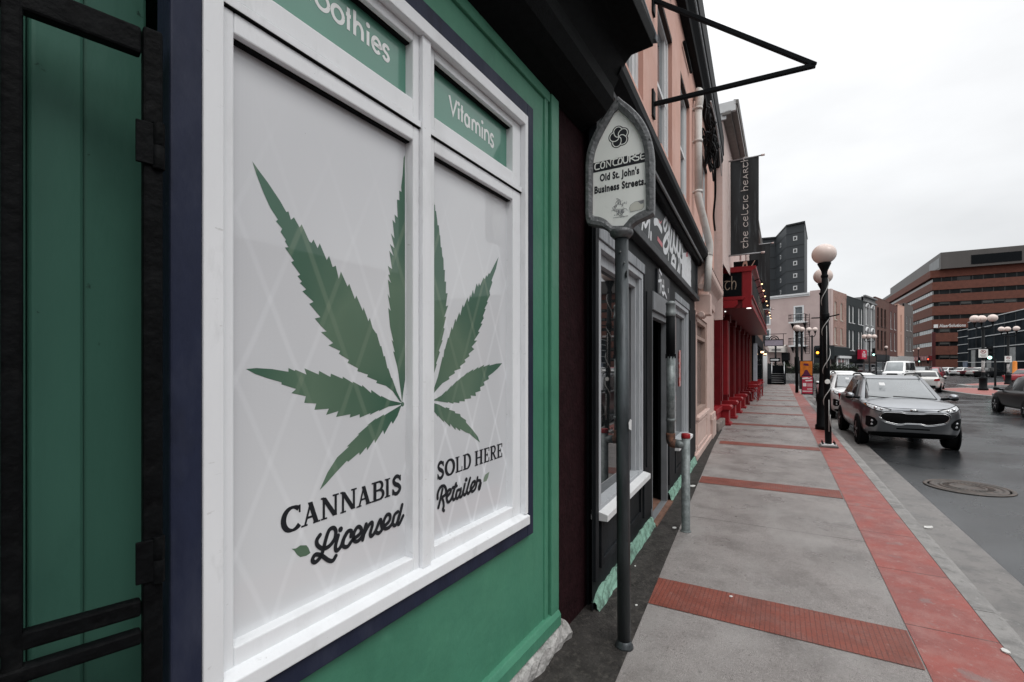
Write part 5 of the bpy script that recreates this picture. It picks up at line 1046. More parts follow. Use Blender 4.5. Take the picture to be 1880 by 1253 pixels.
# small projecting sign with a figure under the banner
ps = thing('projecting_sign', 'small black hanging sign with pale figure below the large banner', 'sign', (*PF.w(.2, .16)[:2], 0), XR)
m = MB(); m.box(.02, .60, -.02, .02, 4.14, 4.30); pb = m.build('sign_board', black, ps)
P = Print(-.0205); P.poly([(.22, 4.15), (.26, 4.29), (.34, 4.29), (.36, 4.15), (.32, 4.15), (.31, 4.22), (.28, 4.22), (.26, 4.15)]); P.stroke([(.45, 4.16), (.52, 4.28)], .02); P.build('sign_figure', M('flesh_tone_print', (.50, .33, .26), .6), pb)
# bistro tables and chairs in red metal
def bistro_table():
    t = thing('bistro_table', '', 'table'); m = MB(); m.lathe([(.29, .70), (.30, .71), (.30, .725), (0, .727)], (0, 0, 0), 20); m.build('table_top', redbright, t)
    for k in range(3):
        a = k * 2.094; m = MB(); m.tube(smooth_pts([(.03 * math.cos(a), .03 * math.sin(a), .70), (.02 * math.cos(a), .02 * math.sin(a), .35), (.26 * math.cos(a), .26 * math.sin(a), .0)], 5), .012, 6); m.build('leg', redbright, t)
    return t
def bistro_chair():
    t = thing('bistro_chair', '', 'chair')
    m = MB()
    for k in range(5): m.box(-.19 + .08 * k, -.13 + .08 * k, -.19, .19, .44, .455)
    m.build('seat', redbright, t)
    for sx in (-1, 1):
        m = MB(); m.tube([(.20, .17 * sx, 0), (-.12, .17 * sx, .45), (-.20, .17 * sx, .85)], .011, 6); m.build('leg', redbright, t)
        m = MB(); m.tube([(-.22, .15 * sx, 0), (.18, .15 * sx, .45)], .011, 6); m.build('leg', redbright, t)
    m = MB(); m.box(-.205, -.19, -.18, .18, .76, .85); m.box(-.19, -.175, -.18, .18, .62, .70); m.build('backrest', redbright, t); return t
t0, c0 = bistro_table(), bistro_chair(); tabs = [(23.9, -1.05), (26.0, -1.05), (28.2, -1.0)]
lab = ('nearest red bistro table by the pub wall', 'middle red bistro table by the pub wall', 'furthest red bistro table along the pub wall')
for i, (u, v) in enumerate(tabs):
    t = t0 if i == 0 else copy_tree(t0); t.location = uv(u, v, .004); tag(t, lab[i], 'table', 'red bistro tables')
    for j in (0, 1):
        c = c0 if i + j == 0 else copy_tree(c0); c.location = uv(u + (-.62, .62)[j], v + .03, .004); c.rotation_euler = (0, 0, SRZ + (0, math.pi)[j])
        tag(c, ('red folding chair on the near side of the ', 'red folding chair on the far side of the ')[j] + ('nearest', 'middle', 'furthest')[i] + ' bistro table', 'chair', 'red bistro chairs')
# ------------------------------------------------------------------ brick house and dark house further along
bk = brick('orange_brown_brick', (.24, .10, .062), (.17, .07, .045), (.12, .09, .075), 4.5)
bh = thing('brick_house', 'orange brick house with dark shopfront and lit wall lantern after the pub', 'building', (*PF.w(12.55, .10)[:2], 0), PF.rz)
HW = [(1.0 + 2.4 * k, 2.0 + 2.4 * k, 4.3, 6.0) for k in range(4)]
m = MB(); wall_holes(m, 0, 10.5, 3.2, 7.3, HW, 0, .12); m.box(0, 10.5, .13, 6, 0, 7.3); m.box(-.01, .0, .0, .14, 3.2, 7.3); m.build('wall', bk, bh)
for h in HW:
    simple_window(bh, *h, .05, M('dark_brown_frame', (.03, .02, .016), .6), dkglass, .06, sill=.05)
m = MB(); m.extr([(.1, 7.3), (-.18, 7.3), (-.24, 7.42), (-.24, 7.5), (.1, 7.55)], 'x', -.1, 10.6); m.build('eave', black, bh)
m = MB(); m.box(0, 10.5, -.03, .13, 2.7, 3.2); m.box(0, 10.5, .06, .12, 0, 2.7); m.build('shopfront', shopblack, bh)
for k in range(4): simple_window(bh, .5 + 2.5 * k, 2.3 + 2.5 * k, .7, 2.6, -.0, black, dkglass, .06, name='shop_window')
m = MB(); m.box(.05, .32, -.10, .06, 0, 2.68); m.build('pale_pilaster', M('pale_blue_grey_paint', (.42, .47, .52), .5), bh)
for s, z in ((3.2, 2.35), (8.0, 2.35)):
    m = MB(); m.tube([(s, 0, z), (s, -.2, z + .05)], .015, 6); m.lathe([(.03, -.14), (.07, -.12), (.08, .08), (.03, .14)], (s, -.22, z), 8); ln = m.build('wall_lantern', black, bh); MB().ball((s, -.22, z - .02), .088, 10, 6).build('lantern_glass', warm, ln)
hs = thing('hanging_sign', 'framed lilac hanging sign with an arched crest on an iron bracket', 'sign', (*PF.w(21.0, .15)[:2], 0), XR)
m = MB(); m.tube([(0, 0, 3.62), (1.35, 0, 3.62)], .02, 6); m.tube([(.12, 0, 3.62), (.12, 0, 2.92)], .015, 6); m.tube([(1.18, 0, 3.62), (1.18, 0, 2.92)], .015, 6); m.tube([(p[0], 0, p[1]) for p in arc(.65, 3.26, .26, .24, 0, 180, 10)], .03, 6); m.tube([(p[0], 0, p[1]) for p in arc(.65, 3.26, .14, .13, 0, 180, 8)], .03, 6); m.build('bracket', lampblack, hs)
m = MB(); frame_rect(m, .1, 1.2, 2.84, 3.28, .04, -.03, .03); m.build('sign_frame', lampblack, hs); MB().box(.13, 1.17, -.015, .015, 2.87, 3.25).build('sign_panel', M('lilac_sign_panel', (.42, .38, .46), .5, var=.15, scale=8), hs)
dh = thing('dark_house', 'narrow dark shop with white columns at the end of the pub row', 'building', (*PF.w(23.1, .06)[:2], 0), PF.rz)
m = MB(); m.box(0, 9.5, .05, 6, 2.9, 5.6); m.box(0, 9.5, .2, 6, 0, 2.9); m.build('wall', shopblack, dh); m = MB(); m.box(-.05, 9.6, -.2, .2, 2.75, 3.1); m.build('fascia', M('grey_pink_fascia', (.34, .27, .25), .6), dh)
for k in range(3): m = MB(); m.lathe([(.07, 0), (.07, 2.74)], (.6 + 3.2 * k, -.06, 0), 10); m.build('column', whitepaint, dh)
for k in range(3): simple_window(dh, 1.2 + 3 * k, 2.9 + 3 * k, .6, 2.5, .13, black, dkglass, .06, name='shop_window')
# black steel steps at the corner
stp = thing('steel_steps', 'black steel steps with pale handrails at the end of the pavement', 'steps', uv(46.6, -.95), SRZ - R(90))
for k in range(5):
    m = MB(); m.box(.30, 1.22, .32 * k, .32 * k + .34, .18 + .18 * k, .21 + .18 * k); m.box(.30, 1.22, .32 * k + .30, .32 * k + .32, .02 + .18 * k, .18 + .18 * k, 1); m.build('tread', [M('worn_step_edge', (.30, .30, .31), .5), black], stp)
m = MB(); m.extr([(0, 0), (1.7, 0), (1.7, 1.75), (1.3, 1.75), (0, .5)], 'x', 0, .30); m.extr([(0, 0), (1.7, 0), (1.7, 1.6), (1.3, 1.6), (0, .5)], 'x', 1.22, 1.30); m.box(-.2, 1.4, 1.7, 3.6, 0, 1.65); m.build('side_panel', black, stp)
for x in (.32, 1.26): m = MB(); m.tube([(x, -.05, .95), (x, 1.3, 1.95)], .03, 8); m.build('handrail', M('pale_steel_rail', (.45, .46, .47), .35, metal=.7), stp)
# sandwich board and poster case by the third lamp
ab = thing('sandwich_board', 'red sandwich board with white lettering on the red paving', 'sandwich board', uv(30.55, 1.02), SRZ - R(93))
for sgn, y0 in ((1, 0), (-1, .5)):
    m = MB(); m.hexa([(0, y0, 0), (.56, y0, 0), (.56, y0 + .03, 0), (0, y0 + .03, 0)], [(.02, .235, 1.05), (.54, .235, 1.05), (.54, .265, 1.05), (.02, .265, 1.05)]); m.build('board_frame', black, ab)
tl_ = math.atan2(.235, 1.05)
def tilt_child(o): o.rotation_euler = (-tl_, 0, 0); return o
o = tilt_child(MB().box(.035, .525, -.010, -.004, .06, 1.03).build('poster', M('red_poster_print', (.34, .02, .045), .5, var=.2, scale=5), ab))
P = Print(-.0105); P.stroke([(.08, .90), (.28, .93)], .09, sm=False); P.stroke([(.33, .90), (.46, .95)], .04); P.stroke([(.22, .78), (.47, .80)], .07, sm=False); P.poly([(.07, .46), (.23, .46), (.23, .64), (.07, .64)])
for z in (.48, .54, .60, .34, .28): P.stroke([(.28, z), (.50, z)], .022, sm=False)
P.poly([(.05, .17), (.51, .17), (.51, .21), (.05, .21)]); P.build('poster_print', M('white_poster_print', (.62, .58, .58), .5), o)
pc = thing('poster_case', 'orange film poster in a dark case behind the sandwich board', 'poster', uv(38.0, 1.20), SRZ - R(90))
m = MB(); m.box(-.05, .75, 0, .3, .0, 1.95); m.build('case', M('dark_case_paint', (.03, .025, .028), .5), pc, bevel=.01)
o = MB().box(.0, .70, -.012, -.0, .85, 1.90).build('poster', M('orange_poster_print', (.60, .17, .015), .5, var=.4, scale=3), pc)
P = Print(-.0125); P.poly([(.05, .87), (.2, 1.1), (.28, 1.32), (.42, 1.32), (.52, 1.1), (.66, .87)]); P.poly([(.18, 1.62), (.5, 1.58), (.48, 1.74), (.2, 1.76)]); P.build('poster_figure', M('dark_magenta_print', (.10, .01, .05), .5), o)
#@@NEXT
# ------------------------------------------------------------------ vehicles
sideglass = M('dark_side_glass', (.008, .009, .010), .12, spec=.12, var=.2)
def car(label, cat, loc, rz, paint, L=4.1, W=1.64, Hh=1.48, style='suv', detail=True, glass=None, group=None, name='parked_car', rear_glass=None):
    """local +x is the front of the car, origin on the road under its middle"""
    t = thing(name, label, cat, loc, rz, group); gl = glass or greyglass; hl = L / 2; hw = W / 2
    van = style == 'van'; sed = style == 'sedan'
    zb, zs = (.20, Hh * (.66 if style == 'suv' else .615)) if not van else (.25, Hh * .52)        # underside, shoulder
    fx = hl - (.92 if not van else .55); rx = -hl + (.24 if style in ('suv', 'van') else .75)      # windscreen foot, tail foot
    zh = zs - .10 if not van else zs
    # body loft: stations from nose to tail (x, half width factor, lower z, shoulder z, centre z)
    st = ([(hl + .02, .60, .36, .76, .77), (hl - .02, .80, .26, .83, .845), (hl - .13, .92, .22, .885, .90), (hl - .36, .985, .215, .935, .965),] if style == 'suv' else [(hl, .50, .40, zh * .80, zh * .80), (hl - .035, .68, .30, zh * .86, zh * .88), (hl - .12, .84, .235, zh * .915, zh * .955), (hl - .34, .95, .215, zh * .965, zh * 1.03)]) + [ (fx + .02, .99, zb, zs * .985, zs * 1.02), (fx - .5, 1, zb, zs, zs * 1.0), (0, 1, zb, zs, zs), (rx + .7, 1, zb, zs * 1.02, zs * 1.02), (-hl + .30, .97, .24, zs * 1.03, zs * 1.03), (-hl + .10, .90, .28, zs * 1.0, zs * 1.0), (-hl, .72, .36, zs * .93, zs * .93)]
    vs = []
    for x, f, z0, z1, zc in st:
        w_ = hw * f; zm = z0 + (z1 - z0) * .52
        prof = [(0, z0), (w_ * .78, z0), (w_ * .97, z0 + .07), (w_ * 1.0, zm), (w_ * .985, z1 - .10), (w_ * .93, z1 - .015), (w_ * .80, z1 + .008), (w_ * .40, zc + .012), (0, zc + .018)]
        und = .40 if style == 'suv' and x > hl - .2 else 0
        vs += [(x - und * max(0, .66 - z), y, z) for y, z in prof] + [(x - und * max(0, .66 - z), -y, z) for y, z in prof[1:-1][::-1]]
    n = 16; m = MB(); m.add(vs, [(i * n + j, i * n + (j + 1) % n, (i + 1) * n + (j + 1) % n, (i + 1) * n + j) for i in range(len(st) - 1) for j in range(n)] + [tuple(range(n)), tuple((len(st) - 1) * n + j for j in range(n))], smooth=True)
    body = m.build('body', paint, t, sub=2)
    # cabin
    zr = Hh - .02; rf = fx - (.86 if not van else .55); rr_ = rx + (.42 if style == 'suv' else (.12 if van else .55)); bi, ti = hw * .93, hw * (.70 if not van else .80)
    bel = [(fx + .06, 0), (fx - .02, bi * .72), (fx - .16, bi * .97), (0, bi), (rx + .35, bi * .97), (rx + .03, bi * .86), (rx - .05, 0)]
    top = [(rf + .03, 0), (rf - .02, ti * .75), (rf - .12, ti * .97), (-.1, ti), (rr_ + .22, ti * .95), (rr_ + .02, ti * .8), (rr_ - .02, 0)]
    def loop(pts, z, bow=0): q = [(x, y, z + bow * (1 - (y / hw) ** 2)) for x, y in pts]; return q + [(x, -y, zz) for x, y, zz in q[1:-1][::-1]]
    A_ = loop(bel, zs - .05); B_ = loop(top, zr - .045); mid = [(x * .82 + (sum(p[0] for p in top) / 7) * .18, y * .82, zr + .0) for x, y, z in B_]; n = 12
    m = MB(); m.add(A_ + B_ + mid + [(sum(p[0] for p in mid) / n, 0, zr + .012)], [(i, (i + 1) % n, n + (i + 1) % n, n + i) for i in range(n)] + [(n + i, n + (i + 1) % n, 2 * n + (i + 1) % n, 2 * n + i) for i in range(n)] + [(2 * n + i, 2 * n + (i + 1) % n, 3 * n) for i in range(n)], smooth=True)
    m.build('cabin', paint, t, sub=0)
    # glass panels lie a few millimetres proud of the cabin
    def panel(nm, idx, u0, u1, v0, v1, mat_, off=.007):
        """strip of glass over cabin faces idx (loop segments), inset u at the ends, v bottom/top"""
        m = MB(); rows = []
        P0 = [Vector(A_[i % n]) for i in idx]; P1 = [Vector(B_[i % n]) for i in idx]
        def lerp_end(P, a, b):
            Q = [p.copy() for p in P]; Q[0] = P[0].lerp(P[1], a); Q[-1] = P[-1].lerp(P[-2], b); return Q
        P0 = lerp_end(P0, u0, u1); P1 = lerp_end(P1, u0, u1)
        lo = [a.lerp(b, v0) for a, b in zip(P0, P1)]; hi = [a.lerp(b, v1) for a, b in zip(P0, P1)]
        nrm = []
        for i in range(len(lo)):
            d = (lo[min(i + 1, len(lo) - 1)] - lo[max(i - 1, 0)]).cross(hi[i] - lo[i]).normalized(); c_ = (lo[i] + hi[i]) / 2; c_.z = 0
            if d.dot(Vector((c_.x, c_.y, .2))) < 0: d = -d
            nrm.append(d * off)
        vs = [tuple(p + q) for p, q in zip(lo, nrm)] + [tuple(p + q) for p, q in zip(hi, nrm)] + [tuple(p - q) for p, q in zip(lo, nrm)] + [tuple(p - q) for p, q in zip(hi, nrm)]; k = len(lo)
        m.add(vs, [(i, i + 1, k + i + 1, k + i) for i in range(k - 1)] + [(2 * k + i, 2 * k + i + 1, 3 * k + i + 1, 3 * k + i) for i in range(k - 1)] + [(0, k, 3 * k, 2 * k), (k - 1, 2 * k - 1, 4 * k - 1, 3 * k - 1)] + [(k + i, k + i + 1, 3 * k + i + 1, 3 * k + i) for i in range(k - 1)], smooth=True)
        return m.build(nm, mat_, t)
    seal = panel('window_seal', [10, 11, 0, 1, 2], .55, .55, .03, .96, plastic, .004) if detail else None
    ws = panel('windshield', [10, 11, 0, 1, 2], .66, .66, .10, .92, gl)
    panel('rear_window', [4, 5, 6, 7, 8], .60, .60, .25, .88, rear_glass or dkglass)
    for sg in (1, -1):
        ids = [2, 3, 4] if sg == 1 else [8, 9, 10]
        panel('side_window', ids, .10, .10, .16, .88, sideglass)
    # wheels
    rw = .30 * Hh / 1.48 if not van else .34
    for x in (hl - .78, -hl + .74):
        for sg in (1, -1):
            y = sg * (hw - .09); m = MB(); m.lathe([(rw * .62, -.10), (rw * .93, -.10), (rw, -.06), (rw, .06), (rw * .93, .10), (rw * .62, .10)], (x, y, rw), 24, axis='y'); wh = m.build('wheel', rubber, t)
            m = MB(); m.lathe([(rw * .66, -.07), (rw * .66, .07)], (x, y, rw), 20, axis='y')
            for k in range(5):
                a = k * 1.2566 + .3; m.tube([(x + .04 * math.cos(a), y + sg * .085, rw + .04 * math.sin(a)), (x + rw * .63 * math.cos(a), y + sg * .085, rw + rw * .63 * math.sin(a))], .028, 5)
            m.lathe([(0, -.09), (.05, -.085), (.05, .085), (0, .09)], (x, y, rw), 12, axis='y'); m.build('rim', alloy, wh)
            m = MB(); m.lathe([(rw * 1.0, -.012), (rw * 1.17, -.012), (rw * 1.17, .02), (rw * 1.0, .02)], (x, sg * (hw - .012), rw), 24, axis='y'); m.build('wheel_arch', plastic, t)
    # front
    zn = zh
    if not (style == 'suv' and detail): m = MB(); m.extr([(hw * .86, .20), (hw * .86, .36), (hw * .55, .42), (-hw * .55, .42), (-hw * .86, .36), (-hw * .86, .20)], 'x', hl - .16, hl - .015); m.build('lower_bumper', plastic, t, bevel=.02)
    if style == 'suv' and detail:
        bpy.context.view_layer.update(); bvh = BVHTree.FromObject(body, bpy.context.evaluated_depsgraph_get())
        def hitx(y, z):
            h = bvh.ray_cast(Vector((6, y, z)), Vector((-1, 0, 0))); return h[0].x if h[0] is not None else hl - .5
        def conform(nm, lo, hi, mat_, par, off=.006, thick=.03, ny=22, nz=5, sg=1):
            """panel that follows the body's nose: lo / hi are (y, z) polylines in rising y"""
            def ip(P, y):
                for p, q in zip(P, P[1:]):
                    if p[0] <= y <= q[0] + 1e-9: return p[1] + (q[1] - p[1]) * (y - p[0]) / max(1e-9, q[0] - p[0])
                return P[-1][1]
            y0, y1 = lo[0][0], lo[-1][0]; vs = []; rim = []
            for i in range(ny + 1):
                y = y0 + (y1 - y0) * i / ny; a_, b_ = ip(lo, y), ip(hi, y)
                for j in range(nz + 1): z = a_ + (b_ - a_) * j / nz; vs.append((hitx(sg * y, z) + off, sg * y, z))
            k = nz + 1; fs = [(i * k + j, (i + 1) * k + j, (i + 1) * k + j + 1, i * k + j + 1) for i in range(ny) for j in range(nz)]
            loop_ = [i * k for i in range(ny + 1)] + [ny * k + j for j in range(1, k)] + [i * k + nz for i in range(ny - 1, -1, -1)] + [j for j in range(nz - 1, 0, -1)]
            n0 = len(vs); vs += [(vs[q][0] - thick, vs[q][1], vs[q][2]) for q in loop_]; L_ = len(loop_)
            fs += [(loop_[q], loop_[(q + 1) % L_], n0 + (q + 1) % L_, n0 + q) for q in range(L_)]
            o = MB().add(vs, fs, smooth=False).build(nm, mat_, par)
            return o, [vs[q] for q in loop_]
        g_lo = [(-.53, .66), (-.50, .605), (-.44, .565), (-.27, .525), (-.18, .522), (-.11, .545), (0, .545), (.11, .545), (.18, .522), (.27, .525), (.44, .565), (.50, .605), (.53, .66)]
        g_hi = [(-.53, .70), (-.50, .735), (-.44, .755), (-.20, .752), (-.13, .735), (0, .735), (.13, .735), (.20, .752), (.44, .755), (.50, .735), (.53, .70)]
        gr, ed = conform('grille', g_lo, g_hi, M('black_grille_mesh', (.005, .005, .006), .5, var=.6, scale=60, spec=.2), t, .012, ny=44)
        m = MB(); m.tube([(x + .006, y, z) for x, y, z in ed + ed[:1]], .0095, 6); m.build('grille_trim', chrome, gr)
        m = MB(); m.tube([(x + .004, y * 1.045, (z - .64) * 1.2 + .64) for x, y, z in ed + ed[:1]], .013, 6); m.build('grille_surround', paint, gr)
        for sg in (1, -1):
            hd, ed = conform('headlight', [(.36, .80), (.44, .775), (.54, .770), (.64, .80), (.72, .85)], [(.36, .812), (.44, .835), (.54, .862), (.64, .895), (.72, .915)], lensclear, t, .008, sg=sg)
            m = MB(); m.tube([(x + .002, y, z) for x, y, z in ed + ed[:1]], .007, 5); m.build('headlight_seal', plastic, hd)
            for yy, zz, rr2 in ((.60, .835, .034), (.51, .812, .026)): m = MB(); m.ball((hitx(sg * yy, zz) + .006, sg * yy, zz), rr2, 12, 8); m.build('headlight_bulb', chrome, hd)
            conform('side_marker', [(.722, .86), (.742, .885)], [(.722, .905), (.742, .90)], amber, hd, .006, ny=3, nz=2, sg=sg)
            fg, ed = conform('fog_recess', [(.57, .50), (.62, .44), (.70, .43), (.745, .47)], [(.57, .56), (.62, .63), (.70, .665), (.745, .66)], plastic, t, .008, sg=sg)
            for z in (.50, .575): m = MB(); m.ball((hitx(sg * .655, z) + .004, sg * .655, z), .024, 8, 6); m.build('fog_lamp', lensclear, fg)
        conform('lower_bumper', [(-.74, .24), (-.5, .215), (.5, .215), (.74, .24)], [(-.74, .33), (-.5, .345), (0, .35), (.5, .345), (.74, .33)], plastic, t, .010, ny=30)
        conform('bonnet_seam', [(-.60, .862), (-.45, .842), (0, .836), (.45, .842), (.60, .862)], [(-.60, .869), (-.45, .849), (0, .843), (.45, .849), (.60, .869)], plastic, t, .003, thick=.01, ny=30, nz=1)
        conform('number_plate_bar', [(-.26, .415), (.26, .415)], [(-.26, .44), (.26, .44)], plastic, t, .006, ny=8, nz=2)
        bw = BVHTree.FromObject(ws, bpy.context.evaluated_depsgraph_get())
        for nm_, y_, z_, wy, wz, mt_ in (('windshield_sticker', -.24, Hh - .20, .05, .03, whitepaint),):
            q_ = []
            for a_, b_ in ((-1, -1), (1, -1), (1, 1), (-1, 1)):
                h_ = bw.ray_cast(Vector((6, y_ + a_ * wy, z_ + b_ * wz)), Vector((-1, 0, 0)))
                q_.append((h_[0].x + .008 if h_[0] is not None else fx - .6, y_ + a_ * wy, z_ + b_ * wz))
            MB().hexa([(x - .003, y, z) for x, y, z in q_], q_).build(nm_, mt_, ws)
        bx_ = hitx(0, .80); bd = thing_part = MB().lathe([(.062, -.004), (.062, .005), (0, .008)], (0, 0, 0), 20, axis='x').build('badge', chrome, t); bd.scale = (1, 1, .52); bd.location = (bx_ + .004, 0, .805)
        P = Print(-.0085)
        for st_ in ([(-.038, .03), (-.038, -.03)], [(-.018, .03), (-.034, 0), (-.018, -.03)], [(0, .03), (0, -.03)], [(.014, -.03), (.026, .03), (.038, -.03)]): P.stroke(st_, .008, sm=False, round_=False)
        o = P.build('badge_letters', ink, bd); o.rotation_euler = (0, 0, R(90))
        for sg in (1, -1):
            m = MB(); m.tube(smooth_pts([(rf - .12, sg * ti * .93, zr - .01), (rf - .3, sg * ti * .95, zr + .035), (-.1, sg * ti * .98, zr + .045), (rr_ + .35, sg * ti * .93, zr + .03), (rr_ + .15, sg * ti * .92, zr - .01)], 6), .018, 6); m.build('roof_rail', plastic, t)
        m = MB(); m.tube([(fx + .05, .55, zs + .015), (fx - .02, -.15, zs + .055)], .010, 5); m.tube([(fx + .05, -.15, zs + .012), (fx - .02, -.6, zs + .05)], .010, 5); m.build('wiper', plastic, t)
    else:
        for sg in (1, -1):
            m = MB(); m.hexa([(hl - .30, sg * y, z) for y, z in ((hw * .5, zn * .70), (hw * .88, zn * .74), (hw * .9, zn * .90), (hw * .55, zn * .84))], [(hl - .05 - .12 * (y / hw), sg * y, z) for y, z in ((hw * .5, zn * .70), (hw * .88, zn * .74), (hw * .9, zn * .90), (hw * .55, zn * .84))]); m.build('headlight', lensclear, t, bevel=.01)
        m = MB(); m.extr([(hw * .42, zn * .60), (hw * .50, zn * .70), (hw * .42, zn * .84), (-hw * .42, zn * .84), (-hw * .50, zn * .70), (-hw * .42, zn * .60)], 'x', hl - .15, hl + .004); m.build('grille', plastic, t, bevel=.01)
    for sg in (1, -1):                                   # tail lamps, mirrors
        m = MB(); m.hexa([(-hl + .02, sg * y, z) for y, z in ((hw * .58, zs * .78), (hw * .92, zs * .80), (hw * .93, zs * .97), (hw * .62, zs * .92))], [(-hl + .22, sg * y * 1.03, z) for y, z in ((hw * .58, zs * .78), (hw * .92, zs * .80), (hw * .93, zs * .97), (hw * .62, zs * .92))]); m.build('tail_light', tailred, t, bevel=.01)
        m = MB(); m.ball((fx - .22, sg * (hw + .07), zs + .055), .085, 12, 8, sz=.75); m.add([], []); mr = m.build('mirror', paint, t); m = MB(); m.tube([(fx - .25, sg * (hw - .12), zs + .0), (fx - .22, sg * (hw + .04), zs + .02)], .028, 6); m.ball((fx - .205, sg * (hw + .08), zs + .015), .078, 10, 6, sz=.5); m.build('mirror_arm', plastic, mr)
    m = MB(); m.extr([(hw * .7, .30), (hw * .7, .46), (-hw * .7, .46), (-hw * .7, .30)], 'x', -hl - .005, -hl + .12); m.build('rear_bumper', plastic, t, bevel=.02)
    return t
def paint_m(name, col, metal=.5): return M(name, col, .33, var=.06, scale=3, metal=metal, coat=.6, spec=.35)
grey_p = paint_m('grey_metallic_paint', (.29, .302, .32), .95); white_p = paint_m('white_car_paint', (.74, .75, .75), 0); black_p = M('black_car_paint', (.006, .007, .008), .3, var=.1, coat=.08, spec=.25); red_p = paint_m('red_car_paint', (.28, .02, .03), .2); silver_p = paint_m('pale_silver_paint', (.60, .60, .58), .3); dkred_p = paint_m('maroon_car_paint', (.10, .01, .02), .2)
screen = M('sky_reflecting_screen', (.17, .19, .20), .06, var=.25, scale=1.5, ior=1.6, coat=.5)
BK = SRZ + math.pi                                     # nose towards the camera
def put(u, v): return (*uv(u, v)[:2], ROAD + .004)
suv = car('grey metallic suv parked nose on at the kerb by the nearest lamp', 'suv', put(12.0 + 2.05, 2.24), BK + R(1.5), grey_p, glass=screen)
m = MB(); m.box(-.06, .06, -.002, .002, -.02, .045)
car('white suv parked directly behind the grey metallic suv', 'suv', put(19.9, 2.2), BK, white_p, glass=screen, W=1.66)
car('white hatchback parked third in line at the kerb, mostly hidden', 'car', put(26.0, 2.35), BK, white_p, style='hatch', detail=False, glass=screen, Hh=1.50)
car('white passenger van with a tall roof turning out of the bend', 'van', at(1652, 690, 50)[:2] + (ROAD,), math.atan2(-.60, -.80), white_p, L=5.2, W=2.0, Hh=2.30, style='van', detail=False, glass=screen, name='passenger_van')
car('pale silver suv seen from behind, driving away past the island', 'suv', at(1702, 700, 32.5)[:2] + (ROAD,), math.atan2(.70, .71), silver_p, L=4.0, W=1.62, Hh=1.44, detail=False, name='driving_car')
car('small black van just beyond the white passenger van', 'van', at(1691, 690, 56)[:2] + (ROAD,), math.atan2(-.60, -.80), black_p, L=4.2, W=1.75, Hh=1.75, style='van', detail=False, glass=screen)
car('red car standing behind the black van in the queue', 'car', at(1712, 690, 57)[:2] + (ROAD,), math.atan2(.66, .75), red_p, style='hatch', L=4.2, W=1.75, Hh=1.62, detail=False, rear_glass=screen)
car('dark maroon car tucked behind the red one', 'car', at(1719, 690, 66)[:2] + (ROAD,), math.atan2(.66, .75), dkred_p, style='sedan', L=4.2, W=1.75, Hh=1.65, detail=False)
car('black hatchback driving away in the far lane at the right edge', 'car', put(22.9, 7.75), SRZ, black_p, L=4.0, W=1.62, Hh=1.36, style='hatch', detail=False, name='driving_car')
far = [(1728, 95, white_p, 'white sedan at the left end of the far parked row'), (1742, 92, white_p, 'second white car in the far parked row'), (1755, 92, black_p, 'black car between the white ones in the far parked row'), (1770, 88, white_p, 'large white sedan in the middle of the far parked row'), (1790, 84, dkred_p, 'maroon car to the right of the large white sedan'), (1802, 80, silver_p, 'silver car half behind the nearer island lamp'), (1818, 76, black_p, 'black suv just right of the nearer island lamp')]
for px_, Y, pm, lb in far:
    car(lb, 'car', (*at(px_, 690, Y)[:2], ROAD), R(0) + .12, pm, style='sedan' if 'sedan' in lb else 'hatch', L=4.5, W=1.8, Hh=1.6, detail=False, group='cars parked across the bend')
car('red car with pale roof at the far right edge, by the orange post', 'car', (*at(1893, 700, 44)[:2], ROAD), R(8), red_p, style='hatch', L=4.2, W=1.75, Hh=1.5, detail=False)
ob = thing('bollard', 'bright orange plastic bollard on the far island', 'bollard', (*ground(1863, 702, ROAD + .13)[:2], ROAD + .13), 0)
m = MB(); m.lathe([(.26, 0), (.26, .06), (.19, .1), (.17, 2.05), (.12, 2.12), (0, 2.13)], (0, 0, 0), 14); m.build('post', orange, ob)
#@@NEXT
# ------------------------------------------------------------------ corner building and the terrace along the bend
TD = (.755, .656); T0 = (39.0, 58.0)
TF = Fac(T0, TD)
rosy = M('rosy_beige_render', (.50, .395, .375), .8, var=.06, scale=.8, stain=(.45, .345, .33), sscale=.7, samt=.42)
cb_ = thing('corner_building', 'rosy beige rendered corner building with balconies on its long side wall', 'building', (*T0, ROAD), TF.rz)
mott = brick('mottled_red_brick', (.33, .16, .125), (.20, .095, .075), (.38, .32, .29), 3.2)
darkbr = brick('dark_brown_brick', (.145, .062, .048), (.10, .045, .036), (.11, .08, .07), 4)
# the side wall runs back along local +y, its face towards -x
BW = [(.4, 2.0, 3.6, 6.1), (.4, 2.0, 7.6, 10.0)]
m = MB()
def side_holes(): return [(3.05, 3.95, 4.55, 6.3), (3.05, 3.95, 7.55, 9.35), (7.0, 8.0, 4.9, 6.6), (7.0, 8.0, 7.4, 9.5)]
tmp = MB(); wall_holes(tmp, 0, 30, 0, 10.85, side_holes(), 0, .15)
m.add([(y, x, z) for x, y, z in tmp.v], tmp.f); m.box(.16, 6.4, .3, 30, 0, 10.8); m.box(-.0, .3, .0, 2.25, 10.85, 11.25); m.box(.0, .75, -.06, .02, 4.1, 11.25); m.build('side_wall', rosy, cb_)
m = MB(); m.box(-.25, .15, 2.25, 30, 10.85, 11.05); m.box(-.12, .0, 2.25, 30, 10.65, 10.85); m.build('cornice', whitepaint, cb_)
for a, b, c, d in side_holes():
    m = MB(); frame = MB(); frame_rect(frame, a - .14, b + .14, c - .14, d + .16, .18, -.06, .1); frame.box(a + .04, b - .04, .04, .1, (c + d) / 2 - .05, (c + d) / 2 + .05)
    m.add([(y, x, z) for x, y, z in frame.v], frame.f); wn = m.build('window', whitepaint, cb_); MB().box(.08, .1, a, b, c, d).build('pane', greyglass, wn)
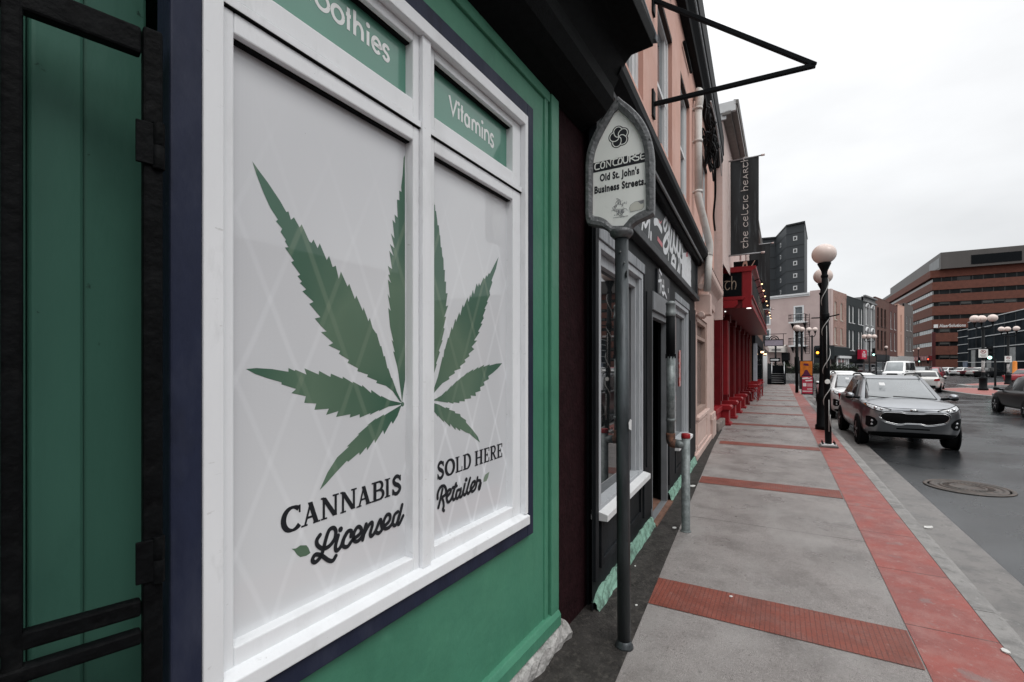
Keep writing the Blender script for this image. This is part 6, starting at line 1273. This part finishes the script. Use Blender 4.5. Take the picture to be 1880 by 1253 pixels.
for z in (4.5, 7.5):                                  # balconies and the ladder between them
    m = MB(); m.box(-.9, 0, 2.5, 4.4, z - .26, z - .08); ba = m.build('balcony', whitepaint, cb_)
    m = MB()
    for k in range(8): m.box(-.89, -.85, 2.5 + .27 * k - .015, 2.5 + .27 * k + .015, z - .1, z + .8)
    for zz in (z + .8, z + .35): m.box(-.9, -.85, 2.48, 4.42, zz, zz + .05)
    for y in (2.5, 4.36): m.box(-.88, 0, y, y + .04, z + .78, z + .83); m.box(-.5, -.46, y, y + .04, z - .1, z + .8)
    m.build('balcony_rail', black, ba)
    m = MB()
    for y in (2.7, 4.1): m.add([(-.8, y, z - .27), (0, y, z - .27), (0, y, z - 1.0), (-.8, y + .1, z - .27), (0, y + .1, z - .27), (0, y + .1, z - 1.0)], [(0, 1, 2), (3, 4, 5), (0, 1, 4, 3), (1, 2, 5, 4), (0, 2, 5, 3)])
    m.build('balcony_bracket', plastic, ba)
m = MB()
for y in (2.0, 2.45): m.box(-.9, -.85, y, y + .04, 3.3, 8.3)
for k in range(17): m.box(-.9, -.86, 2.0, 2.49, 3.3 + .3 * k, 3.34 + .3 * k)
m.build('escape_ladder', black, cb_)
m = MB(); m.add([(-1.2, 4.9, 4.15), (-1.2, 9, 4.35), (-.02, 9, 4.75), (-.02, 4.9, 4.55), (-1.2, 4.9, 3.55), (-1.2, 9, 3.75)], [(0, 1, 2, 3), (0, 1, 5, 4)]); m.box(-1.2, .0, 4.8, 4.9, 3.55, 4.3); aw = m.build('sign_awning', M('pale_cream_awning', (.52, .49, .46), .6, var=.1), cb_)
m = MB(); m.box(-1.24, -1.21, 5.2, 6.3, 3.8, 3.98); m.build('awning_lettering', M('blurred_grey_lettering', (.16, .15, .15), .6, var=.5, scale=9), aw)
m = MB(); m.box(-.7, -.1, 4.5, 5.3, 2.5, 3.5); m.add([(-.7, 4.5, 2.5), (-.1, 4.5, 1.8), (-.1, 5.3, 1.8), (-.7, 5.3, 2.5)], [(0, 1, 2, 3)]); m.build('wall_duct', plastic, cb_)
# street face of the corner house: mottled brick over a black fascia
m = MB(); wall_holes(m, .75, 6.35, 4.1, 11.2, [(1.4, 2.2, 4.5, 6.6), (3.9, 4.7, 4.5, 6.6), (1.4, 2.2, 7.6, 9.8), (3.9, 4.7, 7.6, 9.8)], -.05, .2); m.box(5.9, 6.35, -.08, .1, 10.5, 11.2); m.build('brick_front', mott, cb_)
for x in (1.4, 3.9):
    for z0, z1 in ((4.5, 6.6), (7.6, 9.8)): simple_window(cb_, x, x + .8, z0, z1, .06, M('cream_sash_paint', (.60, .57, .50), .5, var=.05), blind, .14, sill=.1)
m = MB(); m.box(-.4, 6.4, -.5, .2, 3.0, 4.1); m.add([(-.4, -.5, 4.1), (6.4, -.5, 4.1), (6.4, 0, 4.3), (-.4, 0, 4.3)], [(0, 1, 2, 3)]); m.box(-.42, -.4, -.5, 1.6, 2.6, 4.3); m.box(-.4, .1, .1, 1.7, 0, 4.2); m.build('shop_fascia', M('black_green_fascia', (.014, .019, .021), .5, var=.2), cb_)
m = MB(); m.box(1.2, 6.4, -.62, -.3, 2.75, 3.05); m.build('white_cornice', whitepaint, cb_)
m = MB(); m.box(1.2, 6.4, -.25, .2, 0, 2.75); m.build('shopfront', M('dim_shopfront', (.05, .048, .05), .4, var=.6, scale=2), cb_)
for x in (1.3, 2.9, 4.3, 5.2, 6.0): m = MB(); m.box(x, x + .4, -.34, -.25, 0, 2.72); m.build('white_column', whitepaint, cb_)
m = MB(); m.box(2.0, 5.0, -.29, -.26, 2.25, 2.6); m.build('shop_sign', M('pink_lettered_sign', (.35, .20, .20), .5, var=.6, scale=7), cb_)
def terrace(name, label, s0, s1, zt, wall_m, wins, fm, gm, z_shop, shop_m, trim=None):
    t = thing(name, label, 'building', (*TF.w(s0)[:2], ROAD), TF.rz); W = s1 - s0
    m = MB(); wall_holes(m, 0, W - .01, z_shop, zt, wins, 0, .22); m.box(0, W - .01, .25, 8, 0, zt - .1); m.box(0, W - .01, -.02, .26, zt - .12, zt); m.build('wall', wall_m, t)
    for h in wins: simple_window(t, *h, .1, fm, gm, .13, sill=.08)
    m = MB(); m.box(-.0, W - .01, -.12, .0, z_shop - .9, z_shop); m.box(0, W - .01, .0, .2, 0, z_shop); m.build('shop_fascia', shop_m, t)
    for k in range(2): simple_window(t, .5 + k * W / 2, W / 2 - .4 + k * W / 2, .5, z_shop - 1.2, -.07, M('grey_shop_frame', (.20, .20, .21), .5), dkglass if k else greyglass, .09, name='shop_window')
    return t
b_ = terrace('terrace_house', 'black painted terrace house with tall white window slits', 6.4, 14.9, 11.1, M('black_green_render', (.014, .020, .022), .6, var=.2, scale=1), [(1.3 + dx, 1.3 + dx + .95, z0, z1) for dx in (0, 1.7, 4.6, 6.0) for z0, z1 in ((3.9, 6.6), (7.6, 9.9))], whitepaint, blind, 3.3, black)
rs = thing('shop_sign', 'bright red projecting sign with white words on the black terrace house', 'sign', (*TF.w(12.6, .15)[:2], ROAD), TF.rz)
m = MB(); m.box(-1.4, 1.4, -.45, -.0, 2.75, 4.05); p_ = m.build('sign_box', M('red_sign_acrylic', (.50, .015, .05), .4, var=.08), rs)
P = Print(-.452); P.stroke([(-.4, 3.75), (.4, 3.75)], .16, sm=False)
for st in ([(-.8,3.05),(-.8,3.5)], [(-.8,3.3),(-.55,3.5)], [(-.4,3.05),(-.15,3.5),(.05,3.05)], [(.2,3.5),(.2,3.05)], [(.4,3.5),(.75,3.4),(.45,3.25),(.8,3.05)]): P.stroke(st, .15, sm=False)
P.build('sign_print', whitepaint, p_)
gstone = brick('grey_stone_blocks', (.25, .255, .26), (.20, .205, .21), (.15, .15, .15), 2.2)
b_ = terrace('terrace_house', 'narrow grey stone terrace house with white arched window heads', 14.9, 21.7, 11.8, gstone, [(x, x + 1.1, z0, z1) for x in (1.3, 4.2) for z0, z1 in ((4.0, 6.8), (7.8, 10.3))], whitepaint, blind, 3.3, M('brown_shop_boards', (.06, .04, .036), .6, var=.3))
for x in (1.85, 4.75):
    for z in (6.8, 10.3): m = MB(); m.tube([(p[0], -.06, p[1]) for p in arc(x, z - .05, .75, .6, 0, 180, 10)], .16, 6); m.build('arched_head', whitepaint, b_)
m = MB(); m.box(-.05, 6.75, -.25, 0, 11.0, 11.2); m.box(-.05, 6.75, -.3, 0, 11.75, 11.95); m.build('parapet_band', gstone, b_)
b_ = terrace('terrace_house', 'brown brick terrace house with three dark windows to a floor', 21.7, 30.6, 12.4, darkbr, [(x, x + 1.25, z0, z1) for x in (1.1, 3.4, 5.7) for z0, z1 in ((4.4, 7.4), (8.0, 10.9))], M('dark_brown_frame', (.03, .02, .016), .6), dkglass, 3.6, M('dark_slate_shop_paint', (.028, .032, .036), .5, var=.2))
b_ = terrace('terrace_house', 'dark red brick terrace house with slim white framed windows', 30.6, 37.0, 12.2, brick('deep_red_brick', (.13, .045, .036), (.095, .034, .03), (.09, .06, .055), 4), [(x, x + .9, z0, z1) for x in (1.2, 4.0) for z0, z1 in ((4.4, 7.4), (8.0, 10.9))], whitepaint, dkglass, 3.4, M('white_lettered_fascia', (.45, .45, .45), .5, var=.2, scale=2))
b_ = terrace('terrace_house', 'slim pale apricot terrace house at the end of the row', 37.0, 42.5, 12.6, M('apricot_render', (.56, .34, .27), .7, var=.06), [(x, x + .9, z0, z1) for x in (2.4,) for z0, z1 in ((4.4, 7.4), (8.0, 10.9))], M('apricot_frame', (.50, .33, .26), .6), greyglass, 3.6, M('white_grey_fascia', (.40, .40, .40), .5, var=.2))
b_ = terrace('terrace_house', 'grey brick end house with pale floor lines beside the brick office', 42.5, 50.5, 13.3, M('grey_brown_render', (.12, .105, .10), .7), [(x, x + 1.2, z0, z1) for x in (2.0, 5.0) for z0, z1 in ((4.6, 7.2), (8.4, 11.0))], whitepaint, dkglass, 3.6, M('white_shop_panels', (.42, .42, .42), .5, var=.3))
# ------------------------------------------------------------------ dark tower behind
tw = thing('tower_block', 'dark charcoal panelled tower block with single small windows', 'building', (0, 0, ROAD), 0)
pn = M('charcoal_tower_panels', (.042, .048, .053), .6, var=.08, scale=.25)
YT = 112; zt = lambda y, Y=YT: H - (y - HY) / F * Y
def tp(px, Y): return ((px - CX) / F * Y, Y)
pts = [tp(1360, 124), tp(1424, 121), tp(1443.5, 111), tp(1477, 108), tp(1482, 122), tp(1390, 150)]
zt_ = H + (674 - 408.5) / F * 108
m = MB(); m.hexa([(*p, 0) for p in pts], [(*p, zt_) for p in pts]); m.build('wall', pn, tw)
m = MB()
st_h = 2.87; grove = M('dark_panel_joint', (.018, .020, .022), .6)
for k in range(10):
    z = zt_ - 2.0 - st_h * k
    for a, b in zip(pts[:3], pts[1:4]):
        dx, dy = b[0] - a[0], b[1] - a[1]; l = math.hypot(dx, dy); n_ = (dy / l * .03, -dx / l * .03)
        m.hexa([(a[0] + n_[0], a[1] + n_[1], z), (b[0] + n_[0], b[1] + n_[1], z), (b[0], b[1], z), (a[0], a[1], z)], [(a[0] + n_[0], a[1] + n_[1], z + .16), (b[0] + n_[0], b[1] + n_[1], z + .16), (b[0], b[1], z + .16), (a[0], a[1], z + .16)])
m.build('panel_joints', grove, tw)
m = MB(); m.hexa([(*p, zt_) for p in [tp(1359, 123.5), tp(1424, 120.6), tp(1443.5, 110.6), tp(1478, 107.5), tp(1483, 122)]], [(*p, zt_ + .35) for p in [tp(1359, 123.5), tp(1424, 120.6), tp(1443.5, 110.6), tp(1478, 107.5), tp(1483, 122)]]); m.build('parapet', grove, tw)
for k in range(8):
    z = zt_ - 3.6 - st_h * k
    for (a, b, f) in ((pts[2], pts[3], .5), (pts[1], pts[2], .5)):
        x, y = a[0] + (b[0] - a[0]) * f, a[1] + (b[1] - a[1]) * f; l = math.hypot(b[0] - a[0], b[1] - a[1]); d = ((b[0] - a[0]) / l, (b[1] - a[1]) / l); n_ = (d[1] * .08, -d[0] * .08); hw_ = .42
        m = MB(); c = [(x - d[0] * hw_, y - d[1] * hw_), (x + d[0] * hw_, y + d[1] * hw_)]
        m.hexa([(c[0][0] + n_[0], c[0][1] + n_[1], z), (c[1][0] + n_[0], c[1][1] + n_[1], z), (*c[1], z), (*c[0], z)], [(c[0][0] + n_[0], c[0][1] + n_[1], z + 1.0), (c[1][0] + n_[0], c[1][1] + n_[1], z + 1.0), (*c[1], z + 1.0), (*c[0], z + 1.0)]); wn = m.build('window', M('white_window_surround', (.55, .56, .56), .5), tw)
        c = [(x - d[0] * .22, y - d[1] * .22), (x + d[0] * .22, y + d[1] * .22)]; n2 = (n_[0] * 1.25, n_[1] * 1.25); m = MB()
        m.hexa([(c[0][0] + n2[0], c[0][1] + n2[1], z + .2), (c[1][0] + n2[0], c[1][1] + n2[1], z + .2), (*c[1], z + .2), (*c[0], z + .2)], [(c[0][0] + n2[0], c[0][1] + n2[1], z + .8), (c[1][0] + n2[0], c[1][1] + n2[1], z + .8), (*c[1], z + .8), (*c[0], z + .8)]); m.build('pane', dkglass, wn)
# ------------------------------------------------------------------ big brick office block
OX, OY = 111.7, 126.0
of = thing('office_block', 'large brick office block with dark window bands and grey rooftop storey', 'building', (OX, OY, ROAD), SRZ)   # local +x away along the street, -y to the right
glm = M('dark_blue_curtain_glass', (.024, .029, .034), .7, var=.7, scale=.25, ior=1.3, spec=.0)
farglass = M('dark_office_glass', (.010, .012, .013), .15, var=.6, scale=.6, ior=1.3, spec=.25)
obk = brick('office_red_brown_brick', (.155, .052, .034), (.125, .043, .03), (.115, .05, .036), 1.6, bump=.1)
zs_ = [0, 3.5, 4.7, 7.0, 8.2, 10.5, 11.7, 14.1, 15.2, 17.6, 18.7, 20.7, 21.9, 24.0]
XL, YR = 95, -130
for k in range(0, len(zs_) - 1):
    z0, z1 = zs_[k] + .15, zs_[k + 1] + .15; isg = k % 2 == 1
    m = MB(); e = .35 if isg else 0
    m.box(e, XL - e, YR + e, -e, z0, z1 - .0); o = m.build('window_band' if isg else 'brick_band', farglass if isg else obk, of)
    if isg:
        m = MB()
        for j in range(60): m.box(e - .06, e + .0, -1.5 - 2.1 * j - .09, -1.5 - 2.1 * j + .09, z0, z1)
        for j in range(44): m.box(1.5 + 2.1 * j - .09, 1.5 + 2.1 * j + .09, -e, -e + .06, z0, z1)
        m.build('mullions', M('bronze_mullion', (.035, .034, .034), .4), o)
        m = MB(); rr = random.Random(k)
        for j in range(14): y = -2.6 - 2.1 * rr.randint(0, 34); m.box(e - .03, e - .001, y - .95, y + .95, z1 - rr.uniform(.3, .9), z1 - .02)
        m.build('blinds', M('half_drawn_blind', (.10, .10, .095), .6, var=.3), o)
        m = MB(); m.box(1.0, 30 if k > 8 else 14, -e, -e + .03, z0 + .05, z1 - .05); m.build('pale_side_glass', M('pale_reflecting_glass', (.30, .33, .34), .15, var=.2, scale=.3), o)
m = MB(); m.box(5, XL, YR, -1.2, 24.15, 26.0); m.build('top_window_band', farglass, of); m = MB(); m.box(4.6, XL, YR, -.6, 26.0, 28.0); m.build('top_brick_band', obk, of)
m = MB()
for j in range(60): m.box(4.94, 5.0, -3 - 2.1 * j - .09, -3 - 2.1 * j + .09, 24.15, 26.0)
m.box(4.95, 5.0, -8.8, -6.2, 24.9, 25.9); m.build('top_mullions', M('bronze_mullion', (.035, .034, .034), .4), of)
m = MB(); m.box(3.0, 70, YR, -2.4, 28.0, 32.4); m.box(70, XL, YR, -2.4, 28.0, 30.3); m.build('rooftop_storey', M('grey_brown_metal_cladding', (.085, .078, .074), .5, var=.15, scale=.4, stretch=(1, 1, .1)), of)
m = MB(); m.box(2.9, 3.0, -18, -8.5, 28.6, 31.0); m.build('louvre', black, of)
m = MB(); m.box(4, 14, -2.4, -2.35, 28.6, 31.2); m.build('roof_side_windows', M('grey_louvre_panes', (.13, .14, .145), .4, var=.3, scale=.6), of)
m = MB(); m.box(2.5, 3.0, -27.2, -25.6, 28.2, 31.2); m.build('white_roof_frame', M('pale_roof_steel', (.45, .46, .46), .5, var=.5, scale=1.2), of)
m = MB(); m.box(-.02, 0.4, -.7, .02, 0, 10.9); m.build('corner_pier', M('dark_maroon_cladding', (.075, .014, .014), .5), of)
txt = text_mesh('AlaerSolutions', 'white_lettering', M('white_sign_letters', (.72, .72, .72), .5), of, 0, 12.1, 5.2, .85, -.02, bold=.02)
txt.rotation_euler = (0, 0, R(-90)); txt.location = (-.02, -1.45, 0)
m = MB(); m.box(-.10, -.02, -1.2, -.3, 12.0, 12.9); m.build('white_logo', M('white_sign_letters', (.72, .72, .72), .5), of, bevel=.15)
m = MB(); m.box(-.0, 30, .05, .8, 3.4, 4.7); fa = m.build('red_fascia', M('dark_red_shop_fascia', (.16, .012, .016), .5, var=.3, scale=.5), of)
m = MB()
for k in range(9): m.box(2 + 3 * k, 3.4 + 3 * k, .80, .82, 3.7, 4.4)
m.build('fascia_lettering', M('pale_red_lettering', (.45, .22, .20), .6, var=.4, scale=2), fa)
# ------------------------------------------------------------------ glass podium
gb = thing('glass_building', 'low dark glass building with thin white floor lines', 'building', (104, 108, ROAD), SRZ + math.pi)   # local +x back towards the camera along the street
m = MB(); m.box(0, 45, 0, 30, 0, 11.8); m.build('curtain_wall', glm, gb)
m = MB(); m.box(-8.5, 0, .3, 30, 0, 10.4); m.build('side_block', glm, gb)
wl = M('white_floor_line', (.55, .56, .57), .5)
m = MB()
for z in (2.6, 5.6, 8.0, 10.0, 11.75): m.box(-.0, 45, -.12, 0, z, z + .14)
m.build('floor_lines', wl, gb)
m = MB()
for z in (2.9, 4.9, 6.9, 8.7, 10.35): m.box(-8.55, .0, .2, .32, z, z + .12)
m.build('side_floor_lines', wl, gb)
m = MB()
for k in range(9): m.box(5 * k, 5 * k + .07, -.04, 0, 0, 11.7)
m.build('mullions', M('bronze_mullion', (.035, .034, .034), .4), gb)
m = MB()
for a, b, z0, z1 in ((2, 4.5, 1.0, 5.4), (11, 13.5, .3, 5.2), (22, 25, .5, 5.3)): m.box(a, b, -.03, -.005, z0, z1)
m.build('pale_lobby_panels', M('pale_lobby_mottle', (.16, .17, .17), .4, var=.6, scale=1.5), gb)  # panels in a plain mottled pale grey
m = MB(); m.box(-3, -.1, -.2, .19, .1, 2.85); m.build('blue_mural', M('faded_blue_mural', (.08, .11, .17), .5, var=.7, scale=1.5), gb)
# ------------------------------------------------------------------ signals, small signs, hedge
def signal(label, px, py, Y, lit, hgt=.95):
    x, y, z = at(px, py, Y); t = thing('traffic_light', label, 'traffic light', (x, y, ROAD), math.atan2(y, x) - math.pi / 2, 'traffic signals')
    m = MB(); m.lathe([(.09, 0), (.06, .3), (.055, z - ROAD - .4)], (.28, .1, 0), 8); m.tube([(.28, .1, z - ROAD), (0, .1, z - ROAD)], .03, 6); m.build('pole', lampblack, t)
    m = MB(); zz = z - ROAD; m.box(-.17, .17, -.1, .15, zz - .5, zz + .5); bx = m.build('signal_head', black, t, bevel=.02)
    for k, dz in enumerate((.32, 0, -.32)):
        on = {'red': 0, 'amber': 1, 'green': 2}[lit] == k; m = MB(); m.lathe([(0, -.13), (.12, -.12), (.12, -.1)], (0, 0, zz + dz), 14, axis='y')
        for v in range(len(m.v)): pass
        m.build('signal_lens', {'red': redlit, 'amber': amberlit, 'green': greenlit}[lit] if on else plastic, bx)
    return t
signal('traffic light showing amber left of the nearest lamp post', 1501, 648, 46, 'amber'); signal('traffic light showing green before the grey terrace house', 1604, 647, 60, 'green')
signal('traffic light showing green on the near traffic island', 1817, 649, 34, 'green'); signal('small traffic light showing red far down the bend', 1704, 663, 92, 'red'); signal('small traffic light showing green far down the bend', 1687.5, 661, 92, 'green')
ow = thing('one_way_sign', 'black one way arrow sign with white arrow on a dark post', 'sign', (*at(1424, 690, 43)[:2], 0), SRZ - R(90))
m = MB(); m.tube([(0, 0, 0), (0, 0, 3.5)], .08, 8); m.build('post', lampblack, ow)
m = MB(); m.box(-.48, .38, -.12, -.085, 1.98, 2.34); b_ = m.build('sign_plate', black, ow); P = Print(-.1205); P.poly([(-.40, 2.09), (.12, 2.09), (.12, 2.05), (.32, 2.16), (.12, 2.27), (.12, 2.23), (-.40, 2.23)]); P.build('arrow', whitepaint, b_)
hd_ = thing('hedge', 'dark clipped hedge behind the steel steps', 'hedge', (*at(1444, 690, 60)[:2], ROAD), TF.rz + R(90))
rr = random.Random(21); m = MB()
for k in range(2600):
    x, y, z = rr.uniform(-7.5, 9), rr.uniform(-.5, .5), .9 + rr.random() ** .7 * (1.05 + .25 * math.sin(rr.uniform(0, 6))); s = rr.uniform(.07, .16); a, b = rr.uniform(0, 6.3), rr.uniform(-1, 1)
    d1 = Vector((math.cos(a), math.sin(a), b)).normalized() * s; d2 = d1.cross(Vector((rr.uniform(-1, 1), rr.uniform(-1, 1), 1))).normalized() * s * .6
    p = Vector((x, y, z)); m.add([p - d1, p + d2, p + d1, p - d2], [(0, 1, 2, 3)])
m.build('leaves', leafg, hd_)
m = MB()
for k in range(22): x = -7.3 + .75 * k; m.tube([(x, 0, .7), (x + .1, .05, 1.5)], .03, 5); m.tube([(x, 0, .9), (x - .25, -.1, 1.7)], .02, 5)
m.box(-7.4, 8.9, -.3, .3, .85, 1.55); m.build('stems', M('dark_stems', (.012, .013, .010), .9, var=.4), hd_)
pl_ = thing('planter_wall', 'low grey concrete planter wall under the hedge', 'planter', (*at(1444, 690, 60)[:2], ROAD), TF.rz + R(90))
m = MB(); m.box(-7.6, 9.1, -.7, .7, 0, .84); m.build('wall', kerbm, pl_)

# ------------------------------------------------------------------ unseen houses across the street and at its end, added to darken reflections
for k, (lab_, u0, u1, v0, hh, mt_) in enumerate((('unseen plain brown brick shop row across the street', 26, 2, 23, 8.5, darkbr), ('unseen grey rendered house across the street', 1.5, -14, 23, 9.5, M('grey_brown_render', (.12, .105, .10), .7)), ('unseen red brick house across the street', -14.5, -34, 23, 8.0, mott), ('unseen tall dark brick house added to close the street behind the viewer', -52, -53, -2, 12, darkbr))):
    if k < 3: t = thing('unseen_house', lab_, 'building', uv(u0, v0, ROAD), SRZ + math.pi, 'unseen houses around the street'); W_ = u0 - u1
    else: t = thing('unseen_house', lab_, 'building', uv(u0, v0, ROAD), SRZ + R(90) + math.pi, 'unseen houses around the street'); W_ = 30
    wins = [(1.2 + 3.0 * i, 2.5 + 3.0 * i, z, z + 1.9) for i in range(int((W_ - 1.5) / 3)) for z in ((4.0, 6.6) if hh < 11 else (4.0, 6.8, 9.4)) if z + 2 < hh]
    m = MB(); wall_holes(m, 0, W_, 0, hh, wins, 0, .2); m.box(0, W_, .25, 8, 0, hh - .05); m.build('wall', mt_, t)  # wall of the added unseen house
    m = MB(); m.box(.4, W_ - .4, -.08, .0, .3, 3.0); m.build('shopfront', shopblack, t)
    for h in wins: MB().box(h[0], h[1], .15, .19, h[2], h[3]).build('window', dkglass, t)  # windows of the added unseen house
